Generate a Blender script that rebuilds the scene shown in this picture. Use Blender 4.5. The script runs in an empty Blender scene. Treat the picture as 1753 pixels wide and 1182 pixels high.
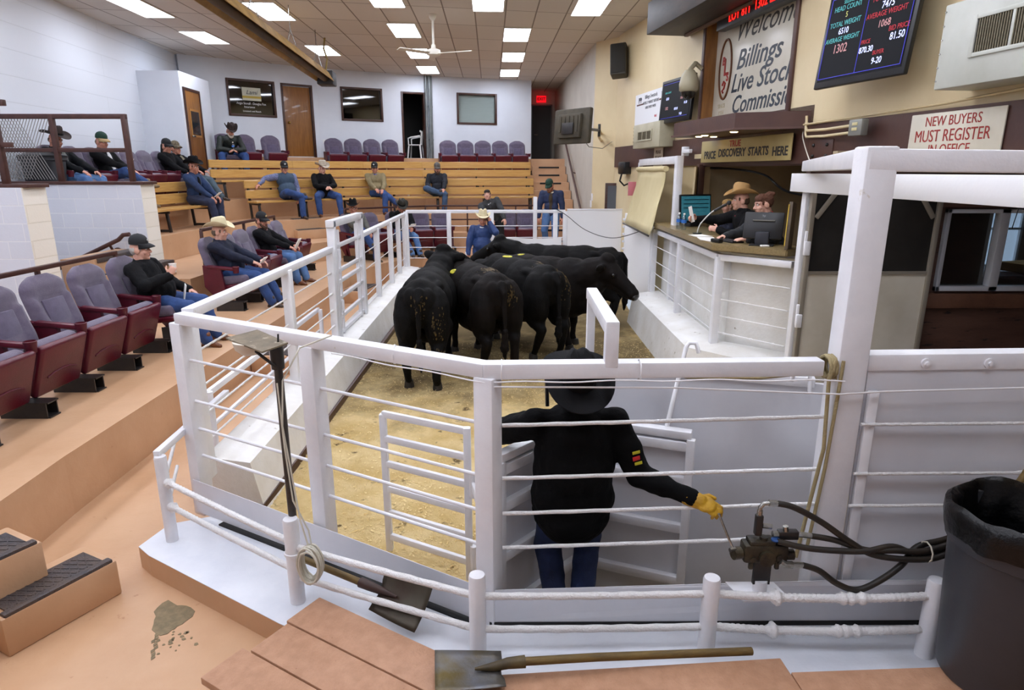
import bpy, bmesh, math, random
from mathutils import Vector, Matrix, Quaternion, noise
random.seed(7)
V = Vector
R = math.radians
SC = bpy.context.scene
COL = SC.collection

# ---------------------------------------------------------------- camera, world, exposure
cam_d = bpy.data.cameras.new('camera')
cam = bpy.data.objects.new('camera', cam_d); COL.objects.link(cam)
cam.location = (0, 0, 2.55); cam.rotation_euler = (R(90 - 15.0), 0, 0)
cam_d.sensor_fit = 'HORIZONTAL'; cam_d.sensor_width = 36.0
cam_d.lens = 1110 / 1753 * 36.0; cam_d.clip_start = 0.05; cam_d.clip_end = 200
SC.camera = cam
w = bpy.data.worlds.new('world'); SC.world = w; w.use_nodes = True
w.node_tree.nodes['Background'].inputs[0].default_value = (0.75, 0.85, 1, 1)
w.node_tree.nodes['Background'].inputs[1].default_value = 0.6
SC.view_settings.view_transform = 'Standard'; SC.view_settings.look = 'None'
SC.view_settings.gamma = 1.0; SC.view_settings.use_curve_mapping = False
SC.view_settings.exposure = 0.12
LAMP = 17.0            # brightness of every ceiling panel
SC.cycles.use_denoising = True
SC.cycles.max_bounces = 8; SC.cycles.diffuse_bounces = 5
SC.cycles.sample_clamp_indirect = 6.0

# ---------------------------------------------------------------- materials
def lin(c):
    if isinstance(c, str):
        c = c.lstrip('#'); c = [int(c[i:i + 2], 16) / 255 for i in (0, 2, 4)]
    return tuple(x / 12.92 if x <= .04045 else ((x + .055) / 1.055) ** 2.4 for x in c) + (1.0,)

MATS = {}
def mat(name, c, rough=.55, metal=0., c2=None, vs=6., bump=0., bs=40., stretch=None, thr=None,
        emit=0., ec=None, coat=0., spec=.5, sheen=0., c3=None, vs3=30., thr3=.62, trans=0., alpha=None):
    if name in MATS: return MATS[name]
    m = bpy.data.materials.new(name); m.use_nodes = True; nt = m.node_tree; N = nt.nodes; L = nt.links
    b = N['Principled BSDF']; b.inputs['Base Color'].default_value = lin(c)
    b.inputs['Roughness'].default_value = rough; b.inputs['Metallic'].default_value = metal
    b.inputs['Specular IOR Level'].default_value = spec
    b.inputs['Coat Weight'].default_value = coat; b.inputs['Sheen Weight'].default_value = sheen
    b.inputs['Transmission Weight'].default_value = trans
    if alpha is not None: b.inputs['Alpha'].default_value = alpha
    if emit:
        b.inputs['Emission Color'].default_value = lin(ec or c); b.inputs['Emission Strength'].default_value = emit
    tc = N.new('ShaderNodeTexCoord'); src = tc.outputs['Object']
    if stretch:
        mp = N.new('ShaderNodeMapping'); mp.inputs['Scale'].default_value = stretch
        L.new(src, mp.inputs[0]); src = mp.outputs[0]
    def nz(scale, detail=5., ro=.6):
        n = N.new('ShaderNodeTexNoise'); n.inputs['Scale'].default_value = scale
        n.inputs['Detail'].default_value = detail; n.inputs['Roughness'].default_value = ro
        L.new(src, n.inputs['Vector']); return n.outputs['Fac']
    def ramp(f, a, bb):
        r = N.new('ShaderNodeMapRange'); r.inputs[1].default_value = a; r.inputs[2].default_value = bb
        L.new(f, r.inputs[0]); return r.outputs[0]
    def mix(f, A, B):
        x = N.new('ShaderNodeMix'); x.data_type = 'RGBA'; L.new(f, x.inputs[0])
        if isinstance(A, tuple): x.inputs[6].default_value = A
        else: L.new(A, x.inputs[6])
        if isinstance(B, tuple): x.inputs[7].default_value = B
        else: L.new(B, x.inputs[7])
        return x.outputs[2]
    colr = None
    if c2 is not None:
        t = thr or (.35, .65)
        colr = mix(ramp(nz(vs), *t), lin(c), lin(c2))
    if c3 is not None:
        colr = mix(ramp(nz(vs3, 6), thr3, thr3 + .06), colr if colr is not None else lin(c), lin(c3))
    if colr is not None: L.new(colr, b.inputs['Base Color'])
    if bump:
        bp = N.new('ShaderNodeBump'); bp.inputs['Strength'].default_value = bump; bp.inputs['Distance'].default_value = .02
        L.new(nz(bs), bp.inputs['Height']); L.new(bp.outputs[0], b.inputs['Normal'])
    MATS[name] = m; return m

def mat_brick(name, c, cm, bw, bh, mort, axis=('X', 'Z'), rough=.6, offset=.5, skew=None, c2=None, bumpd=.6, phase=(0, 0)):
    if name in MATS: return MATS[name]
    m = bpy.data.materials.new(name); m.use_nodes = True; nt = m.node_tree; N = nt.nodes; L = nt.links
    b = N['Principled BSDF']; b.inputs['Roughness'].default_value = rough
    tc = N.new('ShaderNodeTexCoord'); sp = N.new('ShaderNodeSeparateXYZ'); L.new(tc.outputs['Object'], sp.inputs[0])
    cb = N.new('ShaderNodeCombineXYZ')
    def madd(a, k, other, ph):
        n = N.new('ShaderNodeMath'); n.operation = 'MULTIPLY_ADD'; L.new(other, n.inputs[0]); n.inputs[1].default_value = k
        L.new(a, n.inputs[2]); n2 = N.new('ShaderNodeMath'); n2.operation = 'ADD'; L.new(n.outputs[0], n2.inputs[0]); n2.inputs[1].default_value = ph
        return n2.outputs[0]
    k = skew or (0, 0)
    a0, a1 = sp.outputs[axis[0]], sp.outputs[axis[1]]
    L.new(madd(a0, k[0], a1, phase[0]), cb.inputs[0]); L.new(madd(a1, k[1], a0, phase[1]), cb.inputs[1])
    br = N.new('ShaderNodeTexBrick'); br.offset = offset; br.inputs['Scale'].default_value = 1
    br.inputs['Brick Width'].default_value = bw; br.inputs['Row Height'].default_value = bh
    br.inputs['Mortar Size'].default_value = mort; br.inputs['Mortar Smooth'].default_value = .2
    br.inputs['Color1'].default_value = lin(c); br.inputs['Color2'].default_value = lin(c2 or c); br.inputs['Mortar'].default_value = lin(cm)
    L.new(cb.outputs[0], br.inputs['Vector']); L.new(br.outputs['Color'], b.inputs['Base Color'])
    nz = N.new('ShaderNodeTexNoise'); nz.inputs['Scale'].default_value = 30; L.new(tc.outputs['Object'], nz.inputs['Vector'])
    ad = N.new('ShaderNodeMath'); ad.operation = 'MULTIPLY_ADD'; L.new(nz.outputs['Fac'], ad.inputs[0]); ad.inputs[1].default_value = .25
    iv = N.new('ShaderNodeMath'); iv.operation = 'SUBTRACT'; iv.inputs[0].default_value = 1; L.new(br.outputs['Fac'], iv.inputs[1])
    L.new(iv.outputs[0], ad.inputs[2])
    bp = N.new('ShaderNodeBump'); bp.inputs['Strength'].default_value = bumpd; bp.inputs['Distance'].default_value = .01
    L.new(ad.outputs[0], bp.inputs['Height']); L.new(bp.outputs[0], b.inputs['Normal'])
    MATS[name] = m; return m

def mat_glass(name, tint='#c8d4d8', f=.25):
    if name in MATS: return MATS[name]
    m = bpy.data.materials.new(name); m.use_nodes = True; nt = m.node_tree; N = nt.nodes; L = nt.links
    N.remove(N['Principled BSDF']); o = N['Material Output']
    t = N.new('ShaderNodeBsdfTransparent'); t.inputs[0].default_value = lin(tint)
    g = N.new('ShaderNodeBsdfGlossy'); g.inputs['Roughness'].default_value = .03
    x = N.new('ShaderNodeMixShader'); x.inputs[0].default_value = f
    L.new(t.outputs[0], x.inputs[1]); L.new(g.outputs[0], x.inputs[2]); L.new(x.outputs[0], o.inputs[0])
    MATS[name] = m; return m

WHITE = mat('white_paint', '#e9e9ec', .38, c2='#dfdfe3', vs=4, bump=.12, bs=25, c3='#b9ad90', vs3=7, thr3=.70)
WHITEC = mat('white_paint_clean', '#ececee', .35, bump=.06, bs=30)
SHEETM = mat('white_sheet_steel', '#dcdde2', .45, c2='#cfd0d6', vs=1.5, bump=.08, bs=6)
ROPEW = mat('painted_rope', '#ecebea', .5, bump=.6, bs=90)
KERB = mat('white_painted_concrete', '#e6e5e2', .5, c2='#d9d6cf', vs=3, bump=.2, bs=30, c3='#8a8066', vs3=9, thr3=.66)
SALMON = mat('salmon_floor_paint', '#c9a27e', .42, c2='#be9570', vs=1.3, bump=.12, bs=14, c3='#b08460', vs3=11, thr3=.69)
SALMONW = mat('salmon_painted_boards', '#b98d6e', .5, c2='#ab7f60', vs=3, bump=.25, bs=18, stretch=(6, 6, 6), c3='#8c5c40', vs3=9, thr3=.68)
WALLW = mat('white_plaster_wall', '#dde2ea', .6, c2='#d4d9e2', vs=.8, bump=.05, bs=60)
CREAM = mat('cream_wall_paint', '#dccba4', .5, c2='#d3bf95', vs=.9, bump=.06, bs=40, c3='#b59d72', vs3=4, thr3=.72)
PANELG = mat('grey_wall_panel', '#c9c4b8', .55, c2='#bdb7ab', vs=1.2)
MAROONB = mat('maroon_brown_paint', '#4a302c', .4, c2='#55392f', vs=3, bump=.08, bs=20)
DARKWOOD = mat('dark_stained_wood', '#3a211a', .4, c2='#4a2c20', vs=3, stretch=(1, 1, 8))
RUST = mat('brown_painted_steel', '#3d1f1a', .42, c2='#4b2a20', vs=9, bump=.1, bs=50)
BLACKSTEEL = mat('black_steel', '#1c1a1a', .4, c2='#2a2624', vs=8, bump=.08, bs=60)
TREAD = mat('steel_tread_plate', '#4a4648', .45, metal=.4, c2='#5a4c44', vs=10, bump=.5, bs=60)
PINE = mat('varnished_pine', '#cda460', .34, c2='#b98c4a', vs=2.2, stretch=(1.2, 1.2, 22), bump=.05, bs=30, coat=.3, c3='#7a4a20', vs3=1.1, thr3=.70)
OAKDOOR = mat('brown_door_veneer', '#946330', .35, c2='#7f5124', vs=3, stretch=(6, 6, .8), coat=.2)
FABRIC = mat('grey_purple_seat_fabric', '#645a6c', .85, c2='#574d61', vs=14, bump=.35, bs=160, sheen=.3)
FABRICD = mat('grey_purple_panel_fabric', '#5a5068', .85, c2='#4f465b', vs=14, bump=.35, bs=160, sheen=.3)
PAN = mat('maroon_seat_plastic', '#580f22', .34, c2='#4a0b1b', vs=5, bump=.1, bs=60, c3='#8d6a60', vs3=16, thr3=.74)
PLASTICB = mat('black_plastic', '#141416', .35, bump=.05, bs=80)
SKIN = mat('skin_tan', '#c48d76', .5, c2='#b5765f', vs=14, bump=.06, bs=120)
SKINL = mat('skin_fair', '#d8a892', .5, c2='#cb937e', vs=14, bump=.06, bs=120)
DENIM = mat('blue_denim', '#2c4c84', .8, c2='#213a68', vs=7, bump=.4, bs=120)
DENIML = mat('light_blue_denim', '#5f82ad', .8, c2='#45679a', vs=6, bump=.4, bs=120)
DENIMD = mat('dark_blue_denim', '#1f2740', .8, c2='#262f4c', vs=7, bump=.4, bs=120)
BLACKF = mat('black_fleece', '#08080a', .9, c2='#0c0c0f', vs=9, bump=.3, bs=60, spec=.25)
NAVY = mat('navy_wool', '#0f1730', .85, c2='#0c1226', vs=9, bump=.3, bs=90)
LEATHER = mat('brown_leather', '#6e3f1e', .45, c2='#58300f', vs=9, bump=.15, bs=50)
BOOTD = mat('dark_leather', '#33241c', .5, c2='#40301f', vs=9)
PAPER = mat('white_paper', '#eceae4', .7)
CHROME = mat('bright_steel', '#b8b8b4', .25, metal=.9, c2='#8f8b80', vs=20)
BLKFELT = mat('black_felt', '#0f0f11', .85, bump=.1, bs=120, spec=.2)
EYEW = mat('eye_white', '#e6e2dc', .2); EYED = mat('eye_iris', '#2a1a12', .15)
LIP = mat('lip_skin', '#9a5a50', .5)

# ---------------------------------------------------------------- mesh building
class MB:
    def __init__(s): s.bm = bmesh.new()
    def box(s, c, d, rot=None, bev=0., seg=2):
        r = bmesh.ops.create_cube(s.bm, size=1.0)
        M = Matrix.Translation(V(c)) @ (rot.to_4x4() if rot is not None else Matrix.Identity(4)) @ Matrix.Diagonal((d[0], d[1], d[2], 1))
        bmesh.ops.transform(s.bm, matrix=M, verts=r['verts'])
        if bev > 0:
            es = list({e for v in r['verts'] for e in v.link_edges})
            bmesh.ops.bevel(s.bm, geom=es, offset=min(bev, .45 * min(d)), segments=seg, profile=.5, affect='EDGES')
        return s
    def bar(s, p, q, wd, h, bev=.006, up=(0, 0, 1)):
        p, q = V(p), V(q); y = (q - p); l = y.length; y.normalize()
        x = y.cross(V(up)); x = x.normalized() if x.length > 1e-4 else V((1, 0, 0)); z = x.cross(y)
        rot = Matrix((x, y, z)).transposed()
        return s.box((p + q) / 2, (wd, l, h), rot, bev)
    def cyl(s, p, q, r1, r2=None, seg=16, bev=0):
        return s.tube([p, q], r1, seg, r_end=r2)
    def tube(s, pts, r, seg=10, r_end=None, closed=False, radii=None):
        pts = [V(p) for p in pts]; n = len(pts); rings = []
        t0 = (pts[1] - pts[0]).normalized()
        a = t0.orthogonal().normalized()
        prev = t0
        for i, p in enumerate(pts):
            if closed: t = (pts[(i + 1) % n] - pts[i - 1]).normalized()
            elif i == 0: t = t0
            elif i == n - 1: t = (pts[-1] - pts[-2]).normalized()
            else: t = ((pts[i + 1] - p).normalized() + (p - pts[i - 1]).normalized()); t = t.normalized() if t.length > 1e-6 else prev
            qd = prev.rotation_difference(t); a = qd @ a; a = (a - t * a.dot(t)).normalized(); b = t.cross(a); prev = t
            rr = radii[i] if radii else (r if r_end is None else r + (r_end - r) * i / (n - 1))
            rings.append([s.bm.verts.new(p + (a * math.cos(2 * math.pi * k / seg) + b * math.sin(2 * math.pi * k / seg)) * rr) for k in range(seg)])
        m = n if closed else n - 1
        for i in range(m):
            A, B = rings[i], rings[(i + 1) % n]
            for k in range(seg):
                try: s.bm.faces.new((A[k], A[(k + 1) % seg], B[(k + 1) % seg], B[k]))
                except ValueError: pass
        if not closed:
            s.bm.faces.new(rings[0][::-1]); s.bm.faces.new(rings[-1])
        return s
    def lathe(s, prof, c=(0, 0, 0), seg=24, rot=None, sx=1., sy=1.):
        c = V(c); rot = rot or Matrix.Identity(3); rings = []
        for (r, z) in prof:
            if r < 1e-5: rings.append([s.bm.verts.new(c + rot @ V((0, 0, z)))])
            else: rings.append([s.bm.verts.new(c + rot @ V((sx * r * math.cos(2 * math.pi * k / seg), sy * r * math.sin(2 * math.pi * k / seg), z))) for k in range(seg)])
        for A, B in zip(rings, rings[1:]):
            for k in range(seg):
                k2 = (k + 1) % seg
                if len(A) == 1 and len(B) == 1: continue
                if len(A) == 1: s.bm.faces.new((A[0], B[k2], B[k]))
                elif len(B) == 1: s.bm.faces.new((A[k], A[k2], B[0]))
                else: s.bm.faces.new((A[k], A[k2], B[k2], B[k]))
        return s
    def prism(s, poly, z0, z1):
        lo = [s.bm.verts.new((x, y, z0)) for x, y in poly]; hi = [s.bm.verts.new((x, y, z1)) for x, y in poly]
        n = len(poly)
        for i in range(n): s.bm.faces.new((lo[i], lo[(i + 1) % n], hi[(i + 1) % n], hi[i]))
        s.bm.faces.new(hi); s.bm.faces.new(lo[::-1]); return s
    def slab(s, quad, th, nrm):
        """closed sheet: polygon of 3-D points pushed th along nrm"""
        nrm = V(nrm).normalized() * th
        A = [s.bm.verts.new(V(p)) for p in quad]; B = [s.bm.verts.new(V(p) + nrm) for p in quad]; n = len(quad)
        for i in range(n): s.bm.faces.new((A[i], A[(i + 1) % n], B[(i + 1) % n], B[i]))
        s.bm.faces.new(B); s.bm.faces.new(A[::-1]); return s
    def ball(s, c, r, rot=None, u=14, v=9):
        rr = (r, r, r) if not hasattr(r, '__len__') else r
        M = Matrix.Translation(V(c)) @ (rot.to_4x4() if rot is not None else Matrix.Identity(4)) @ Matrix.Diagonal((*rr, 1))
        bmesh.ops.create_uvsphere(s.bm, u_segments=u, v_segments=v, radius=1.0, matrix=M); return s
    def cap(s, p, q, r1, r2=None, u=12):
        r2 = r1 if r2 is None else r2
        s.ball(p, r1, u=u, v=8); s.ball(q, r2, u=u, v=8)
        if (V(q) - V(p)).length > 1e-4: s.tube([p, q], r1, u, r_end=r2)
        return s
    def mesh(s, name):
        bmesh.ops.recalc_face_normals(s.bm, faces=s.bm.faces)
        me = bpy.data.meshes.new(name); s.bm.to_mesh(me); s.bm.free(); return me
    def build(s, name, m, parent=None, smooth=35, world=False):
        return link(name, s.mesh(name), m, parent, smooth, world)

def wmat(o):
    M = Matrix.Identity(4)
    while o is not None:
        M = (Matrix.LocRotScale(o.location, o.rotation_euler, o.scale)) @ M; o = o.parent
    return M

def link(name, me, m, parent=None, smooth=35, world=False):
    if world and parent is not None: me.transform(wmat(parent).inverted())
    if smooth and len(me.polygons):
        me.shade_smooth()
        if smooth < 180: me.set_sharp_from_angle(angle=R(smooth))
    for x in (m if isinstance(m, (list, tuple)) else [m]): me.materials.append(x)
    o = bpy.data.objects.new(name, me); COL.objects.link(o); o.parent = parent; return o

def thing(name, label, cat, loc=(0, 0, 0), rz=0., group=None):
    o = bpy.data.objects.new(name, None); COL.objects.link(o); o.location = loc; o.rotation_euler = (0, 0, rz)
    o['label'] = label; o['category'] = cat
    if group: o['group'] = group
    o.empty_display_size = .1
    return o
def tag(o, label, cat, group=None):
    o['label'] = label; o['category'] = cat
    if group: o['group'] = group
    return o
def struct(name, mb, m, smooth=35, parent=None):
    o = link(name, mb.mesh(name), m, parent, smooth, True)
    if parent is None: o['kind'] = 'structure'
    return o
def dup(root, loc, rz, label, group=None, scale=None):
    r = root.copy(); COL.objects.link(r); r.location = loc; r.rotation_euler = (0, 0, rz); r['label'] = label
    if group: r['group'] = group
    if scale: r.scale = scale
    for ch in list(root.children):
        c = ch.copy(); COL.objects.link(c); c.parent = r
        for g in list(ch.children):
            d = g.copy(); COL.objects.link(d); d.parent = c
    return r

def voxel(mb, vox, smooth=3, name='tmp', fold=0., fs=9., seed=0.):
    """fuse the overlapping volumes of mb into one continuous skin"""
    me = mb.mesh(name); o = bpy.data.objects.new(name + '_w', me); COL.objects.link(o)
    md = o.modifiers.new('r', 'REMESH'); md.mode = 'VOXEL'; md.voxel_size = vox; md.adaptivity = 0
    if smooth:
        ms = o.modifiers.new('s', 'SMOOTH'); ms.factor = .5; ms.iterations = smooth
    dg = bpy.context.evaluated_depsgraph_get(); dg.update()
    out = bpy.data.meshes.new_from_object(o.evaluated_get(dg))
    bpy.data.objects.remove(o); bpy.data.meshes.remove(me)
    if fold:
        ns = [v.normal.copy() for v in out.vertices]
        for v, n in zip(out.vertices, ns):
            p = v.co * fs; p = V((p.x, p.y, p.z * .8 + seed))
            v.co += n * fold * (noise.noise(p) + .5 * noise.noise(p * 2.3))
    return out

def text(s, size, m, parent, P, e, up=(0, 0, 1), name='lettering', shear=0., align='CENTER', ext=.0015, sx=1., world=True, bold=0.):
    cu = bpy.data.curves.new('t', 'FONT'); cu.body = s; cu.size = size; cu.align_x = align; cu.align_y = 'CENTER'
    cu.shear = shear; cu.extrude = ext; cu.resolution_u = 3; cu.offset = bold
    o = bpy.data.objects.new('t', cu); COL.objects.link(o)
    dg = bpy.context.evaluated_depsgraph_get(); dg.update()
    me = bpy.data.meshes.new_from_object(o.evaluated_get(dg)); bpy.data.objects.remove(o)
    e = V(e).normalized(); up = V(up); up = (up - e * up.dot(e)).normalized(); n = e.cross(up)
    M = Matrix.Translation(V(P)) @ Matrix((e, up, n)).transposed().to_4x4() @ Matrix.Diagonal((sx, 1, 1, 1))
    me.transform(M); me.name = name
    return link(name, me, m, parent, 0, world)
ORD = ['first', 'second', 'third', 'fourth', 'fifth', 'sixth', 'seventh', 'eighth', 'ninth', 'tenth', 'eleventh', 'twelfth']
def smooth_path(pts, n=8):
    P = [V(p) for p in pts]; out = []
    for i in range(len(P) - 1):
        p0, p1, p2, p3 = P[max(i - 1, 0)], P[i], P[i + 1], P[min(i + 2, len(P) - 1)]
        for k in range(n):
            t = k / n; out.append(.5 * ((2 * p1) + (p2 - p0) * t + (2 * p0 - 5 * p1 + 4 * p2 - p3) * t * t + (3 * p1 - p0 - 3 * p2 + p3) * t ** 3))
    out.append(P[-1]); return out
# ---------------------------------------------------------------- room shell
SAW_DARK = mat('trodden_alley_floor', '#5c4a32', .95, c2='#43351f', vs=6, bump=.4)
CZ = 5.45
YB = -4.0
def wl_x(y): return -8.04 - .109 * (y - 12.5)         # inside face of the left wall
def wr_x(y): return 4.72 - .15 * y                    # inside face of the booth-side wall
FW = [V((-8.55, 17.9)), V((-5.72, 20.3)), V((-2.56, 21.9)), V((.64, 22.95))]
BLOCKL = mat_brick('painted_block_wall', '#dde2ea', '#d0d5dc', 7.0, .40, .007, ('Y', 'Z'), c2='#dbe0e8', bumpd=.35)
BLOCKV = mat_brick('painted_block_halfwall', '#d9dce4', '#e4e5e8', .44, .215, .006, ('X', 'Z'), c2='#d3d6de')
BLOCKE = mat_brick('cream_block_end', '#efe9dc', '#e2dac8', .8, .215, .008, ('Y', 'Z'), c2='#ece4d4')
CEILM = mat_brick('ceiling_tile', '#d0c9c0', '#857a70', .58, 1.425, .014, ('X', 'Y'), rough=.85, offset=0, skew=(.032, -.2), c2='#c8bfb5', phase=(-.31 + 58, -14.73 + 57))

def vert_wall(mb, p, q, z0, z1, th=.15, holes=()):
    """wall slab from p to q (inside faces the room on the right-hand normal e x z), holes = (s0, s1, z0, z1)"""
    p, q = V(p), V(q); e = (q - p); l = e.length; e.normalize(); n = V((-e.y, e.x))   # outward
    xs = sorted({0, l, *[h[0] for h in holes], *[h[1] for h in holes]}); zs = sorted({z0, z1, *[h[2] for h in holes], *[h[3] for h in holes]})
    for a, b in zip(xs, xs[1:]):
        for c, d in zip(zs, zs[1:]):
            if any(h[0] <= a and b <= h[1] and h[2] <= c and d <= h[3] for h in holes): continue
            A, B = p + e * a, p + e * b
            mb.prism([A, B, B + n * th, A + n * th], c, d)
    return mb
def on_fw(i, s, z, off=0.):
    p, q = FW[i], FW[i + 1]; e = (q - p).normalized(); n = V((e.y, -e.x))
    P = p + e * s + n * off; return V((P.x, P.y, z))
def fw_e(i):
    e = (FW[i + 1] - FW[i]).normalized(); return V((e.x, e.y, 0))

struct('wall_left', vert_wall(MB(), (wl_x(YB), YB), (wl_x(18.4), 18.4), -.1, CZ), BLOCKL, 0)
HOLES = [[(1.16, 2.42, 4.05, 4.95), (2.63, 3.55, 2.96, 4.96)], [(.70, 1.92, 4.06, 4.96), (2.55, 3.33, 2.96, 4.94)], [(.85, 2.14, 4.06, 4.96)]]
for i in range(3): struct('wall_far', vert_wall(MB(), FW[i], FW[i + 1], 0, CZ, .15, HOLES[i]), WALLW, 0)
mb = MB(); vert_wall(mb, (.64, 22.95), (.66, 26.1), 2.9, CZ); struct('wall_corridor', mb, PANELG, 0)
mb = MB(); vert_wall(mb, (.5, 26.1), (1.8, 26.1), 0, CZ, .15, [(.22, 1.02, 2.96, 4.98)]); struct('wall_corridor_end', mb, PANELG, 0)
mb = MB(); vert_wall(mb, (1.62, 26.1), (1.96, 16.4), 0, CZ); struct('wall_stair', mb, PANELG, 0)
mb = MB(); mb.prism([(1.96, 16.4), (2.56, 15.5), (2.9, 15.5), (2.9, 16.7), (1.98, 16.7)], 0, CZ); struct('wall_pier', mb, CREAM, 0)
YA, YC = 8.25, 10.75      # booth opening along the wall line
mb = MB()
vert_wall(mb, (wr_x(15.6), 15.6), (wr_x(11.02), 11.02), 2.64, CZ); vert_wall(mb, (wr_x(8.52), 8.52), (wr_x(YB), YB), 2.64, CZ)
struct('wall_right', mb, CREAM, 0)
mb = MB(); vert_wall(mb, (wr_x(15.6), 15.6), (wr_x(10.9), 10.9), 0, 2.64); struct('wall_right_lower', mb, CREAM, 0)
mb = MB(); vert_wall(mb, (3.0, 6.74), (6.5, 6.74), 0, 2.64, .1, [(1.42, 3.0, 1.34, 2.18)]); vert_wall(mb, (6.5, 6.74), (6.5, YB), -.1, 2.64, .1)
BROWNW = mat('worn_brown_boards', '#4a3026', .6, c2='#5c4034', vs=2, stretch=(1, 1, 5), bump=.15, bs=30, c3='#251814', vs3=5, thr3=.6)
struct('wall_alley', mb, BROWNW, 0)
struct('ceiling_alley', MB().prism([(wr_x(6.9), 6.9), (6.6, 6.9), (6.6, YB), (wr_x(YB), YB)], 2.64, 2.7), BROWNW, 0)
struct('floor_alley', MB().prism([(2.6, 3.1), (6.5, 3.1), (6.5, 6.75), (2.9, 6.75)], -.1, .0), SAW_DARK, 0)
mb = MB(); vert_wall(mb, (wr_x(YB) + .2, YB), (wl_x(YB) - .2, YB), -.1, CZ); struct('wall_back', mb, WALLW, 0)
cpoly = [(wl_x(YB) - .3, YB - .2), (wr_x(YB) + .3, YB - .2), (wr_x(15.6) + .3, 15.6), (2.9, 16.6), (2.1, 16.6), (1.9, 26.3), (.4, 26.3), (.5, 23.3), (-2.6, 22.2), (-5.8, 20.6), (-8.9, 18.1), (wl_x(18) - .3, 18)]
struct('ceiling', MB().prism(cpoly, CZ, CZ + .1), CEILM, 0)
# maroon band along the right wall, over the booth opening
mb = MB(); o = .04
mb.prism([(wr_x(15.5), 15.5), (wr_x(YB), YB), (wr_x(YB) - o, YB), (wr_x(15.5) - o, 15.5)], 2.64, 3.08)
mb.prism([(wr_x(11.1), 11.1), (wr_x(8.0), 8.0), (wr_x(8.0) + .15, 8.0), (wr_x(11.1) + .15, 11.1)], 2.62, 3.3)
struct('trim_1', mb, MAROONB, 0)
def WR(y, z, off=0.):   # point on the right wall, off metres into the room
    n = V((-1, -.15, 0)).normalized(); return V((wr_x(y), y, z)) + n * off
WE = V((.15, -1, 0)).normalized(); WN = V((-1, -.15, 0)).normalized()
WROT = Matrix((WE, V((0, 0, 1)).cross(WE), V((0, 0, 1)))).transposed()
def wbox(mb, y0, y1, z0, z1, o0, o1, bev=.004):
    """box on the right wall, y0 > y1"""
    a, b = WR(y0, 0), WR(y1, 0); c = (a + b) / 2 + WN * (o0 + o1) / 2; c.z = (z0 + z1) / 2
    return mb.box(c, ((b - a).length, abs(o1 - o0), z1 - z0), WROT, bev)
# booth room behind the opening
mb = MB()
mb.prism([(4.9, 11.6), (4.98, 11.6), (4.98, 6.9), (4.9, 6.9)], .6, 2.75); mb.prism([(3.1, 10.95), (5.0, 10.95), (5.0, 11.1), (3.1, 11.1)], .6, 2.75)
mb.prism([(3.3, 6.95), (5.0, 6.95), (5.0, 6.85), (3.3, 6.85)], .6, 2.75); struct('wall_booth', mb, mat('booth_wall', '#b5a585', .6, c2='#a39373', vs=1.5), 0)
struct('ceiling_booth', MB().prism([(3.0, 11.1), (5.0, 11.1), (5.0, 6.7), (3.7, 6.7)], 2.75, 2.82), CREAM, 0)
struct('floor_booth', MB().prism([(2.76, 10.6), (4.95, 10.95), (4.95, 6.95), (3.5, 6.95), (3.3, 7.3), (2.76, 7.9)], .55, .9), SALMON, 0)
# office behind the window
mb = MB(); OFF = mat('office_wall', '#7a6a58', .7, c2='#665646', vs=2)
mb.prism([(4.2, 9.0), (8, 9.0), (8, 9.1), (4.2, 9.1)], .6, 2.9); mb.prism([(7.6, 6.8), (7.7, 6.8), (7.7, 9.1), (7.6, 9.1)], .6, 2.9)
mb.prism([(5.0, 6.85), (7.7, 6.85), (7.7, 9.1), (5.0, 9.1)], 2.8, 2.9); mb.prism([(4.3, 6.84), (7.7, 6.84), (7.7, 9.1), (4.3, 9.1)], .6, .7)
struct('wall_office', mb, OFF, 0)

# ---------------------------------------------------------------- floors and tiers
BACK = [(1.9, 26), (.5, 26), (.6, 23.1), (-2.6, 22.05), (-5.75, 20.45), (-8.6, 18.05), (wl_x(18) - .05, 18)]
Y0 = 10.42
STR = 1.78
def tier(front, zt, zb=-.1, name='floor', m=SALMON):
    poly = front + ([(STR, 26)] if front[-1][0] > 1 else [(.64, 26)]) + [(.5, 26), (.6, 23.1), (-2.6, 22.05), (-5.75, 20.45), (-8.6, 18.05), (wl_x(18) - .05, 18), (wl_x(front[0][1]) - .05, front[0][1])]
    return struct(name, MB().prism(poly, zb, zt), m, 0)
T1, TB, T2, T3, T4, T5 = .52, .95, 1.42, 1.9, 2.43, 2.95
struct('floor', MB().prism([(-8, YB), (5.5, YB), (5.5, 3.09), (1.62, 3.09), (-.12, 3.02), (-2.2, 4.2), (-2.42, 15.0), (2.7, 15.1), (2.3, 16.6), (-8.6, 16.6)], -.3, .05), SALMON, 0)
t1 = [(-2.15, 0), (-2.95, 2.5), (-3.25, 3.6), (-3.3, 4.4), (-3.36, 13.3), (-2.9, 14.9), (-2.2, 15.9), (-1.6, 16.25), (1.85, 16.3)]
poly = t1 + [(STR + .1, 19), (-2, 19), (-8, 16.6), (-5.02, 13), (-5.02, 0)]
struct('floor', MB().prism(poly, .04, T1), SALMON, 0)
tier([(-8, Y0), (-4.95, Y0), (-4.95, 13.2), (-4.6, 14.9), (-4.0, 15.9), (-3.1, 16.9), (-2.3, 17.5), (-1.8, 17.65), (.64, 17.8)], TB)
tier([(-8, Y0 + .02), (-6.3, Y0 + .02), (-6.3, 14.3), (-5.6, 15.4), (-4.6, 16.6), (-3.4, 17.7), (-2.3, 18.15), (.64, 18.5)], T2)
tier([(-8, Y0 + .03), (-6.97, Y0 + .03), (-6.97, 15.2), (-6.5, 16.3), (-5.3, 17.8), (-3.9, 18.8), (-2.5, 19.3), (.64, 19.7)], T3)
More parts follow.
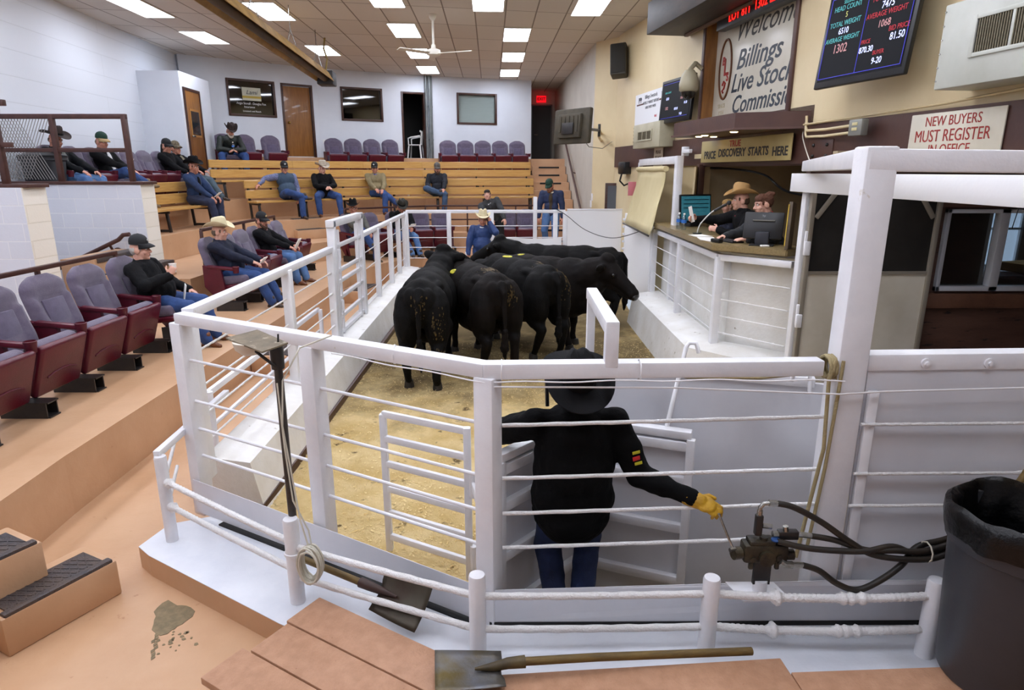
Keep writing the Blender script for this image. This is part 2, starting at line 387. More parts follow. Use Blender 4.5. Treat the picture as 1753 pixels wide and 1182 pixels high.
tier([(-8.2, 15.9), (-7.5, 16.3), (-6.9, 17.0), (-6.0, 18.2), (-4.4, 19.6), (-2.8, 20.25), (.64, 20.7)], T4)
tier([(-8.6, 17.7), (-5.9, 19.95), (-2.7, 21.5), (.64, 22.6)], T5)
struct('floor_corridor', MB().prism([(.64, 22.4), (STR + .1, 22.4), (STR, 26), (.64, 26)], -.1, T5), SALMON, 0)
# long flight of half steps up the right side
for i in range(9):
    y = 17.65 + .53 * i; z = T1 + .243 * (i + 1)
    struct('floor_step', MB().prism([(.66, y), (1.93 - .034 * (y - 16.4), y), (1.9 - .034 * (y - 16.4), y + .56), (.66, y + .56)], .5, z), SALMON, 0)
STEELT = []
def tread(c, d, rz, label, th=.012):
    t = MB().box((0, 0, th / 2), (d[0], d[1], th), None, .004)
    for k in range(int(d[0] / .05)):
        t.box((-d[0] / 2 + .03 + k * .05, 0, th + .001), (.012, d[1] * .86, .004), None)
    o = t.build('stair_tread', TREAD); o.location = c; o.rotation_euler = (0, 0, rz); tag(o, label, 'stair tread', 'metal stair treads'); return o
def nosing(c, label):
    o = MB().box((0, 0, 0), (.66, .014, .05), None, .003).build('stair_tread', mat('black_tread', '#141314', .7)); o.location = c; return tag(o, label, 'stair tread', 'black treads of the long flight')
HT = ['lowest', 'second lowest', 'third lowest', 'fourth lowest', 'fifth from the bottom', 'fifth from the top', 'fourth highest', 'third highest', 'second highest', 'topmost']
for i in range(9):
    y = 17.65 + .53 * i; z = T1 + .243 * (i + 1)
    nosing((1.2 - .02 * (i % 2), y - .008, z - .035), 'black anti-slip tread, %s of the long flight by the right wall' % (HT[i] if i < 5 else HT[i + 1]))
# aisle flight beside the block half wall
for i, (x, z, x2, y2) in enumerate([(-4.86, .735, -5.14, 9.9), (-5.4, 1.18, -5.66, 10.38), (-5.64, 1.40, -6.1, 10.0)]):
    mb = MB(); mb.prism([(x, 8.75), (x, y2), (max(x2, -5.57) if y2 > 10.1 else x2, y2), (max(x2, -5.57) if y2 > 10.1 else x2, 10.0), (x2, 10.0), (x2, 8.75)] if y2 > 10.1 else [(x, 8.75), (x, y2), (x2, y2), (x2, 8.75)], .04 if i == 0 else .9, z); struct('floor_step', mb, SALMON, 0)
    n_ = ['lowest', 'middle', 'upper'][i]
    t_ = MB(); t_.box((0, 0, .006), (.2, y2 - 8.85, .014), None, .003); t_.box((.107, 0, -.022), (.014, y2 - 8.85, .07), None, .003); o = t_.build('stair_tread', TREAD); o.location = (x - .1, (8.75 + y2) / 2, z); tag(o, '%s steel-edged tread of the short flight beside the block wall' % n_, 'stair tread', 'metal stair treads')
struct('floor_landing', MB().prism([(-5.1, 8.7), (-5.1, 9.9), (-4.95, 9.9), (-4.95, Y0 + .02), (-6.2, Y0 + .02), (-6.2, 8.7)], .04, .95), SALMON, 0)

# low step blocks down to the walkway
def step_block(c, d, rz, z1, label, tz=.05):
    s = thing('step_block', label, 'step', (c[0], c[1], tz), rz)
    MB().box((0, 0, (z1 - tz) / 2), (d[0], d[1], z1 - tz), None, .012).build('block', SALMON, s)
    g = MB().box((0.04, 0, z1 - tz + .006), (d[0] - .1, d[1] - .1, .014), None, .004)
    n = int(d[1] / .06)
    for k in range(n):
        for sgn in (-1, 1):
            g.box((.03, -d[1] / 2 + .1 + k * (d[1] - .2) / max(1, n - 1), z1 - tz + .013), (d[0] - .16, .006, .006), Matrix.Rotation(sgn * .45, 3, 'Z'))
    g.box((d[0] / 2 - .03, 0, z1 - tz + .002), (.05, d[1] - .04, .03), None, .008)
    g.build('tread_plate', TREAD, s); return s
step_block((-2.68, 3.25), (.34, .62), R(-27), .28, 'lower salmon step with worn diamond-pattern steel plate at the corner of the walkway')
step_block((-2.99, 3.07), (.36, .66), R(-27), .51, 'upper salmon step with steel plate at the frame edge above the lower step')
step_block((-3.06, 8.35), (.5, .95), 0, .29, 'salmon half step with steel plate below the man drinking coffee')
step_block((-3.08, 12.9), (.5, .9), R(-8), .29, 'salmon half step with dark plate behind the tall fence gate frame')
step_block((-2.36, 15.35), (.4, .9), R(-40), .29, 'salmon half step with dark plate at the far corner of the ring')
for i, (c, z, tz, l) in enumerate([((-4.98, 16.1), 1.18, .95, 'lower'), ((-5.15, 16.35), 1.42, .95, 'upper')]):
    step_block(c, (.3, .8), R(-42), z, '%s of the two wooden steps beside the far end of the side bench' % l, tz)
# bare concrete patch in the walkway paint
pb = MB(); pp = []
random.seed(3)
for k in range(22):
    a = 2 * math.pi * k / 22; r = 1 + .22 * math.sin(3 * a + 1) + random.uniform(-.1, .1)
    pp.append((-1.98 + .115 * r * math.cos(a + .3), 3.23 + .135 * r * math.sin(a)))
pb.prism(pp, .049, .0525)
for k in range(26):
    x, y = random.gauss(-1.86, .07), random.gauss(3.06, .06); q = random.uniform(.004, .014)
    pb.prism([(x + q * math.cos(t) * random.uniform(.6, 1.3), y + q * math.sin(t)) for t in (0, 1.3, 2.5, 3.9, 5.2)], .049, .0522)
for k in range(9):
    x, y = -2.0 + .012 * k + random.uniform(-.01, .01), 3.1 - .025 * k; pb.prism([(x + .012, y), (x, y + .02), (x - .012, y), (x, y - .02)], .049, .0523)
o = struct('floor_patch', pb, mat('bare_concrete', '#8a7a5c', .8, c2='#74664c', vs=25, bump=.3, bs=60), 0)
struct('floor_ledge', MB().prism([(-3.4, 2.9), (-2.36, 2.62), (-1.75, 1.9), (-3.4, 1.5)], .04, .07), SALMON, 0)

# ring floor with sawdust, and the lower pit of the catch pen
SAW = mat('sawdust', '#ebd29a', .95, c2='#d3b474', vs=2.2, thr=(.36, .62), bump=.9, bs=120, c3='#6b5634', vs3=4.5, thr3=.62)
def trampled(m, dark, lo, hi):
    """wet trodden litter: broad dirty blotches, denser towards the middle of the ring where the herd stands"""
    nt = m.node_tree; N = nt.nodes; L = nt.links; b = N['Principled BSDF']
    src = b.inputs['Base Color'].links[0].from_socket
    tc = N.new('ShaderNodeTexCoord'); sp = N.new('ShaderNodeSeparateXYZ'); L.new(tc.outputs['Object'], sp.inputs[0])
    r = N.new('ShaderNodeMapRange'); r.inputs[1].default_value = lo; r.inputs[2].default_value = hi; r.inputs[3].default_value = -.12; r.inputs[4].default_value = .32; L.new(sp.outputs['Y'], r.inputs[0])
    nz = N.new('ShaderNodeTexNoise'); nz.inputs['Scale'].default_value = 1.3; nz.inputs['Detail'].default_value = 8; nz.inputs['Roughness'].default_value = .7; L.new(tc.outputs['Object'], nz.inputs['Vector'])
    a = N.new('ShaderNodeMath'); L.new(nz.outputs['Fac'], a.inputs[0]); L.new(r.outputs[0], a.inputs[1])
    q = N.new('ShaderNodeMapRange'); q.inputs[1].default_value = .5; q.inputs[2].default_value = .85; L.new(a.outputs[0], q.inputs[0])
    x = N.new('ShaderNodeMix'); x.data_type = 'RGBA'; L.new(q.outputs[0], x.inputs[0]); L.new(src, x.inputs[6]); x.inputs[7].default_value = lin(dark); L.new(x.outputs[2], b.inputs['Base Color'])
trampled(SAW, '#7b6740', 5.2, 8.6)
ring = [(-1.96, 4.0), (-.16, 3.05), (.42, 4.1), (1.95, 3.72), (2.7, 3.72), (2.9, 6.6), (2.15, 7.3), (2.15, 10.9), (2.4, 14.7), (-1.98, 14.6)]
bm = bmesh.new(); random.seed(5)
mb = MB(); mb.prism(ring, -.25, 0); struct('floor_ring', mb, SAW, 0)
struct('floor_pen', MB().prism([(-.14, 3.06), (2.7, 3.12), (2.7, 3.74), (1.95, 3.74), (.42, 4.12)], -.3, -.2), mat('pen_concrete', '#9a8f78', .8, c2='#837860', vs=5, bump=.2), 0)
# loose shavings lying on the ring floor (uncountable)
sv = MB(); random.seed(11)
verts, faces = [], []
def inring(x, y):
    c = False; j = len(ring) - 1
    for i in range(len(ring)):
        (xi, yi), (xj, yj) = ring[i], ring[j]
        if (yi > y) != (yj > y) and x < (xj - xi) * (y - yi) / (yj - yi) + xi: c = not c
        j = i
    return c
for k in range(24000):
    y = 3.2 + 6.5 * random.random() ** 1.9; x = random.uniform(-1.95, 2.1)
    if not inring(x, y): continue
    a = random.uniform(0, 6.28); l = random.uniform(.003, .009) * (1.5 if random.random() < .08 else 1); ww = l * random.uniform(.35, .7); z = random.uniform(.001, .004); t = random.uniform(-.003, .003)
    ca, sa = math.cos(a), math.sin(a); b = len(verts)
    for (u, v_, h) in ((-l, -ww, -t), (l, -ww, t), (l, ww, t + .003), (-l, ww, -t + .003)): verts.append((x + u * ca - v_ * sa, y + u * sa + v_ * ca, z + .006 + h))
    faces.append((b, b + 1, b + 2, b + 3))
me = bpy.data.meshes.new('wood_shavings'); me.from_pydata(verts, [], faces)
o = link('wood_shavings', me, mat('pale_wood_shaving', '#ead49c', .9, c2='#d0b070', vs=3), None, 0)
o['kind'] = 'stuff'; tag(o, 'loose pale wood shavings scattered over the ring floor', 'shavings')
# concrete kerbs of the ring
mb = MB()
def kerb(pts, w_out, w_in, z, zin=.42, zb=-.1):
    A, B, C, D = [], [], [], []
    n = len(pts)
    for i, p in enumerate(pts):
        p = V(p); d = (V(pts[min(i + 1, n - 1)]) - V(pts[max(i - 1, 0)])).normalized(); nn = V((d.y, -d.x))
        A.append((p - nn * w_out)); D.append((p + nn * (w_in + .1))); C.append(p + nn * w_in); B.append(p)
    rows = [[(a.x, a.y, zb) for a in A], [(a.x, a.y, z) for a in A], [(c.x, c.y, zin) for c in C], [(c.x, c.y, zb) for c in D]]
    R_ = [[mb.bm.verts.new(q) for q in r] for r in rows]
    for i in range(n - 1):
        for r in range(4):
            a, b = R_[r], R_[(r + 1) % 4]; mb.bm.faces.new((a[i], a[i + 1], b[i + 1], b[i]))
    for i in (0, n - 1): mb.bm.faces.new([R_[r][i] for r in range(4)])
kerb([(-2.24, 4.5), (-2.28, 8.2), (-2.4, 14.85)], .08, .26, .47)
kerb([(-2.4, 14.75), (2.45, 14.95)], .08, .22, .4, .36)
struct('trim_2', mb, KERB, 30)
mb = MB(); kerb([(2.42, 11.1), (2.42, 7.6), (3.05, 7.0)], .12, .32, .56, .5); struct('trim_3', mb, KERB, 30)
mb = MB(); mb.bar((-1.93, 4.4, .03), (-1.96, 14.4, .03), .05, .09); struct('baseboard_left', mb, DARKWOOD)
# white ledge under the front fence, its salmon riser, black strips painting the shade of the gap under the sheet
LED = [(-2.42, 3.72), (-2.3, 3.62), (-1.25, 2.98), (-.2, 2.45), (2.1, 2.45), (5.2, 2.45), (5.2, 3.05), (1.6, 3.05), (-.12, 2.97), (-2.12, 4.1), (-2.36, 4.0)]
struct('floor_ledge', MB().prism(LED, .196, .2), mat('white_floor_paint', '#dfe2e8', .35, c2='#d3d7df', vs=3, bump=.1), 0)
struct('floor_ledge', MB().prism(LED, .0, .196), SALMON, 0)
mb = MB(); mb.bar((-2.0, 4.0, .205), (-.2, 2.985, .205), .05, .012, 0); mb.bar((-.12, 2.975, .21), (4, 3.0, .21), .04, .03, 0)
struct('trim_4', mb, mat('gap_shade_black', '#0c0c0d', .7))
# salmon plank platform at the front
def plank(a, b, wd, z, name, label, side=1):
    a, b = V(a), V(b); d = (b - a).normalized(); n = V((d.y, -d.x)) * side
    c = (a + b) / 2 + n * wd / 2
    o = MB().box((0, 0, .02), ((b - a).length, wd - .008, .04), None, .006).build(name, SALMONW)
    o.location = (c.x, c.y, z); o.rotation_euler = (0, 0, math.atan2(d.y, d.x)); tag(o, label, 'plank', 'salmon planks of the platform'); return o
a0, a1 = V((-1.05, 3.07)), V((-.1, 2.5)); dd = (a1 - a0).normalized(); nn = V((dd.y, -dd.x))
struct('floor_platform', MB().prism([(-1.17, 2.6), (-1.05, 3.03), (-.1, 2.46), (5, 2.4), (5, .5), (-1.4, .5), (-1.45, 2.2)], .19, .262), SALMONW, 0)
for k in range(3):
    s = [-.0, .02, .13][k]
    plank(a0 + nn * .235 * k + dd * s * (1 if k < 2 else -.2), a1 + nn * .235 * k + dd * .5, .235, .263, 'plank', '%s salmon painted plank of the platform left of the shovel' % ['topmost', 'middle', 'lowest'][k])
plank((-.05, 2.5), (1.28, 2.605), .5, .268, 'plank', 'long salmon board under the shovel handle')
plank((1.295, 2.52), (3.0, 2.60), .5, .263, 'plank', 'salmon board between the shovel and the trash can')
# ---------------------------------------------------------------- ceiling lamps
DIFF = mat('lamp_diffuser', '#f4f6ff', .5, emit=LAMP, ec='#eaf0ff')
LFR = mat('lamp_frame', '#d8d2c8', .5)
def lamp_proto():
    t = thing('ceiling_light', 'x', 'ceiling light', (0, 0, CZ), 0, 'recessed ceiling lights')
    f = MB()
    for sx in (-1, 1): f.box((sx * .285, 0, -.008), (.02, 1.42, .024), None, .003)
    for sy in (-1, 1): f.box((0, sy * .705, -.008), (.57, .02, .024), None, .003)
    f.build('frame', LFR, t); MB().box((0, 0, -.006), (.55, 1.39, .008)).build('diffuser', DIFF, t); return t
LAMPS = [(.1, 15.5, 'panel nearest the stair-side corner column'), (.03, 18.35, 'middle panel of the column of three above the stairs'), (-.07, 21.2, 'panel closest to the far wall above the stairs'),
 (-.42, 12.6, 'panel cut by the top edge right of the fan'), (1.43, 12.95, 'panel cut by the top edge near the booth wall'), (-2.2, 12.3, 'panel cut by the top edge left of the fan'),
 (-2.28, 15.05, 'panel left of the fan motor, nearest of its column'), (-2.37, 17.8, 'panel behind the fan blades'), (-2.47, 20.55, 'panel above the steel conduits at the far wall'),
 (-4.53, 13.35, 'panel right of the long hanging heater'), (-4.67, 17.4, 'panel beside the end of the hanging heater'), (-6.8, 13.1, 'panel left of the hanging heater, cut by the top edge'), (-6.87, 15.8, 'panel closest to the painted block wall')]
lp = lamp_proto()
for i, (x, y, d) in enumerate(LAMPS):
    l = 'bright recessed ceiling ' + d
    if i == 0: lp.location = (x, y, CZ); lp['label'] = l; lp.rotation_euler = (0, 0, R(1.8))
    else: dup(lp, (x, y, CZ), R(1.8), l)
for j, y in enumerate((9.6, 6.75, 3.9, 1.05)):     # the same grid goes on over the ring and the camera
    for x in (-6.4, -4.2, -1.95, .35, 2.2): dup(lp, (x, y, CZ), R(1.8), 'recessed ceiling panel over the sale ring and front walkway')

# ---------------------------------------------------------------- far wall: windows, doors
GL = mat_glass('window_glass', '#8f979b', .12); GLD = mat_glass('dark_glass', '#3a3c40', .1)
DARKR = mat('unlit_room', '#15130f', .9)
def fw_frame(mb, i, s0, s1, z0, z1, wd=.06, o0=-.1, o1=.03):
    e = fw_e(i); rot = Matrix((e, V((0, 0, 1)).cross(e), V((0, 0, 1)))).transposed()
    def bx(a, b, c, d): mb.box(on_fw(i, (a + b) / 2, (c + d) / 2, (o0 + o1) / 2), (b - a, o1 - o0, d - c), rot, .004)
    bx(s0 - wd, s0, z0 - wd, z1 + wd); bx(s1, s1 + wd, z0 - wd, z1 + wd); bx(s0, s1, z1, z1 + wd)
    return bx
def fw_box(mb, i, s0, s1, z0, z1, o0, o1, bev=.004):
    e = fw_e(i); rot = Matrix((e, V((0, 0, 1)).cross(e), V((0, 0, 1)))).transposed()
    return mb.box(on_fw(i, (s0 + s1) / 2, (z0 + z1) / 2, (o0 + o1) / 2), (s1 - s0, abs(o1 - o0), z1 - z0), rot, bev)
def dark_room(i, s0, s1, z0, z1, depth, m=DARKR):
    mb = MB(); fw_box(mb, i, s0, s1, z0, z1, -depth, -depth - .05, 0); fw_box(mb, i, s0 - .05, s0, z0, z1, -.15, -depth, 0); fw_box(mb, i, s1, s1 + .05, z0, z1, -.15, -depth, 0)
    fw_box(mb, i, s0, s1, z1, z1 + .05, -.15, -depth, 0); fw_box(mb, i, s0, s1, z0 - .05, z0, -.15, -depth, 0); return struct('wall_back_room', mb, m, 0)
def window(n, i, h, glass):
    s0, s1, z0, z1 = h
    f = MB(); bx = fw_frame(f, i, s0 + .03, s1 - .03, z0 + .03, z1 - .03); bx(s0 + .03, s1 - .03, z0 - .03, z0 + .03)
    w_ = struct('window_%d' % n, f, DARKWOOD)
    g = MB(); fw_box(g, i, s0 + .03, s1 - .03, z0 + .03, z1 - .03, -.045, -.05, 0); g.build('window_pane', glass, w_, 0); return w_
window(1, 0, HOLES[0][0], GLD); dark_room(0, .9, 2.6, 3.6, 5.2, 1.0)
window(2, 1, HOLES[1][0], GLD); dark_room(1, .5, 2.2, 3.6, 5.2, 1.2)
window(3, 2, HOLES[2][0], mat_glass('clear_glass', '#f2f6f6', .07))
mb = MB(); fw_box(mb, 2, .85, 2.14, 4.06, 4.96, -.1, -.11, 0); struct('window_3_blind', mb, mat('closed_blind', '#c6cac6', .7, c2='#bcc1bd', vs=2, stretch=(1, 1, 30)), 0)
# lettered sign behind the dark window glass
sg = thing('window_sign', 'small pale sign with cursive word and yellow band in the dark framed window', 'sign', on_fw(0, 1.8, 4.4, -.02))
mb = MB(); fw_box(mb, 0, 1.55, 2.06, 4.44, 4.78, -.03, -.04, 0); mb.build('sign_board', mat('sign_cream', '#c9c8b4', .6), sg, 0, True)
mb = MB(); fw_box(mb, 0, 1.55, 2.06, 4.5, 4.56, -.025, -.03, 0); mb.build('yellow_band', mat('sign_yellow', '#b8a040', .6), sg, 0, True)
text('Lami', .16, mat('sign_ink', '#3a4048', .6), sg, on_fw(0, 1.8, 4.65, -.02), fw_e(0), shear=.35)
wl = thing('window_lettering', 'white painted lettering across the lower part of the dark framed window', 'lettering', on_fw(0, 1.8, 4.1, -.03))
WINK = mat('white_lettering', '#e4e4e4', .6)
text('Angie Stovall - Douglas Fox', .085, WINK, wl, on_fw(0, 1.78, 4.36, -.035), fw_e(0), sx=.85)
text('Insurance', .075, WINK, wl, on_fw(0, 1.72, 4.27, -.035), fw_e(0)); text('Livestock and Ranch', .06, WINK, wl, on_fw(0, 1.78, 4.16, -.035), fw_e(0))
# doors
def door(n, i, h, m):
    s0, s1, z0, z1 = h; f = MB(); fw_frame(f, i, s0 + .05, s1 - .05, z0, z1 - .05, .06, -.12, .02)
    d = struct('door_%d' % n, f, DARKWOOD)
    l = MB(); fw_box(l, i, s0 + .06, s1 - .06, z0 + .01, z1 - .06, -.04, -.085); l.build('door_leaf', m, d)
    k = MB(); k.ball(on_fw(i, s0 + .16, z0 + .95, .03), .035); k.cyl(on_fw(i, s0 + .16, z0 + .95, .0), on_fw(i, s0 + .16, z0 + .95, -.05), .02); k.build('door_knob', mat('brass', '#a8843c', .3, metal=.9), d)
    return d
door(1, 0, HOLES[0][1], OAKDOOR)
f = MB(); fw_frame(f, 1, 2.6, 3.28, 2.96, 4.89, .06, -.16, .02); struct('door_2', f, DARKWOOD); dark_room(1, 2.3, 3.6, 2.95, 5.05, 1.3)
# corridor door and exit sign
d = MB(); d.box((.72, 26.06, 3.97), (.05, .08, 2.02)); d.box((1.5, 26.06, 3.97), (.05, .08, 2.02)); d.box((1.12, 26.06, 4.97), (.8, .08, .05)); dd_ = struct('door_3', d, mat('grey_door_frame', '#75706a', .5))
MB().box((1.12, 26.08, 3.96), (.74, .05, 1.98)).build('door_leaf', mat('dark_door', '#241b18', .45), dd_)
MB().cap((.86, 25.99, 3.9), (.98, 25.99, 3.9), .018).build('door_handle', CHROME, dd_)
ex = thing('exit_sign', 'red glowing exit sign above the dark door at the end of the stair corridor', 'sign', (1.1, 25.9, 5.17))
MB().box((0, .1, 0), (.08, .16, .08)).build('wall_mount', WHITEC, ex)
MB().box((0, 0, 0), (.36, .06, .24), None, .01).build('sign_box', mat('exit_red', '#a00a12', .4, emit=.9, ec='#ff1020'), ex)
text('EXIT', .15, mat('exit_letters', '#3a0508', .5), ex, (0, -.032, 0), (1, 0, 0), world=False, bold=.004)
# corner closet with brown door
bx_ = MB(); bx_.prism([(-8.5, 15.5), (-7.43, 15.5), (-7.57, 17.3), (-8.9, 17.3)], 1.8, 4.72); struct('wall_closet', bx_, WALLW, 0)
def cl(y, z, o=0.): return V((-7.43 - .078 * (y - 15.5) + o, y, z))
d = MB(); E_ = V((-.078, 1, 0)).normalized(); rotc = Matrix((E_, V((0, 0, 1)).cross(E_), V((0, 0, 1)))).transposed()
for a, b, c, e_ in ((15.62, 15.68, 2.6, 4.36), (16.52, 16.58, 2.6, 4.36), (15.62, 16.58, 4.34, 4.4)): d.box((cl(a, c) + cl(b, e_)) / 2, (b - a, .06, e_ - c), rotc)
dr = struct('door_4', d, DARKWOOD)
MB().box(cl(16.1, 3.47, .005), (.83, .03, 1.74), rotc, .004).build('door_leaf', OAKDOOR, dr)
l = MB(); l.box(cl(16.1, 3.64, .025), (.56, .02, .62), rotc); l.build('window_surround', mat('door_trim', '#a8773c', .4), dr)
MB().box(cl(16.1, 3.64, .038), (.46, .01, .52), rotc).build('window_pane', mat('dark_pane', '#2a2c30', .08), dr)
MB().cap(cl(15.78, 3.34, .06), cl(15.9, 3.34, .06), .02).build('door_handle', CHROME, dr)
# conduits on the far wall
for k in range(3):
    s = 3.36 + .11 * k - .02; p = on_fw(1, min(s, 3.5), 2.95, .07 + .02 * (k == 1))
    mb = MB(); mb.cyl(p, p + V((0, 0, 2.5)), .045, seg=14)
    for zz in (3.5, 4.5): mb.cyl(p + V((0, 0, zz - 2.95)), p + V((0, 0, zz - 2.9)), .052, seg=14)
    o = mb.build('conduit_pipe', mat('galvanised_pipe', '#6d7272', .4, metal=.6, c2='#858a8a', vs=4))
    tag(o, '%s of the three vertical steel conduits beside the dark doorway' % ['leftmost', 'middle', 'rightmost'][k], 'pipe', 'steel conduits')
# light switch by the door
mb = MB(); fw_box(mb, 1, .06, .14, 3.35, 3.47, 0, .012); tag(mb.build('wall_outlet', WHITEC), 'small white wall outlet right of the brown door', 'outlet')
# white plastic chair in the dark doorway
pc = thing('plastic_chair', 'white plastic armchair standing in the dark open doorway', 'chair', on_fw(1, 3.08, 2.95, -.35), fw_e(1).to_2d().angle_signed(V((1, 0))) + R(60))
PL = mat('white_plastic', '#e4e4e2', .35)
MB().box((0, 0, .42), (.44, .42, .03), None, .012).build('seat', PL, pc)
b = MB(); b.box((0, -.2, .84), (.42, .03, .06), None, .012)
for k in range(5): b.box((-.16 + .08 * k, -.21, .63), (.035, .02, .42), Matrix.Rotation(R(6), 3, 'X'), .006)
b.build('backrest', PL, pc)
for sx in (-1, 1):
    MB().tube([(sx * .24, .18, .42), (sx * .25, .18, .62), (sx * .25, .1, .65), (sx * .24, -.2, .7)], .022, 8).build('armrest', PL, pc)
    for sy in (-1, 1): MB().tube([(sx * .2, sy * .18, .42), (sx * .24, sy * .22, 0)], .026, 8).build('leg', PL, pc)

# ---------------------------------------------------------------- fan and hanging heater
fn = thing('ceiling_fan', 'white ceiling fan on a long down rod, seen in front of the light panels', 'ceiling fan', (-1.52, 13.6, CZ))
FANW = mat('fan_cream', '#d9d4c6', .4)
MB().lathe([(0, 0), (.07, 0), (.07, -.05), (.035, -.11), (0, -.11)], seg=20).build('canopy', FANW, fn)
MB().cyl((0, 0, -.1), (0, 0, -.62), .022).build('down_rod', FANW, fn)
MB().lathe([(0, -.52), (.035, -.53), (.05, -.6), (.13, -.63), (.14, -.68), (.13, -.72), (.06, -.75), (0, -.75)], seg=28).build('motor', FANW, fn)
for k in range(3):
    a = R(100 + 120 * k); c, s_ = math.cos(a), math.sin(a)
    bl = MB(); bl.box((c * .45, s_ * .45, -.69), (.66, .13, .012), Matrix.Rotation(a, 3, 'Z') @ Matrix.Rotation(R(12), 3, 'X'), .005); bl.bar((c * .1, s_ * .1, -.69), (c * .25, s_ * .25, -.69), .04, .01)
    bl.build('blade', FANW, fn)
ht = thing('tube_heater', 'long hanging radiant tube heater with tan reflector and dark underside', 'heater', (-3.9, 12, 4.72))
P0, P1 = V((-3.55, 5.6, 4.76)), V((-4.22, 15.7, 4.62)); D = (P1 - P0).normalized(); S = D.cross(V((0, 0, 1))).normalized(); U = S.cross(D)
HOODM = mat('heater_reflector', '#b08c4c', .45, metal=.1, c2='#8a6c38', vs=3); HD = mat('heater_dark', '#26221d', .5, c2='#4a3a28', vs=4, stretch=(1, .5, 1))
mb = MB()
prof = [(-.20, -.10), (-.09, .09), (.09, .09), (.20, -.10), (.185, -.10), (.08, .07), (-.08, .07), (-.185, -.10)]
A = [mb.bm.verts.new(P0 + S * a + U * b) for a, b in prof]; B = [mb.bm.verts.new(P1 + S * a + U * b) for a, b in prof]
for k in range(8): mb.bm.faces.new((A[k], A[(k + 1) % 8], B[(k + 1) % 8], B[k]))
mb.bm.faces.new(A); mb.bm.faces.new(B[::-1]); mb.build('reflector', HOODM, ht, 20, True)
MB().tube([P0 - U * .04, P1 - U * .04], .075, 14).build('burner_tube', HD, ht, 60, True)
MB().box(P1 + D * .18 - U * .02, (.36, .44, .3), Matrix((S, D, U)).transposed(), .02).build('burner_box', mat('heater_box', '#2a2a2c', .5), ht, 35, True)
MB().cyl(P1 + D * .42 + U * .08, P1 + D * .42 - U * .08, .05).build('gas_valve', CHROME, ht, 35, True)
for k, f_ in enumerate((.25, .5, .72, .93)):
    p = P0.lerp(P1, f_); mb = MB()
    for sg_ in (-1, 1): mb.tube([p + S * sg_ * .09 + U * .09, V((p.x, p.y, 5.05)), V((p.x, p.y, CZ))], .008, 6)
    mb.build('hanger_chain', CHROME, ht, 60, True)
mb = MB(); p = P1 + D * .1; mb.tube([p + U * .1, p + V((.03, .1, .4)), p + V((-.02, .05, .6)), V((p.x + .02, p.y + .05, CZ))], .022, 8); mb.build('flex_hose', mat('yellow_hose', '#8a7436', .5), ht, 60, True)

# ---------------------------------------------------------------- booth-side wall fittings
BEIGEM = mat('beige_metal', '#b9b39a', .45, c2='#a8a086', vs=3, c3='#7a6a48', vs3=8, thr3=.7)
# near air conditioner (large) and the far small one
def wall_ac(y0, y1, z0, z1, o, g, label, name='wall_air_conditioner', m=None):
    t = thing(name, label, 'air conditioner', WR((y0 + y1) / 2, z0, 0)); m = m or BEIGEM
    b = MB(); wbox(b, y0, y1, z0, z1, 0, o, .012); b.build('housing', m, t, 35, True)
    gy0, gy1, gz0, gz1 = g
    f = MB()
    for a, b_, c, d_ in ((gy0 + .04, gy0, gz0, gz1), (gy1, gy1 - .04, gz0, gz1), (gy0, gy1, gz1 - .03, gz1), (gy0, gy1, gz0, gz0 + .03)): wbox(f, a, b_, c, d_, o, o + .015, .003)
    for k in (1, 2): yy = gy0 + (gy1 - gy0) * k / 3; wbox(f, yy + .012, yy - .012, gz0, gz1, o, o + .012, .002)
    f.build('grille_frame', m, t, 35, True)
    b = MB(); wbox(b, gy0, gy1, gz0 + .02, gz1 - .02, o, o + .003, 0); b.build('grille_opening', mat('ac_dark', '#1d1a14', .8), t, 0, True)
    l = MB(); n = int((gy0 - gy1) / .022)
    for k in range(1, n): yy = gy0 + (gy1 - gy0) * k / n; wbox(l, yy + .005, yy - .005, gz0 + .03, gz1 - .03, o + .002, o + .01, 0)
    l.build('louvre', mat('ac_louvre', '#6e6650', .5, metal=.3), t, 0, True)
    s = MB()
    for k in range(6): wbox(s, y0 - .01, y0 - .022, z0 + .06 + k * (z1 - z0 - .12) / 5, z0 + .07 + k * (z1 - z0 - .12) / 5, o, o + .006, 0)
    s.build('screw', CHROME, t, 0, True); return t
wall_ac(5.80, 4.4, 3.20, 3.84, .36, (5.45, 4.5, 3.40, 3.70), 'large rusty beige air conditioner on the cream wall beside the big screen', m=mat('ac_pale_metal', '#bfc1b8', .4, c2='#b1b3a8', vs=2, c3='#8c7448', vs3=6, thr3=.7))
wall_ac(13.5, 12.1, 2.98, 3.42, .3, (13.2, 12.5, 3.10, 3.30), 'small grey air conditioner above the roller shade, below the brand poster')
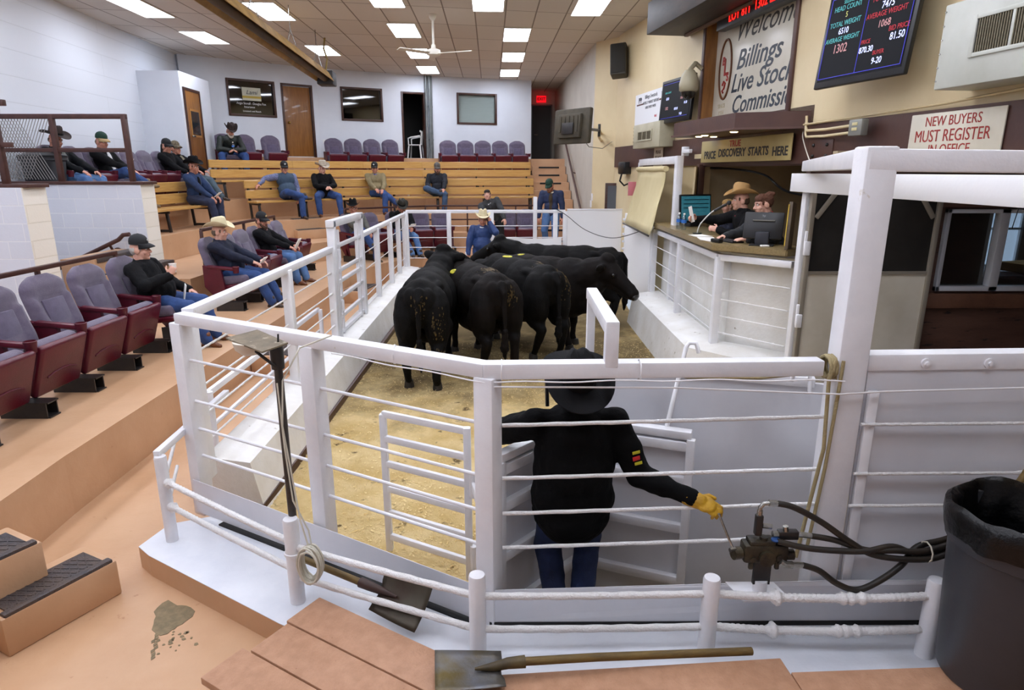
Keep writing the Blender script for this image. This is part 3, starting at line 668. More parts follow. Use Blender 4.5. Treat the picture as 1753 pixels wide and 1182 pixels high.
# screens
BLUEL = mat('screen_blue', '#2c2ca0', .4, emit=.6, ec='#3838d0'); SCR = mat('screen_black', '#08090f', .5, spec=.12, emit=.02, ec='#10101c')
def ink(n, c, e=1.0): return mat('ink_' + n, c, .5, emit=e, ec=c)
CY, WHT, REDI, PNK, YEL = ink('cyan', '#4aa0a0', .35), ink('white', '#c8d0ff', .9), ink('red', '#a01828', .45), ink('pink', '#b08080', .5), ink('yellow', '#b0b060', .5)
def frame_at(y, z, o, tilt, yaw):
    """screen axes on the wall: e along the wall, u up, leaning forward by tilt"""
    e = Matrix.Rotation(yaw, 3, 'Z') @ WE; n = e.cross(V((0, 0, 1))); u = (V((0, 0, 1)) * math.cos(tilt) + n * math.sin(tilt) ); n2 = e.cross(u)
    return WR(y, z, o), e, u, n2
def screen(y, z, o, wd, h, tilt, yaw, label, items, lines, name='wall_screen'):
    P, e, u, n = frame_at(y, z, o, tilt, yaw); rot = Matrix((e, -n, u)).transposed()
    t = thing(name, label, 'screen', WR(y, z - h / 2, .0))
    MB().box(P, (wd, .05, h), rot, .012).build('casing', PLASTICB, t, 35, True)
    MB().box(P + n * .026 + u * .012, (wd - .09, .006, h - .11), rot).build('display', SCR, t, 0, True)
    for k, (a, b, c, d) in enumerate(lines):
        MB().box(P + n * .031 + e * ((a + c) / 2) * wd + u * ((b + d) / 2) * h, (max(abs(c - a) * wd, .005), .002, max(abs(d - b) * h, .005)), rot).build('rule_line', BLUEL, t, 0, True)
    for s, a, b, sz, m in items: text(s, sz * h, m, t, P + n * .031 + e * a * wd + u * b * h, e, u, 'lettering', ext=.001, sx=.86)
    MB().bar(WR(y, z, 0), P - n * .02, .12, .12).build('wall_bracket', BLACKSTEEL, t, 35, True)
    return t
screen(6.82, 3.84, .30, 1.22, .92, R(-6), R(4), 'large wall screen of head counts and weights above the register notice',
  [('SELLING', -.25, .37, .05, CY), ('HEAD COUNT', -.25, .31, .075, CY), ('5', -.25, .235, .08, YEL), ('TOTAL WEIGHT', -.25, .15, .075, CY), ('6510', -.25, .07, .09, WHT), ('AVERAGE WEIGHT', -.25, -.01, .072, CY), ('1302', -.25, -.11, .13, PNK),
   ('HEAD', .2, .42, .07, REDI), ('7', .2, .37, .08, WHT), ('TOTAL WEIGHT', .2, .29, .075, REDI), ('7475', .2, .21, .1, WHT), ('AVERAGE WEIGHT', .2, .13, .075, REDI), ('1068', .2, .03, .1, PNK), ('BID PRICE', .36, -.04, .07, REDI), ('81.50', .36, -.12, .1, WHT),
   ('PRICE', .04, -.11, .06, REDI), ('870.30', .06, -.19, .085, WHT), ('BUYER', .2, -.24, .06, REDI), ('9-20', .2, -.32, .09, WHT)],
  [(-.02, -.40, -.02, .43), (-.455, -.40, -.455, .43), (.45, -.40, .45, .43), (-.455, -.40, .45, -.40), (-.455, .43, .45, .43)])
screen(11.75, 3.72, .16, 1.22, .72, R(-4), R(3), 'smaller dim wall screen behind the dome camera',
  [('HEAD COUNT', -.25, .2, .06, CY), ('6510', -.25, .06, .09, WHT), ('1302', -.25, -.16, .1, PNK), ('7475', .15, .2, .09, WHT), ('1068', .2, .02, .08, PNK), ('870.30', .06, -.2, .08, WHT), ('81.50', .34, -.1, .08, WHT), ('9-20', .22, -.33, .08, WHT)],
  [(-.42, -.38, .42, -.38), (-.42, .4, .42, .4)])
# brand poster
ps = thing('wall_poster', 'white poster with rows of faint print above the small air conditioner', 'poster', WR(13.5, 3.4, 0))
b = MB(); wbox(b, 14.3, 12.45, 3.36, 4.06, 0, .012, 0); b.build('board', mat('poster_white', '#e2e3e6', .5), ps, 0, True)
PK = mat('poster_ink', '#4a4a50', .6); PB = mat('poster_brown', '#5a3a30', .6)
for (y, z, s, sz, m) in ((13.4, 3.97, 'Billings Livestock', .1, PK), (13.4, 3.86, 'WEEKLY MARKET REPORT', .075, PK), (13.4, 3.77, 'HERE EVERY WEEK', .07, PK), (13.1, 3.58, 'SALE', .06, REDI), (13.5, 3.45, 'steers  heifers  cows  bulls  pairs', .06, PK)): text(s, sz, m, ps, WR(y, z, .014), WE)
for y in (14.0, 12.75):
    b = MB(); wbox(b, y + .2, y - .2, 3.84, 3.87, .012, .014, 0); b.build('rule_line', PB, ps, 0, True)
    b = MB(); P, e, u = WR(y, 3.94, .014), WE, V((0, 0, 1))
    b.slab([P + e * a + u * c for a, c in ((-.1, .05), (.06, .05), (.1, .02), (.08, -.02), (.06, 0), (.05, -.06), (.02, -.06), (.02, -.01), (-.05, -.01), (-.06, -.06), (-.09, -.06))], .001, WN); b.build('cattle_mark', PK, ps, 0, True)
# register notice
ns = thing('notice_board', 'white notice reading new buyers must register in office, red letters', 'sign', WR(5.86, 2.66, .05))
REDP = mat('red_sign_paint', '#a02a22', .5); SB = mat('sign_white', '#e2dccb', .4, c2='#d6cfbc', vs=2, c3='#6d5a34', vs3=22, thr3=.72)
b = MB(); wbox(b, 6.36, 5.36, 2.60, 3.05, .045, .06, .02); b.build('board', SB, ns, 35, True)
for s, z, sz in (('NEW BUYERS', 2.975, .118), ('MUST REGISTER', 2.85, .145), ('IN OFFICE', 2.735, .118)): text(s, sz, REDP, ns, WR(5.88, z, .0615), WE, sx=.86 if sz < .13 else .8)
# price discovery sign
pd = thing('price_sign', 'cream sign reading true price discovery starts here under the canopy', 'sign', WR(9.5, 2.66, .08))
b = MB(); wbox(b, 10.72, 8.2, 2.68, 3.0, .1, .12, .03); b.build('board', mat('sign_tan', '#b9a873', .4, c2='#ab9963', vs=2), pd, 35, True)
text('TRUE', .12, REDP, pd, WR(9.62, 2.93, .122), WE, sx=1.15, bold=.003)
INKB = mat('sign_black', '#1d2026', .5)
for k, (s, y, dz) in enumerate((('PRICE', 10.40, -.005), ('DISCOVERY', 9.71, .015), ('STARTS', 8.97, .015), ('HERE', 8.44, 0))): text(s, .155, INKB, pd, WR(y, 2.79 + dz, .122), WE, sx=1.0, bold=.004)
# canopy over the booth
cp = thing('booth_canopy', 'dark maroon projecting canopy with small downlights over the auction booth', 'canopy', WR(9.3, 3.05, 0))
b = MB(); b.prism([(wr_x(10.35), 10.35), (2.42, 10.2), (2.72, 8.35), (wr_x(8.05), 8.05)], 3.06, 3.24); b.build('box', MAROONB, cp, 35, True)
b = MB(); b.prism([(wr_x(10.35) - .02, 10.37), (2.39, 10.22), (2.70, 8.33), (wr_x(8.05) - .02, 8.03)], 3.04, 3.065); b.build('edge_trim', mat('canopy_trim', '#5d433b', .4), cp, 35, True)
for k, (x, y) in enumerate(((2.72, 9.9), (2.72, 9.6), (2.95, 9.95), (2.85, 8.75))):
    MB().lathe([(0, 0), (.035, 0), (.055, .012), (.06, .02)], (x, y, 3.03), 16).build('downlight', mat('downlight_glow', '#ffe2b0', .4, emit=9, ec='#ffdca0'), cp, 60, True)
# billboard in its recess
PCB = 3.32
bb = thing('billboard', 'large white billboard welcoming people to the livestock commission above the canopy', 'sign', WR(9.6, 3.3, -.3))
b = MB(); wbox(b, 10.9, 8.62, PCB, 4.78, -.12, -.1, .003); b.build('board', mat('billboard_white', '#d9d4c4', .22, c2='#cfc9b6', vs=1.5), bb, 35, True)
NVI = mat('billboard_navy', '#23303c', .4); SCI = mat('billboard_script', '#3c3a36', .5)
for s, y, z, sz, m, sh, sx in (('Welcome', 9.5, 4.50, .4, SCI, .5, 1.05), ('Billings', 9.62, 4.10, .37, NVI, .3, 1.2), ('Live Stock', 9.52, 3.79, .36, NVI, .3, 1.1), ('Commission', 9.38, 3.49, .34, NVI, .3, 1.05)): text(s, sz, m, bb, WR(y, z, -.098), WE, shear=sh, sx=sx, bold=.004 if m is NVI else 0)
text('SINCE', .09, mat('faded_ink', '#b5a98c', .6), bb, WR(10.6, 3.52, -.098), WE); text('1934', .09, MATS['faded_ink'], bb, WR(10.6, 3.42, -.098), WE)
b = MB(); n_ = 40; P = WR(10.55, 4.04, -.095)
b.tube([P + WE * .19 * math.cos(2 * math.pi * k / n_) + V((0, 0, .42 * math.sin(2 * math.pi * k / n_))) for k in range(n_)], .018, 6, closed=True); b.build('oval_ring', LEATHER, bb, 60, True)
for s, a, c, sz in (('B', -.07, .12, .16), ('L', .02, .02, .34), ('S', .08, -.12, .16)): text(s, sz, REDP, bb, P + WE * a + V((0, 0, c)), WE, bold=.006)
b = MB(); b.tube([P + WE * a + V((0, 0, c)) for a, c in ((-.06, -.22), (-.02, -.17), (.03, -.2), (.0, -.27), (-.06, -.3), (-.02, -.33))], .015, 6); b.build('rope_mark', REDP, bb, 60, True)
# timber framing of the recess
mb = MB(); wbox(mb, 11.0, 10.92, 3.24, CZ, -.14, .1, .004); wbox(mb, 8.58, 8.5, 3.24, CZ, -.02, .03, .004); struct('trim_5', mb, MAROONB)
mb = MB(); wbox(mb, 10.92, 10.42, 3.24, 4.8, -.14, -.122, 0); wbox(mb, 11.0, 8.5, 4.78, CZ, -.14, -.1, 0); wbox(mb, 10.95, 10.9, 3.24, 4.8, -.14, .08, 0); struct('trim_6', mb, OAKDOOR, 0)
mb = MB(); wbox(mb, 11.05, 8.1, 3.24, CZ, -.3, -.14, 0); struct('wall_right_recess', mb, CREAM, 0)
# led ticker box at the top
lb = thing('ticker_box', 'dark overhead ticker cabinet with red moving letters above the billboard', 'sign', WR(10, 4.9, 0))
b = MB(); wbox(b, 11.75, 8.2, 4.72, 5.2, .02, .75, .01); b.build('cabinet', mat('cabinet_brown', '#1e1510', .6, c2='#34261c', vs=3, stretch=(3, .6, 3)), lb, 35, True)
b = MB(); wbox(b, 11.6, 9.4, 4.68, 4.72, .1, .16, .003); b.build('support_rail', mat('rail_brown', '#6b5240', .6), lb, 35, True)
ld = MB(); wbox(ld, 10.5, 8.35, 4.55, 4.76, -.02, .12, .004); ld.build('display', PLASTICB, lb, 35, True)
text('LOT 811  1302 LBS', .17, mat('led_red', '#ff2018', .4, emit=3, ec='#ff1812'), lb, WR(9.45, 4.655, .122), WE, sx=1.0)
# dome camera
dc = thing('dome_camera', 'beige dome security camera on a curved wall arm in front of the small screen', 'camera', WR(10.9, 3.8, 0))
DCM = mat('camera_beige', '#a89f84', .45)
P = WR(10.95, 4.1, .1); Q = WR(10.95, 3.98, .30)
MB().tube([P, P + V((-.1, 0, .08)), Q + V((.08, 0, .2)), Q + V((0, 0, .1))], .035, 10).build('arm', DCM, dc, 60, True)
MB().lathe([(0, .1), (.07, .1), (.12, .03), (.15, -.1), (.145, -.2), (.12, -.22), (0, -.22)], Q, 24).build('housing', DCM, dc, 50, True)
MB().lathe([(.115, -.2), (.105, -.27), (.06, -.32), (0, -.335)], Q, 24).build('dome_lens', mat('smoked_dome', '#23201c', .08), dc, 60, True)
# loudspeaker and back-of-screen on arms at the pier
sp = thing('loudspeaker', 'dark grey loudspeaker tilted high on the cream pier', 'speaker', (2.28, 14.9, 4.5))
SPM = mat('speaker_grey', '#3a3730', .6, bump=.3, bs=90); rt = Matrix.Rotation(R(-14), 3, 'X') @ Matrix.Rotation(R(-18), 3, 'Z')
MB().box((0, 0, .32), (.34, .3, .66), rt, .03).build('cabinet', SPM, sp); MB().box(rt @ V((0, -.16, 0)) + V((0, 0, .32)), (.29, .02, .6), rt, .01).build('grille', mat('speaker_cloth', '#2b2925', .8, bump=.6, bs=200), sp)
MB().bar((.1, .1, .35), (.25, .62, .4), .05, .05).build('wall_bracket', BLACKSTEEL, sp)
tb = thing('swing_arm_screen', 'old flat screen seen from its dusty back, on a swing arm at the pier', 'screen', (1.12, 12.6, 3.0))
TBM = mat('dusty_plastic', '#4c4433', .7, c2='#3a3428', vs=5); rt = Matrix.Rotation(R(-52), 3, 'Z') @ Matrix.Rotation(R(-4), 3, 'X')
b = MB(); b.box((0, 0, .35), (.95, .09, .62), rt, .03); b.build('casing', TBM, tb); MB().box(rt @ V((0, .05, 0)) + V((0, 0, .35)), (.88, .01, .54), rt).build('display', SCR, tb)
b = MB(); b.box(rt @ V((0, -.07, 0)) + V((0, 0, .35)), (.6, .08, .42), rt, .02)
for k in range(-2, 3): b.box(rt @ V((.11 * k, -.115, .0)) + V((0, 0, .38)), (.05, .012, .28), rt)
b.build('rear_cover', TBM, tb); MB().box(rt @ V((0, -.125, -.05)) + V((0, 0, .35)), (.3, .03, .2), rt, .005).build('mount_plate', BLACKSTEEL, tb)
mb = MB(); mb.bar((.1, -.02, .32), (.62, 1.0, .34), .05, .05); mb.bar((.62, 1.0, .22), (.62, 1.0, .46), .05, .06, up=(0, 1, 0)); mb.build('swing_arm', BLACKSTEEL, tb)
mb = MB(); mb.bar((.6, 1.0, .4), (1.0, 3.6, .42), .04, .05); mb.bar((.6, 1.0, .26), (1.0, 3.6, .26), .04, .05); mb.build('wall_arm', CREAM, tb)
MB().tube([(.2, .1, .15), (.4, .8, .02), (.8, 1.8, .02), (1.15, 2.8, .2)], .008, 6).build('cable', PLASTICB, tb, 60)
# electrical box, conduits, cables on the band
eb = thing('junction_box', 'grey outlet box with conduit on the maroon band beside the register notice', 'outlet', WR(7.0, 2.85, .05))
b = MB(); wbox(b, 7.06, 6.86, 2.9, 3.06, .12, .2, .01); b.build('box', mat('grey_box', '#8b8b84', .4, metal=.3), eb, 35, True)
b = MB(); wbox(b, 7.0, 6.92, 2.95, 2.98, .2, .206, .002); wbox(b, 7.0, 6.92, 3.0, 3.03, .2, .206, .002); b.build('socket', mat('socket_cream', '#c9bd8c', .4), eb, 35, True)
for dz in (-.03, .04): MB().tube([WR(7.05, 2.97 + dz, .14), WR(7.6, 2.96 + dz, .1), WR(8.0, 2.97 + dz, .06), WR(8.04, 3.0 + dz, .05), WR(8.06, 3.14 + dz, .05)], .016, 8).build('conduit', CREAM, eb, 60, True)
MB().tube([WR(8.2, 3.08, .06), WR(7.0, 3.1, .06), WR(6.0, 3.12, .06), WR(4.4, 3.2, .06)], .012, 6).build('cable', CREAM, eb, 60, True)
# steel plate with bolts on band, small camera, tiny sign, black bracket
pl = thing('bolt_plate', 'maroon steel plate with four bolts on the band below the outlet box', 'plate', WR(7.75, 2.7, .05))
b = MB(); wbox(b, 7.95, 7.5, 2.66, 2.9, .04, .05, .003); b.build('plate', MAROONB, pl, 35, True)
for yy in (7.85, 7.6):
    for zz in (2.72, 2.84): MB().ball(WR(yy, zz, .055), .02).build('bolt', BLACKSTEEL, pl, 60, True)
sc_ = thing('wall_camera', 'small white box camera on the maroon band under the canopy corner', 'camera', WR(11.5, 2.8, .05))
b = MB(); wbox(b, 11.35, 11.05, 2.84, 2.9, .12, .18, .01); b.build('body', WHITEC, sc_, 35, True); b = MB(); wbox(b, 11.46, 11.36, 2.8, 2.95, .04, .14, .01); b.build('mount', WHITEC, sc_, 35, True)
ts = thing('small_sign', 'narrow pale sign with brown lettering under the small air conditioner', 'sign', WR(12.75, 2.65, .05))
b = MB(); wbox(b, 12.95, 12.5, 2.62, 2.98, .05, .06, .003); b.build('board', mat('pale_sign', '#cbb9a0', .6), ts, 35, True)
for k, s in enumerate(('PLEASE', 'DO NOT', 'SMOKE')): text(s, .085, PB, ts, WR(12.72, 2.9 - .1 * k, .062), WE)
# small dark window low on the pier side and black wall gear above
f = MB(); f.box((2.42, 15.44, 1.84), (.52, .06, .9), None, .005); w5 = struct('window_4', f, DARKWOOD); MB().box((2.42, 15.4, 1.84), (.42, .02, .78)).build('window_pane', mat('grey_pane', '#5a6068', .1), w5)
bg = thing('wall_projector', 'black wall-mounted unit with hanging cables left of the roller shade', 'equipment', (2.55, 14.6, 2.5))
MB().box((0, 0, .12), (.4, .36, .26), Matrix.Rotation(.2, 3, 'Z'), .03).build('body', PLASTICB, bg); MB().bar((.05, .1, .12), (.2, .8, .16), .06, .06).build('wall_bracket', BLACKSTEEL, bg)
MB().tube([(-.15, 0, .05), (-.2, -.02, -.15), (-.1, 0, -.25), (.05, 0, -.18), (.1, 0, 0)], .02, 8).build('cable', PLASTICB, bg, 60)
pk = MB(); pk.box((2.5, 13.9, 2.2), (.16, .02, .28), None, .004); pk.box((2.54, 14.15, 2.2), (.04, .5, .04)); tag(pk.build('pink_notice', mat('pink_paper', '#d07a82', .6)), 'small pink notice behind the roller shade edge', 'notice')
mb = MB()
for z in (1.95, 1.78): mb.box((1.93, 16.0 + (2 - z), z), (.03, .14, .17), None, .01)
tag(mb.build('wall_switch', WHITEC), 'white switch boxes on the pier edge by the stairs', 'switch')
# handrail on the stair wall
hr = MB(); p0, p1 = V((1.66, 21.9, 3.7)), V((1.84, 17.2, 1.35)); hr.tube([p0, p1], .03, 10)
h = thing('stair_handrail', 'dark slanting handrail on the grey wall of the long stairs', 'handrail', p1); hr.build('rail', RUST, h, 60, True)
for f_ in (.1, .5, .9): p = p0.lerp(p1, f_); MB().tube([p, p + V((.11, 0, -.03))], .015, 8).build('bracket', RUST, h, 60, True)
# window into the office beside the sliding door
YW = 6.75
f = MB()
ALU = mat('white_window_frame', '#c9ccd2', .35, metal=.2)
for a, b, c, d_ in ((4.42, 6.0, 2.14, 2.18), (4.42, 6.0, 1.34, 1.39), (4.42, 4.46, 1.34, 2.18), (4.97, 5.06, 1.34, 2.18)): f.box(((a + b) / 2, YW - .01, (c + d_) / 2), (b - a, .1, d_ - c), None, .004)
w6 = struct('window_5', f, ALU)
MB().box((5.2, YW + .03, 1.76), (1.55, .006, .76)).build('window_pane', GL, w6, 0)
DAY = mat('daylight_outside', '#dfeaff', .5, emit=3.5, ec='#dfeaff')
f = MB(); dv = thing('office_window', 'bright daylit window with white bars seen through the office glass', 'window', (6.6, 8.4, 1.6)); dv['kind'] = 'structure'
MB().box((6.68, 8.93, 1.8), (.42, .02, 1.0)).build('bright_pane', DAY, dv, 0, True)
for dx in (-.22, 0, .22): f.box((6.68 + dx, 8.9, 1.8), (.03, .04, 1.05))
for q in (-.5, 0, .5): f.box((6.68, 8.9, 1.8 + q), (.46, .04, .03))
f.build('window_bars', WHITEC, dv, 35, True)
ol = thing('office_fill_light', 'added ceiling panel brightening the office behind the glass', 'ceiling light', (6.0, 7.9, 2.8)); MB().box((0, 0, -.01), (.6, .6, .02)).build('diffuser', DIFF, ol)  # unseen lamp panel, added to brighten the dark office interior
dk = thing('office_desk', 'cluttered desk with a cardboard tray behind the office glass', 'desk', (5.95, 7.7, .7))
MB().box((0, 0, .68), (1.6, .8, .05), None, .01).build('desk_top', mat('blue_grey_top', '#3c4654', .3), dk); MB().box((0, 0, .34), (1.5, .7, .64)).build('pedestal', OFF, dk)
tag(MB().box((6.0, 7.6, 1.47), (.4, .3, .1), Matrix.Rotation(.3, 3, 'Z'), .01).build('cardboard_tray', mat('cardboard', '#b8935c', .8)), 'tan cardboard tray lying on the office desk', 'tray')
# ---------------------------------------------------------------- block half walls with steel screen
mb = MB(); mb.prism([(-9, 10.02), (-5.58, 10.02), (-5.58, 10.4), (-9, 10.4)], -.1, 2.36); struct('wall_half_rear', mb, [BLOCKV], 0)
mb = MB(); mb.prism([(-5.579, 10.02), (-5.575, 10.02), (-5.575, 10.4), (-5.579, 10.4)], -.1, 2.36); struct('wall_half_rear', mb, [BLOCKE], 0)
mb = MB(); mb.prism([(-9, 7.98), (-5.88, 7.98), (-5.88, 8.4), (-9, 8.4)], -.1, 2.36); struct('wall_half_near', mb, [BLOCKV], 0)
mb = MB(); mb.prism([(-5.879, 7.98), (-5.875, 7.98), (-5.875, 8.4), (-5.879, 8.4)], -.1, 2.36); struct('wall_half_near', mb, [BLOCKE], 0)
MESHW = mat('steel_mesh_wire', '#8d8a88', .5, metal=.4)
def screen_frame(y, x1, label, panels, name):
    t = thing('steel_screen', label, 'railing', (x1, y, 2.36))
    mb = MB(); mb.bar((-8.9, y, 2.38), (x1 + .06, y, 2.38), .4, .045); mb.build('wall_cap', RUST, t, 35, True)
    mb = MB(); mb.bar((-8.9, y, 3.34), (x1 - .16, y, 3.34), .06, .07); mb.bar((-8.9, y, 2.86), (x1 - .16, y, 2.86), .05, .06); mb.build('rail', RUST, t, 35, True)
    for x in panels: MB().bar((x, y, 2.4), (x, y, 3.37), .07, .07, up=(0, 1, 0)).build('post', RUST, t, 35, True)
    return t
ta = screen_frame(10.2, -5.58, 'brown steel screen with rails and mesh on the farther block half wall', (-5.78, -6.86, -8.2), 'a')
tb_ = screen_frame(8.2, -5.88, 'brown steel screen corner on the nearer block half wall at the frame edge', (-6.2, -7.4), 'b')
m_ = MB()
for k in range(64):
    for sg in (1, -1):
        x0 = -8.2 + k * .045 - (0 if sg > 0 else 0); 
        a, b = (x0, 10.2, 2.43), (x0 + sg * .44, 10.2, 3.32)
        if max(a[0], b[0]) > -6.9 or min(a[0], b[0]) < -8.2: continue
        m_.tube([a, b], .0045, 4)
m_.build('wire_mesh', MESHW, ta, 0, True)
# grey trash can standing behind the screen
tc_ = thing('grey_bin', 'dark grey bin behind the brown steel screen on the half wall', 'bin', (-7.4, 10.63, T3))
MB().lathe([(0, 0), (.24, 0), (.3, .8), (.33, .82), (.33, .86), (.28, .86), (.26, .1), (0, .1)], (0, 0, 0), 24, sx=1.15, sy=.55).build('body', mat('bin_grey', '#3a3c40', .5), tc_, 40)
MB().lathe([(0, 0.95), (.2, .94), (.34, .89), (.34, .86), (0, .86)], (0, 0, 0), 24, sx=1.15, sy=.55).build('lid', PLASTICB, tc_, 40)
# handrails
h = thing('wall_handrail', 'short brown handrail fixed to the block half wall behind the near seats', 'handrail', (-6.5, 9.9, 1.3))
MB().tube([(-7.4, 9.88, .9), (-5.95, 9.88, 1.55), (-5.88, 9.9, 1.62), (-5.78, 9.9, 1.63)], .032, 10).build('rail', RUST, h, 60, True)
MB().tube([(-6.1, 9.88, 1.48), (-6.08, 9.92, 1.38), (-6.06, 10.02, 1.36)], .02, 8).build('bracket', RUST, h, 60, True); MB().cyl((-6.06, 9.99, 1.36), (-6.06, 10.02, 1.36), .06).build('rosette', RUST, h, 40, True)
h = thing('seat_railing', 'long brown pipe railing running behind the near row of seats', 'railing', (-5.15, 6, T1))
mb = MB(); mb.bar((-5.15, 2, 1.53), (-5.15, 8.45, 1.53), .05, .05); mb.build('rail', RUST, h, 35, True)
for y in (3.2, 5.3, 7.0, 8.43): MB().bar((-5.15, y, T1), (-5.15, y, 1.53), .045, .045, up=(0, 1, 0)).build('post', RUST, h, 35, True)
h = thing('aisle_railing', 'dark pipe railing on the tier edge behind the cream hat row', 'railing', (-4.9, 12, TB))
mb = MB(); mb.bar((-4.98, 10.5, 1.64), (-4.98, 15.0 - 1.2, 1.64), .05, .05); mb.bar((-4.98, 10.5, 1.27), (-4.98, 13.8, 1.27), .04, .04); mb.build('rail', RUST, h, 35, True)
for y in (10.5, 12.2, 13.8): MB().bar((-4.98, y, TB - .02), (-4.98, y, 1.64), .045, .045, up=(0, 1, 0)).build('post', RUST, h, 35, True)
h = thing('walkway_railing', 'long dark pipe railing on the tier edge behind the far low row of seats', 'railing', (-1, 17.9, TB))
pts = [(-4.1, 16.15), (-3.1, 17.0), (-2.3, 17.56), (-1.8, 17.7), (.6, 17.86)]
for zz, ww in ((1.66, .045), (1.3, .035)):
    mb = MB()
    for a, b in zip(pts, pts[1:]): mb.bar((*a, zz), (*b, zz), ww, ww)
    mb.build('rail', RUST, h, 35, True)
for (x, y) in pts + [(-1.2, 17.74), (-.4, 17.79), (.1, 17.83)]: MB().bar((x, y, TB - .01), (x, y, 1.66), .04, .04, up=(0, 1, 0)).build('post', RUST, h, 35, True)

# ---------------------------------------------------------------- benches
def bench(pts, zf, label, seat_z=.45, legs=()):
    """pts runs along the back; bench faces to the right of its direction"""
    t = thing('bench', label, 'bench', (pts[0][0], pts[0][1], zf), 0, 'wooden benches on the tiers')
    P = [V(p) for p in pts]; N = []
    for i in range(len(P)):
        d = (P[min(i + 1, len(P) - 1)] - P[max(i - 1, 0)]).normalized(); N.append(V((d.y, -d.x)))
    def off(i, o): return P[i] + N[i] * o
    def board(o0, o1, z0, z1, name):
        mb = MB()
        for i in range(len(P) - 1):
            a, b, c, d = off(i, o0), off(i + 1, o0), off(i + 1, o1), off(i, o1)
            mb.prism([a, b, c, d], zf + z0, zf + z1)
        bmesh.ops.bevel(mb.bm, geom=list(mb.bm.edges), offset=.006, segments=1, affect='EDGES')
        mb.build(name, PINE, t, 35, True)
    board(.04, .24, seat_z - .05, seat_z, 'seat_board'); board(.25, .44, seat_z - .05, seat_z, 'seat_board')
    board(-.02, .025, seat_z + .05, seat_z + .245, 'back_board'); board(-.05, -.005, seat_z + .285, seat_z + .47, 'back_board')
    L = [0]
    for a, b in zip(P, P[1:]): L.append(L[-1] + (b - a).length)
    n = max(2, int(L[-1] / 1.35) + 1)
    for k in range(n):
        s = .12 + (L[-1] - .24) * k / (n - 1); i = max(j for j in range(len(L) - 1) if L[j] <= s + 1e-6); f = (s - L[i]) / (L[i + 1] - L[i])
        p = P[i].lerp(P[i + 1], f); nn = N[i].lerp(N[i + 1], f).normalized()
        q = lambda o, z: V((p.x + nn.x * o, p.y + nn.y * o, zf + z))
        mb = MB(); mb.bar(q(.38, .0), q(.34, seat_z - .05), .05, .05); mb.bar(q(.0, .0), q(-.075, seat_z + .44), .045, .05); mb.bar(q(.38, .03), q(.03, .03), .045, .045); mb.bar(q(.4, seat_z - .075), q(.0, seat_z - .075), .045, .05)
        mb.build('leg_frame', BLACKSTEEL, t, 35, True)
    return t
bench([(-6.95, 10.75), (-6.85, 14.35)], T2, 'pine bench on the side tier where the man in the denim jacket sits')
bench([(-6.35, 15.85), (-5.2, 17.35), (-3.8, 18.45), (-2.5, 18.95), (.62, 19.3)], T2, 'lower long pine bench along the far tiers with four men seated')
bench([(-7.2, 16.0), (-5.85, 17.95), (-4.25, 19.2), (-2.65, 19.85), (.56, 20.3)], T3, 'upper long pine bench along the far tiers, empty')

# ---------------------------------------------------------------- theatre seats
def back_mesh():
    mb = MB(); H_, n, m = .66, 22, 26; rings = []
    for i in range(n + 1):
        t = i / n; z = H_ * t
        hw = .295 + .02 * math.sin(min(1, t / .7) * math.pi * .5)
        if t > .72: u = (t - .72) / .28; hw *= max(.0, 1 - u ** 2.6) ** .42 if u < 1 else 0
        hw = max(hw, .12 if i == n else 0)
        th = .06 - .02 * t; ring = []
        for k in range(m):
            a = k / (m // 2)
            if k <= m // 2: x = -1 + 2 * k / (m // 2); front = True
            else: x = 1 - 2 * (k - m // 2) / (m // 2); front = False
            X = hw * x; e = (1 - abs(x) ** 6) ** .5 if abs(x) < 1 else 0
            if front:
                y = th * e
                if t < .64: y += .035 * math.exp(-((abs(X) - .235) / .06) ** 2) * e - (.006 if abs(X) < .16 else 0)
                if .02 < t < .66 and abs(abs(X) - .165) < .014: y -= .012
                if abs(t - .64) < .03 and abs(X) < .17: y -= .012
                y += .02 * math.exp(-((t - .84) / .09) ** 2) * e + .012 * math.exp(-((t - .25) / .14) ** 2) * e
            else: y = -th * .7 * e
            ring.append(mb.bm.verts.new((X, y, z)))
        rings.append(ring)
    for A, B in zip(rings, rings[1:]):
        for k in range(m): mb.bm.faces.new((A[k], A[(k + 1) % m], B[(k + 1) % m], B[k]))
    mb.bm.faces.new(rings[0]); mb.bm.faces.new(rings[-1])
    return mb
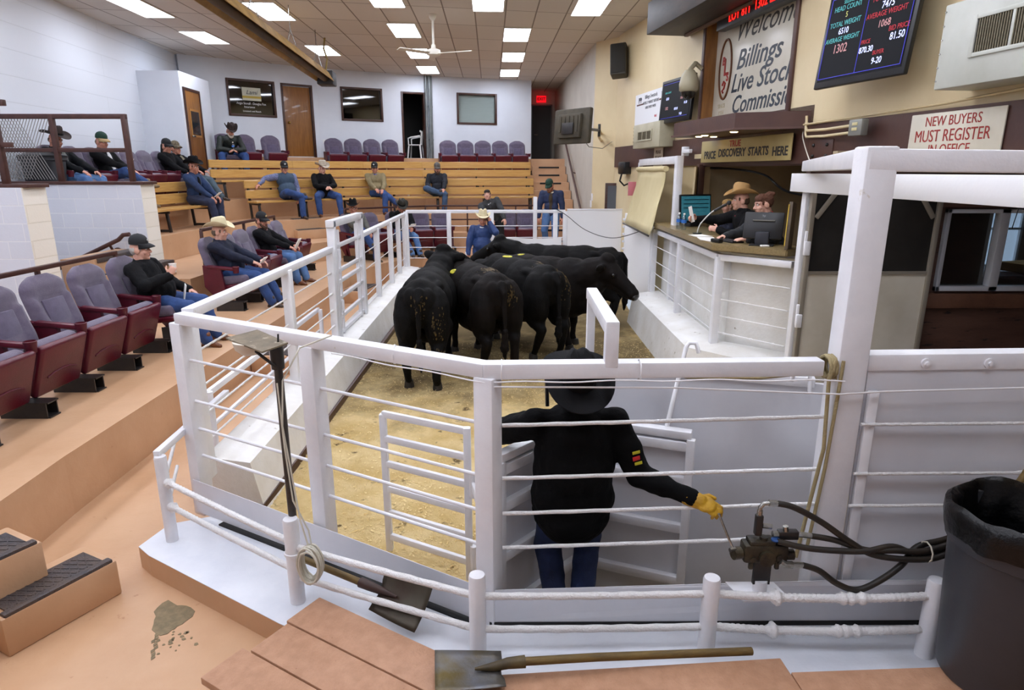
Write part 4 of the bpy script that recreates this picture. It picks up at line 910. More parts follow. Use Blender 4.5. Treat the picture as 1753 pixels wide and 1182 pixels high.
def seat_proto(name, tip, both):
    """faces +Y; origin on the tier under the seat"""
    t = thing('theatre_seat', 'x', 'seat', (0, 0, 0), 0)
    rb = Matrix.Rotation(R(15), 4, 'X'); T = Matrix.Translation((0, -.2, .42)) @ rb
    mb = back_mesh(); bmesh.ops.transform(mb.bm, matrix=T, verts=mb.bm.verts); mb.build('backrest', FABRIC, t, 60)
    mb = MB(); mb.box((0, .05, .235), (.30, .02, .36), None, .012); bmesh.ops.transform(mb.bm, matrix=T, verts=mb.bm.verts); mb.build('lumbar_panel', FABRICD, t, 50)
    S = (Matrix.Translation((0, .07, .17)) if tip > 30 else Matrix.Translation((0, -.1, .375))) @ Matrix.Rotation(R(tip), 4, 'X')
    mb = MB(); mb.box((0, .22, .045), (.58, .46, .13), None, .05, 4); bmesh.ops.transform(mb.bm, matrix=S, verts=mb.bm.verts); mb.build('seat_cushion', FABRIC, t, 60)
    mb = MB(); mb.box((0, .225, -.045), (.6, .48, .07), None, .03, 3)
    mb.tube([(-.19, .16, -.081), (-.1, .19, -.084), (0, .2, -.085), (.1, .19, -.084), (.19, .16, -.081)], .008, 6)
    bmesh.ops.transform(mb.bm, matrix=S, verts=mb.bm.verts); mb.build('seat_pan', PAN, t, 45)
    for sx in ((-1, 1) if both else (-1,)):
        x = sx * .345
        mb = MB(); mb.slab([(x - .025, -.28, .36), (x - .025, -.08, .13), (x - .025, .06, .13), (x - .025, .02, .3), (x - .025, -.02, .62), (x - .025, -.28, .68)], .05, (1, 0, 0)); mb.bar((x, .02, .12), (x, -.05, .3), .05, .08); mb.build('side_standard', PAN, t, 35)
        mb = MB(); mb.bar((x, -.22, .66), (x, .2, .62), .075, .05, .015); mb.lathe([(0, -.06), (.04, -.06), (.052, .035), (.046, .04), (.036, -.03), (0, -.03)], (x, .2, .625), 16); mb.build('armrest', PAN, t, 40)
        mb = MB()
        for dx, dz in ((-.065, 0), (.065, 0)): mb.box((x + dx, .08, .07), (.012, .4, .14))
        mb.box((x, .1, .006), (.13, .4, .012)); mb.box((x, .1, .134), (.13, .4, .012)); mb.build('foot_box', BLACKSTEEL, t, 35)
    return t
PROTO = {}
def seat(x, y, z, rz, label, group, tip=58, both=False, sc=None):
    k = (tip, both)
    if k not in PROTO:
        PROTO[k] = seat_proto('s', tip, both); o = PROTO[k]; o.location = (x, y, z); o.rotation_euler = (0, 0, rz); o['label'] = label; o['group'] = group
        o.scale = sc or (1, 1, 1); return o
    return dup(PROTO[k], (x, y, z), rz, label, group, sc or (1, 1, 1))
G = 'purple seats of the near side row'
near = ['cut by the left frame edge', 'second purple seat from the left frame edge, empty', 'third purple seat from the left frame edge, empty', 'empty purple seat next to the man with the coffee', 'purple seat under the man drinking coffee']
for i, y in enumerate((4.2, 4.88, 5.56, 6.25, 6.94, 7.63)):
    l = ['nearest purple seat, mostly outside the left frame edge', 'purple seat %s, maroon pan showing' % near[0], near[1] + ' with maroon pan', near[2] + ' with maroon pan', near[3], near[4]][i]
    seat(-4.22 - .02 * (y - 5), y, T1, R(-90), l, G, 6 if i == 5 else 72, i == 0)
G = 'purple seats of the row along the ring'
ln = ['purple seat under the man in the cream cowboy hat', 'empty purple seat right behind the cream hat man', 'second empty purple seat from the cream hat man', 'purple seat under the bearded man in the black cap', 'first empty purple seat beyond the man in the black jacket', 'last purple seat of the row along the ring']
for i in range(6):
    y = 9.95 + .69 * i; seat(-4.26 - .05 * (y - 9), y, T1, R(-90), ln[i], G, 6 if i in (0, 3) else 72, i == 0)
G = 'purple seats of the high row by the block wall'
ln = ['purple seat behind the wire mesh screen', 'purple seat under the man in the wide black hat behind the screen', 'empty purple seat next to the wide black hat behind the screen', 'purple seat under the man in the green and tan cap', 'third empty purple seat right of the brown screen', 'first empty purple seat right of the brown screen', 'second empty purple seat right of the brown screen', 'purple seat under the person in the black hooded top', 'purple seat under the man in the camouflage cap']
for i in range(1, 9):
    y = 10.42 + .588 * i; seat(-7.25 - .02 * (y - 12), y, T3, R(-91), ln[i], G, 6 if i in (1, 3, 7, 8) else 72, i == 1, (.9, 1, 1))
G = 'purple seats on the top tier'
def rowseat(L, G, z, rzs, sc, occ=()):
    for i, (x, y, l) in enumerate(L): seat(x, y, z, rzs[i] if isinstance(rzs, list) else rzs, l, G, 6 if i in occ else 72, i == 0, sc)
rowseat([(-7.32, 17.42, 'purple seat under the bearded man below the dark framed window'), (-6.92, 17.82, 'empty purple seat beside the bearded man'), (-6.42, 18.32, 'single purple seat left of the brown door')], G, T4, R(180 + 38), (.82, 1, 1), (0,))
rowseat([(-5.12 + .5 * i, 19.72 + .31 * i, '%s of the four purple seats between the brown door and the dark doorway' % ['leftmost', 'second', 'third', 'rightmost'][i]) for i in range(4)], G, T4, R(180 + 28), (.84, 1, 1))
rowseat([(-1.97 + .55 * i, 21.15 + .11 * i, '%s of the five purple seats under the blind-covered window' % ['leftmost', 'second', 'middle', 'fourth', 'rightmost'][i]) for i in range(5)], G, T4, R(180 + 12), (.84, 1, 1))
G = 'purple seats of the far low row'
rowseat([(-3.62, 15.25, 'purple seat under the man in glasses and black hat'), (-3.22, 15.8, 'empty purple seat with paper between the two black-hatted men'), (-2.77, 16.32, 'purple seat under the man writing in a dark hat'), (-2.29, 16.75, 'empty far purple seat right of the writing man'), (-1.81, 17.0, 'second empty far purple seat right of the writing man')], G, T1, [R(180 + 52), R(180 + 48), R(180 + 38), R(180 + 18), R(180 + 12)], (.78, 1, 1), (0, 2))
rowseat([(-.14, 17.1, 'left purple seat of the pair behind the ringman'), (.36, 17.15, 'right purple seat of the pair behind the ringman')], G, T1, R(180), (.78, 1, 1))

# ---------------------------------------------------------------- ring fences
RZ = [1.33, 1.04, .84, .64]
def knotrope(mb, a, b, r=.009, knots=(), sag=.0):
    a, b = V(a), V(b); n = 130 if knots else 24; pts, rad = [], []
    for i in range(n + 1):
        t = i / n; p = a.lerp(b, t); p.z -= sag * 4 * t * (1 - t); pts.append(p + V((0, 0, .0012 * math.sin(i * 2.1))))
        rr = r * (1 + .06 * math.sin(i * 1.7)); 
        for k in knots: rr += r * .62 * math.exp(-((t - k) / .016) ** 2)
        rad.append(rr)
    mb.tube(pts, r, 7, radii=rad)
fl = thing('front_fence', 'white steel front fence, angled run left of the centre post', 'fence', (-1.2, 3.6, .2))
A, B = V((-2.2, 4.19, 0)), V((-.12, 3.02, 0)); Z = lambda p, z: V((p.x, p.y, z))
MB().bar(Z(A, 1.615), Z(B, 1.615), .085, .075, .008).build('top_rail', WHITE, fl, 35, True)
for p, lab in ((A, 0), (A.lerp(B, .5), 1), (B, 2)):
    n = (B - A).normalized(); MB().box(Z(p, .885), (.11, .1, 1.4), Matrix((n, n.cross(V((0, 0, 1))) * -1, V((0, 0, 1)))).transposed(), .01).build('post', WHITE, fl, 35, True)
for z in RZ: MB().tube([Z(A, z), Z(B, z)], .0105, 8).build('rod', WHITE, fl, 60, True)
d = (B - A).normalized(); n = V((d.y, -d.x, 0))
MB().slab([Z(A + n * .06, .22), Z(B + n * .06, .22), Z(B + n * .06, .43), Z(A + n * .06, .47)], .004, n).build('steel_sheet', SHEETM, fl, 0, True)
fr = thing('front_fence', 'white steel front fence right of the centre post, before the gloved man', 'fence', (.8, 3.05, .2))
B2, C2 = V((-.05, 3.02, 0)), V((1.6, 3.08, 0))
MB().bar(Z(V((-.14, 3.02, 0)), 1.615), Z(C2 - V((.07, 0, 0)), 1.615), .085, .08, .008).build('top_rail', WHITE, fr, 35, True)
for i, z in enumerate(RZ):
    mb = MB(); knotrope(mb, Z(B2, z - .005), Z(C2, z + .02), .0105); mb.build('rod', ROPEW, fr, 60, True)
MB().slab([(-.1, 2.96, .22), (4.2, 2.99, .22), (4.2, 2.99, .46), (1.75, 2.99, .46), (-.1, 2.96, .42)], -.004, (0, -1, 0)).build('steel_sheet', SHEETM, fr, 0, True)
mb = MB(); a, b = (.45, 3.03, 1.6), (.5, 3.8, .0)
mb.bar((.48, 3.03, 1.63), (.48, 3.03, 1.84), .065, .065, up=(0, 1, 0)); mb.bar((.48, 2.998, 1.825), (.49, 3.94, 1.825), .065, .07); mb.bar((.488, 3.92, -.2), (.488, 3.92, 1.8), .05, .05, up=(0, 1, 0)); mb.build('arch_frame', WHITE, fr, 35, True)
# loose wire tied along the rail
mb = MB(); pts = []
for i in range(40):
    t = i / 39; x = -1.0 + 2.6 * t; y = (3.02 if x > -.12 else 3.02 + .562 * (-.12 - x)) - .055; pts.append((x, y, 1.575 + .004 * math.sin(i * .9) - .006 * math.sin(t * 6.0)))
mb.tube(pts, .004, 5)
for x in (-.62, -.05, .62):
    y = (3.02 if x > -.12 else 3.02 + .562 * (-.12 - x))
    mb.tube([V((x, y, 1.615)) + V((0, .055 * math.cos(k * .8), .052 * math.sin(k * .8))) for k in range(8)], .004, 5, closed=True)
tag(mb.build('tie_wire', WHITEC, None, 60), 'white cable tied along the front top rail of the ring', 'cable')
# big gantry post, beams, cattle chute head
gy = thing('gantry', 'tall thick white steel post with overhead beams at the ring exit', 'gantry', (1.66, 3.1, .2))
MB().box((1.665, 3.09, 1.43), (.15, .13, 2.46), None, .014).build('post', WHITE, gy, 35, True)
MB().bar((1.6, 3.09, 2.6), (4.15, 3.06, 2.57), .13, .1, .01).build('cross_beam', WHITE, gy, 35, True)
MB().bar((1.68, 3.08, 2.61), (2.98, 6.75, 2.60), .13, .1, .01).build('side_beam', WHITE, gy, 35, True)
MB().box((3.0, 6.72, 1.3), (.1, .1, 2.2), None, .01).build('rear_post', WHITE, gy, 35, True)
MB().bar((2.9, 6.92, 2.44), (2.9, 1.5, 2.44), .03, .18, .004).build('header_board', WHITEC, gy, 35, True)
gw = thing('alley_wall', 'white steel sheet wall with a heavy top rail right of the tall post', 'fence', (2.6, 3.1, .2))
MB().bar((1.75, 3.1, 1.64), (4.15, 3.1, 1.67), .1, .085, .008).build('top_rail', WHITE, gw, 35, True)
MB().slab([(1.76, 3.06, .28), (4.15, 3.06, .28), (4.15, 3.06, 1.62), (1.76, 3.06, 1.6)], .01, (0, 1, 0)).build('steel_sheet', SHEETM, gw, 0, True)
MB().bar((1.79, 3.04, .3), (1.79, 3.04, 1.5), .05, .03, up=(0, 1, 0)).build('flat_post', WHITE, gw, 35, True)
for i, (z, kn) in enumerate(((1.33, (.37, .40, .44)), (1.06, (.36, .39)), (.88, ()), (.62, ()))):
    mb = MB(); knotrope(mb, (1.74, 3.02, z), (4.15, 3.0, z + .03), .0085, kn); mb.build('rope', ROPEW, gw, 60, True)
for x in (2.03, 2.34):
    MB().lathe([(0, .022), (.012, .02), (.013, .012), (.026, .01), (.026, 0), (0, 0)], (x, 3.05, 1.64), 14, Matrix.Rotation(R(90), 3, 'X')).build('bolt', WHITE, gw, 40, True)
mb = MB(); mb.tube([(-.1, 2.97, 1.545), (.8, 3.0, 1.53), (1.6, 2.99, 1.5), (1.8, 3.0, 1.51), (3.2, 3.0, 1.55), (4.4, 3.0, 1.58)], .005, 6); tag(mb.build('stretched_wire', WHITEC, None, 60), 'thin white wire stretched under the top rail across the tall post', 'wire')
# outer pipe rail on the ledge
op = thing('pipe_rail', 'low white round-pipe rail with rope rails standing on the front ledge', 'railing', (-.2, 2.75, .2))
PP = [(-2.24, 3.8), (-1.21, 3.17), (-.17, 2.75), (.98, 2.77), (2.07, 2.75)]
PT = [.80, .72, .66, .63, .63]
for i, (x, y) in enumerate(PP):
    r = .042 if i else .038; lean = .0
    MB().lathe([(0, 0), (r, 0), (r, PT[i] - .2 - .012), (r * .9, PT[i] - .2), (0, PT[i] - .2 + (.012 if i in (2,) else 0))], (x, y, .2), 20).build('pipe_post', WHITE, op, 40, True)
MB().lathe([(.044, 0), (.05, .003), (.05, .017), (.044, .02)], (-1.21, 3.17, .5), 16).build('clamp_band', WHITE, op, 40, True)
for i in range(4):
    for j, z in enumerate(((.57, .40) if i < 1 else (.55, .36))):
        a, b = V((*PP[i], z + (.06 if i == 0 else 0) - (.012 if i > 1 else 0))), V((*PP[i + 1], z - (.012 if i > 0 else 0))); d = (b - a).normalized()
        mb = MB()
        if i == 3: knotrope(mb, a + d * .03, b - d * .03, .021, (.28, .29, .6, .64, .69), .02)
        else: knotrope(mb, a + d * .03, b - d * .03, .0185, (.02, .04) if i == 0 else (), .005)
        mb.build('rope_rail', ROPEW, op, 60, True)
MB().bar((-2.26, 3.8, .81), (-2.3, 4.95, .83), .045, .045).build('corner_rail', WHITE, op, 35, True)
for j, z in enumerate((.63, .46)):
    mb = MB(); knotrope(mb, (-2.24, 3.82, z), (-2.42, 4.3, z + .03), .012, (.08, .14)); mb.build('rope_rail', ROPEW, op, 60, True)
for x, y in ((-2.42, 4.9),): MB().cyl((x, y, .4), (x, y, .85), .03).build('pipe_post', WHITE, op, 40, True)
orl = thing('kerb_rail', 'low white rail along the outside of the left ring kerb', 'railing', (-2.45, 7, .05))
mb = MB(); mb.bar((-2.44, 4.9, .83), (-2.5, 8.2, .83), .04, .05); mb.bar((-2.44, 4.9, .55), (-2.5, 8.2, .55), .03, .03); mb.build('rail', WHITE, orl, 35, True)
for y in (4.95, 6.4, 8.15): MB().bar((-2.46, y, .05), (-2.46, y, .84), .045, .045, up=(0, 1, 0)).build('post', WHITE, orl, 35, True)
# left fence in two runs with the gate between
def side_fence(label, P, ztop, rods, rope=False, wd=.09):
    t = thing('side_fence', label, 'fence', (*P[0], .4)); P = [V((*p, 0)) for p in P]
    MB().bar(Z(P[0], ztop), Z(P[-1], ztop), .085, .07, .008).build('top_rail', WHITE, t, 35, True)
    for p in P:
        n = (P[-1] - P[0]).normalized(); MB().box(Z(p, (.4 + ztop) / 2), (wd, .1, ztop - .4), Matrix((V((n.y, -n.x, 0)), n, V((0, 0, 1)))).transposed(), .01).build('post', WHITE, t, 35, True)
    for z in rods:
        mb = MB(); knotrope(mb, Z(P[0], z), Z(P[-1], z), .0085, (.97, .985) if rope else ()); mb.build('rod', ROPEW if rope else WHITE, t, 60, True)
    return t
side_fence('white left fence of the ring between the front corner and the tall gate frame', [(-2.21, 4.32), (-2.22, 6.35), (-2.25, 8.1)][0:2] + [(-2.25, 8.05)], 1.615, (1.33, 1.07, .86, .66), True)
g = thing('ring_gate', 'tall white steel gate frame in the left fence of the ring', 'gate', (-2.26, 8.9, .4))
mb = MB()
for y in (8.2, 9.72): mb.box((-2.26, y, 1.18), (.1, .1, 1.56), None, .01)
mb.bar((-2.26, 8.13, 1.92), (-2.26, 9.79, 1.92), .1, .09); mb.build('outer_frame', WHITE, g, 35, True)
mb = MB()
for y in (8.45, 9.5): mb.box((-2.26, y, 1.1), (.05, .05, 1.45), None, .006)
for z in (1.62, 1.3, 1.16, .95, .7, .5): mb.bar((-2.26, 8.25, z), (-2.26, 9.68, z), .045, .05)
mb.build('barred_leaf', WHITE, g, 35, True)
for z in (1.45, .8): MB().cyl((-2.2, 8.28, z), (-2.2, 8.28, z + .14), .022).build('hinge', WHITE, g, 40, True)
side_fence('white left fence of the ring from the tall gate to the far corner', [(-2.28, 9.85), (-2.3, 11.1), (-2.33, 12.5), (-2.38, 13.7), (-2.42, 14.72)], 1.62, (1.33, 1.07, .66, .5))
ff = side_fence('white far fence of the ring behind the man on the phone', [(-2.38, 14.8), (-1.42, 14.82), (-.46, 14.84), (.98, 14.88), (1.2, 14.88)], 1.68, (1.36, 1.1, .88, .64))
MB().box((.52, 14.86, 1.5), (.09, .09, 1.0), None, .01).build('tall_post', WHITE, ff, 35, True)
b = MB(); b.slab([(-.18, 14.72, .4), (1.12, 14.76, .4), (1.12, 14.76, 1.1), (.45, 14.76, 1.08), (-.18, 14.72, 1.12)], .02, (0, 1, 0)); b.build('white_board', WHITEC, ff, 0, True)
b = MB(); b.box((.45, 14.73, .78), (.07, .02, .09), Matrix.Rotation(.5, 3, 'Y'), .01); b.box((.5, 14.73, .68), (.03, .02, .08)); b.build('latch', PLASTICB, ff, 35, True)
gl = thing('small_gate', 'short white barred gate just right of the man on the phone', 'gate', (-.4, 14.5, .4))
mb = MB(); mb.bar((-.42, 14.6, .95), (-.2, 14.3, .98), .05, .05); mb.bar((-.42, 14.6, .66), (-.2, 14.3, .69), .05, .05); mb.bar((-.42, 14.6, .0), (-.42, 14.6, 1.25), .05, .05, up=(0, 1, 0)); mb.bar((-.2, 14.3, .0), (-.2, 14.3, 1.0), .05, .05, up=(0, 1, 0)); mb.build('frame', WHITE, gl, 35, True)
wp = thing('ring_board', 'large plain white board at the far right of the ring', 'panel', (1.9, 14.9, .2)); MB().slab([(1.24, 14.85, .1), (2.52, 14.9, .1), (2.52, 14.9, 1.72), (1.24, 14.85, 1.72)], .04, (0, 1, 0)).build('board', WHITEC, wp, 0, True)
MB().bar((1.24, 14.87, 1.72), (2.52, 14.92, 1.72), .06, .03).build('cap_rail', WHITE, wp, 35, True)
mb = MB(); mb.tube(smooth_path([(.98, 14.8, 1.74), (1.22, 14.75, 1.6), (1.6, 14.2, 1.32), (2.0, 13.0, 1.27), (2.35, 11.6, 1.55), (2.42, 11.1, 1.62)]), .008, 6); tag(mb.build('hanging_cable', PLASTICB, None, 60), 'thin black cable sagging across the white boards to the desk corner', 'cable')
sd = thing('sliding_gate', 'tall white sliding panel on the right of the ring below the roller shade', 'gate', (2.45, 12.8, .0))
MB().slab([(2.5, 14.6, .02), (2.36, 11.15, .02), (2.36, 11.15, 1.66), (2.5, 14.6, 1.66)], .05, (1, 0, 0)).build('panel', WHITEC, sd, 0, True)
mb = MB()
for k in range(9): mb.box((2.47, 14.5, .25 + .16 * k), (.06, .03, .05), None, .01)
mb.build('rung', WHITE, sd, 35, True)
rs = thing('roller_shade', 'cream roller shade hanging from a white frame left of the auction desk', 'shade', (2.5, 12, 1.6))
SHM = mat('cream_shade', '#d6c79a', .7, c2='#cdbd8e', vs=1.5)
mb = MB(); n = 10; 
q0, q1 = V((2.5, 13.3, 0)), V((2.46, 10.75, 0))
A_ = [q0.lerp(q1, i / n) for i in range(n + 1)]
rows = []
for j in range(9):
    t = j / 8; rows.append([mb.bm.verts.new((p.x - .0 - .22 * t ** 1.5 + .012 * math.sin(i * 1.3 + j), p.y + .2 * t * (1 - 2 * i / n) * .3, 2.56 - 1.02 * t)) for i, p in enumerate(A_)])
for a, b in zip(rows, rows[1:]):
    for i in range(n): mb.bm.faces.new((a[i], a[i + 1], b[i + 1], b[i]))
me = mb.mesh('shade_cloth'); o = link('shade_cloth', me, SHM, rs, 60, True); md = o.modifiers.new('t', 'SOLIDIFY'); md.thickness = .006
MB().cyl(q0 + V((0, .02, 2.59)), q1 + V((0, -.02, 2.59)), .045, seg=18).build('roller', SHM, rs, 50, True)
MB().bar((2.26, 13.4, 1.53), (2.23, 10.7, 1.53), .02, .03).build('bottom_bar', BLACKSTEEL, rs, 35, True)
mb = MB(); mb.bar((2.58, 13.5, 2.72), (2.56, 10.25, 2.72), .07, .12); mb.bar((2.56, 10.32, .5), (2.56, 10.32, 2.78), .1, .16, up=(0, 1, 0)); mb.bar((2.58, 13.5, .6), (2.58, 13.5, 2.72), .08, .08, up=(0, 1, 0)); mb.build('frame', WHITE, rs, 35, True)
bp_ = MB(); bp_.slab([(2.75, 10.2, 1.75), (3.02, 11.0, 1.75), (3.02, 11.0, 2.62), (2.78, 10.25, 2.62)], .03, (1, -.3, 0)); struct('wall_booth_end', bp_, CREAM, 0)
st = MB(); st.bar((3.05, 10.85, .9), (3.05, 10.85, 2.66), .1, .12, .004, up=(0, 1, 0)); struct('trim_7', st, MAROONB)
# desk-side fence
df = thing('desk_fence', 'white rope fence in front of the auction desk on the right of the ring', 'fence', (2.45, 9, .5))
D0, D1, D2 = V((2.42, 11.1, 0)), V((2.44, 7.62, 0)), V((3.02, 6.95, 0))
for a, b in ((D0, D1), (D1, D2)): MB().bar(Z(a, 1.58), Z(b, 1.58), .08, .075, .008).build('top_rail', WHITE, df, 35, True)
for p in (D0, D0.lerp(D1, .5), D1): MB().box(Z(p, 1.05), (.09, .1, 1.06), None, .01).build('post', WHITE, df, 35, True)
for z, kn in ((1.33, (.25, .4, .7)), (1.08, (.3, .45, .8)), (.88, (.2, .4, .75)), (.68, (.15, .3, .55, .85)), (.52, ())):
    mb = MB(); knotrope(mb, Z(D0, z), Z(D1, z), .0075, (.96,)); mb.build('rope', ROPEW, df, 60, True)
    mb = MB(); knotrope(mb, Z(D1, z), Z(D2, z - .01), .009, kn); mb.build('rope', ROPEW, df, 60, True)
b = MB(); b.slab([Z(D0 + V((.16, 0, 0)), .5), Z(D1 + V((.16, .06, 0)), .5), Z(D1 + V((.16, .06, 0)), 1.62), Z(D0 + V((.16, 0, 0)), 1.62)], .02, (1, 0, 0)); b.slab([Z(D1 + V((.16, .06, 0)), .5), Z(D2 + V((.14, .1, 0)), .5), Z(D2 + V((.14, .1, 0)), 1.62), Z(D1 + V((.16, .06, 0)), 1.62)], .02, (.7, .7, 0))
b.build('backing_board', KERB, df, 0, True)
# auction desk
dk = thing('auction_desk', 'tan speckled counter of the auction booth above the rope fence', 'desk', (2.7, 9, .9))
DT = mat('tan_counter', '#8f7b52', .4, c2='#7b6944', vs=60, coat=.2)
mb = MB(); mb.prism([(2.62, 11.1), (2.34, 10.9), (2.32, 7.55), (2.95, 6.98), (3.3, 7.2), (2.95, 7.7), (2.95, 10.6)], 1.66, 1.735); bmesh.ops.bevel(mb.bm, geom=list(mb.bm.edges), offset=.01, segments=2, affect='EDGES'); mb.build('counter_top', DT, dk, 35, True)
mb = MB(); mb.prism([(2.64, 10.95), (2.64, 7.75), (3.06, 7.2), (3.3, 7.0), (3.34, 7.1), (3.1, 7.3), (2.7, 7.8), (2.7, 10.95)], .5, 1.66); mb.build('front_panel', KERB, dk, 0, True)
# catch pen panels behind the man
vp = thing('pen_panel', 'white framed steel panel right behind the gloved man, angled towards the post', 'panel', (.76, 3.77, -.2))
def framed(t, a, b, z0, z1, ns, zs):
    a, b = V((*a, 0)), V((*b, 0)); d = (b - a).normalized(); n = V((d.y, -d.x, 0))
    MB().slab([Z(a, z0), Z(b, z0), Z(b, z1), Z(a, z1)], .012, -n).build('steel_sheet', SHEETM, t, 0, True)
    mb = MB()
    for z in zs: mb.bar(Z(a + n * .02, z), Z(b + n * .02, z), .045, .06)
    for k in range(ns): p = a.lerp(b, k / (ns - 1)) + n * .02; mb.bar(Z(p, z0), Z(p, z1), .05, .05, up=(d.x, d.y, 0))
    mb.build('frame', WHITE, t, 35, True)
    MB().bar(Z(a, z1 + .02), Z(b, z1 + .02), .07, .05).build('top_rail', WHITE, t, 35, True)
framed(vp, (.46, 3.86), (1.08, 3.62), -.2, 1.0, 2, (.03, .4, .72, 0.95))
vl = thing('pen_panel', 'white framed steel panel behind the gloved man, hinged at the centre post', 'panel', (.2, 3.7, -.2))
framed(vl, (-.08, 3.3), (.44, 3.88), -.2, 1.0, 2, (.03, .4, .72, .95))
tp = thing('swing_gate', 'tall plain white gate sheet behind the catch pen', 'gate', (1.2, 3.8, 0))
MB().slab([(.55, 4.04, -.25), (2.0, 3.6, -.25), (2.0, 3.6, 1.33), (.55, 4.04, 1.33)], .03, (.3, .95, 0)).build('sheet', SHEETM, tp, 0, True)
MB().bar((.55, 4.05, 1.34), (1.8, 3.67, 1.34), .07, .06).build('top_rail', WHITE, tp, 35, True)
MB().tube([(1.64, 3.62, 1.36), (1.64, 3.6, 1.42), (1.68, 3.58, 1.45), (1.72, 3.57, 1.42), (1.73, 3.57, 1.3)], .012, 8).build('hinge_loop', WHITE, tp, 60, True)
mb = MB(); mb.tube([(1.6, 3.03, 1.57), (1.58, 3.2, 1.55), (1.4, 3.5, 1.42), (1.05, 3.7, 1.36), (.8, 3.75, 1.42)], .011, 8)
mb.tube([(1.58, 3.03, 1.66), (1.55, 3.02, 1.57), (1.57, 3.02, 1.2), (1.53, 3.03, .8), (1.50, 3.02, .58)], .010, 8); mb.tube([(1.61, 3.02, 1.66), (1.6, 3.01, 1.5), (1.59, 3.02, 1.1), (1.55, 3.02, .62)], .009, 8)
for k in range(3): mb.tube([V((1.555 + .015 * k, 3.08, 1.615)) + V((0, .06 * math.cos(a), .055 * math.sin(a))) for a in [j * .7 for j in range(9)]], .009, 6, closed=True)
tag(mb.build('tan_rope', mat('tan_rope', '#a8986f', .8, bump=.6, bs=120), None, 60), 'tan rope wrapped round the rail end beside the tall post', 'rope')
po = MB(); po.tube([(.93, 3.68, .98), (1.07, 3.85, 1.5), (1.09, 3.86, 1.53), (1.13, 3.85, 1.53), (1.15, 3.84, 1.47)], .014, 10); tag(po.build('sorting_pole', WHITEC, None, 60), 'white pole with a bent top leaning on the plain gate sheet', 'pole')
# small hinged gate behind the angled front fence
sg_ = thing('walk_gate', 'small white barred gate standing in the sawdust left of the centre post', 'gate', (-.5, 3.6, 0))
ga, gb = V((-.84, 3.95, 0)), V((-.27, 3.62, 0))
mb = MB()
for p, z1 in ((ga, 1.03), (gb, 1.07)): mb.bar(Z(p, .03), Z(p, z1), .045, .045, up=(0, 1, 0))
for z in (1.03, .86, .68, .5, .32, .14): mb.bar(Z(ga, z), Z(gb, z + .015), .03, .045)
mb.build('barred_leaf', WHITE, sg_, 35, True)
for z in (.62, .12): MB().cyl(Z(gb, z) + V((.03, -.02, 0)), Z(gb, z + .16) + V((.03, -.02, 0)), .022).build('hinge', WHITE, sg_, 40, True)
MB().bar(Z(gb, .7) + V((.03, -.02, 0)), (-.14, 3.1, .7), .02, .06).build('hinge_arm', WHITE, sg_, 35, True)
# dark sliding door of the exit alley
sl = thing('sliding_door', 'sliding door with smoky upper pane and stained white lower half behind the tall post', 'door', (3.7, 6.6, .0))
MB().box((3.62, 6.6, .78), (1.28, .03, 1.52)).build('lower_panel', mat('stained_white_panel', '#d3cdbf', .45, c2='#c6bfae', vs=2, c3='#8f7d3c', vs3=5, thr3=.66), sl, 0, True)
MB().box((3.62, 6.6, 1.98), (1.28, .014, .9)).build('upper_pane', mat('smoky_plexiglass', '#2c2926', .3, c2='#211f1d', vs=3, spec=.3), sl, 0, True)
mb = MB()
for x in (2.99, 4.25): mb.box((x, 6.59, 1.22), (.045, .06, 2.42), None, .004)
mb.box((3.62, 6.59, 1.55), (1.26, .05, .03)); mb.build('frame', mat('worn_aluminium', '#8f877a', .5, metal=.3), sl, 35, True)
mb = MB(); mb.bar((3.98, 6.57, 2.42), (4.2, 6.57, 2.1), .02, .05); mb.bar((3.25, 6.57, 2.42), (3.03, 6.57, 2.1), .02, .05); mb.build('corner_brace', MATS['worn_aluminium'], sl, 35, True)
for z in (1.75, 1.0):
    mb = MB(); mb.bar((2.96, 6.58, z), (2.96, 6.58, z + .22), .03, .03, up=(0, 1, 0)); mb.box((2.97, 6.56, z + .05), (.06, .04, .14), None, .008); mb.build('latch', WHITE, sl, 35, True)
br_ = MB(); br_.box((5.3, 6.7, 1.24), (2.1, .08, .15), None, .006); br_.box((5.3, 6.71, 2.3), (2.1, .06, .2), None, .006); struct('trim_8', br_, mat('old_brown_beam', '#6a4632', .6, c2='#533424', vs=3, bump=.2))
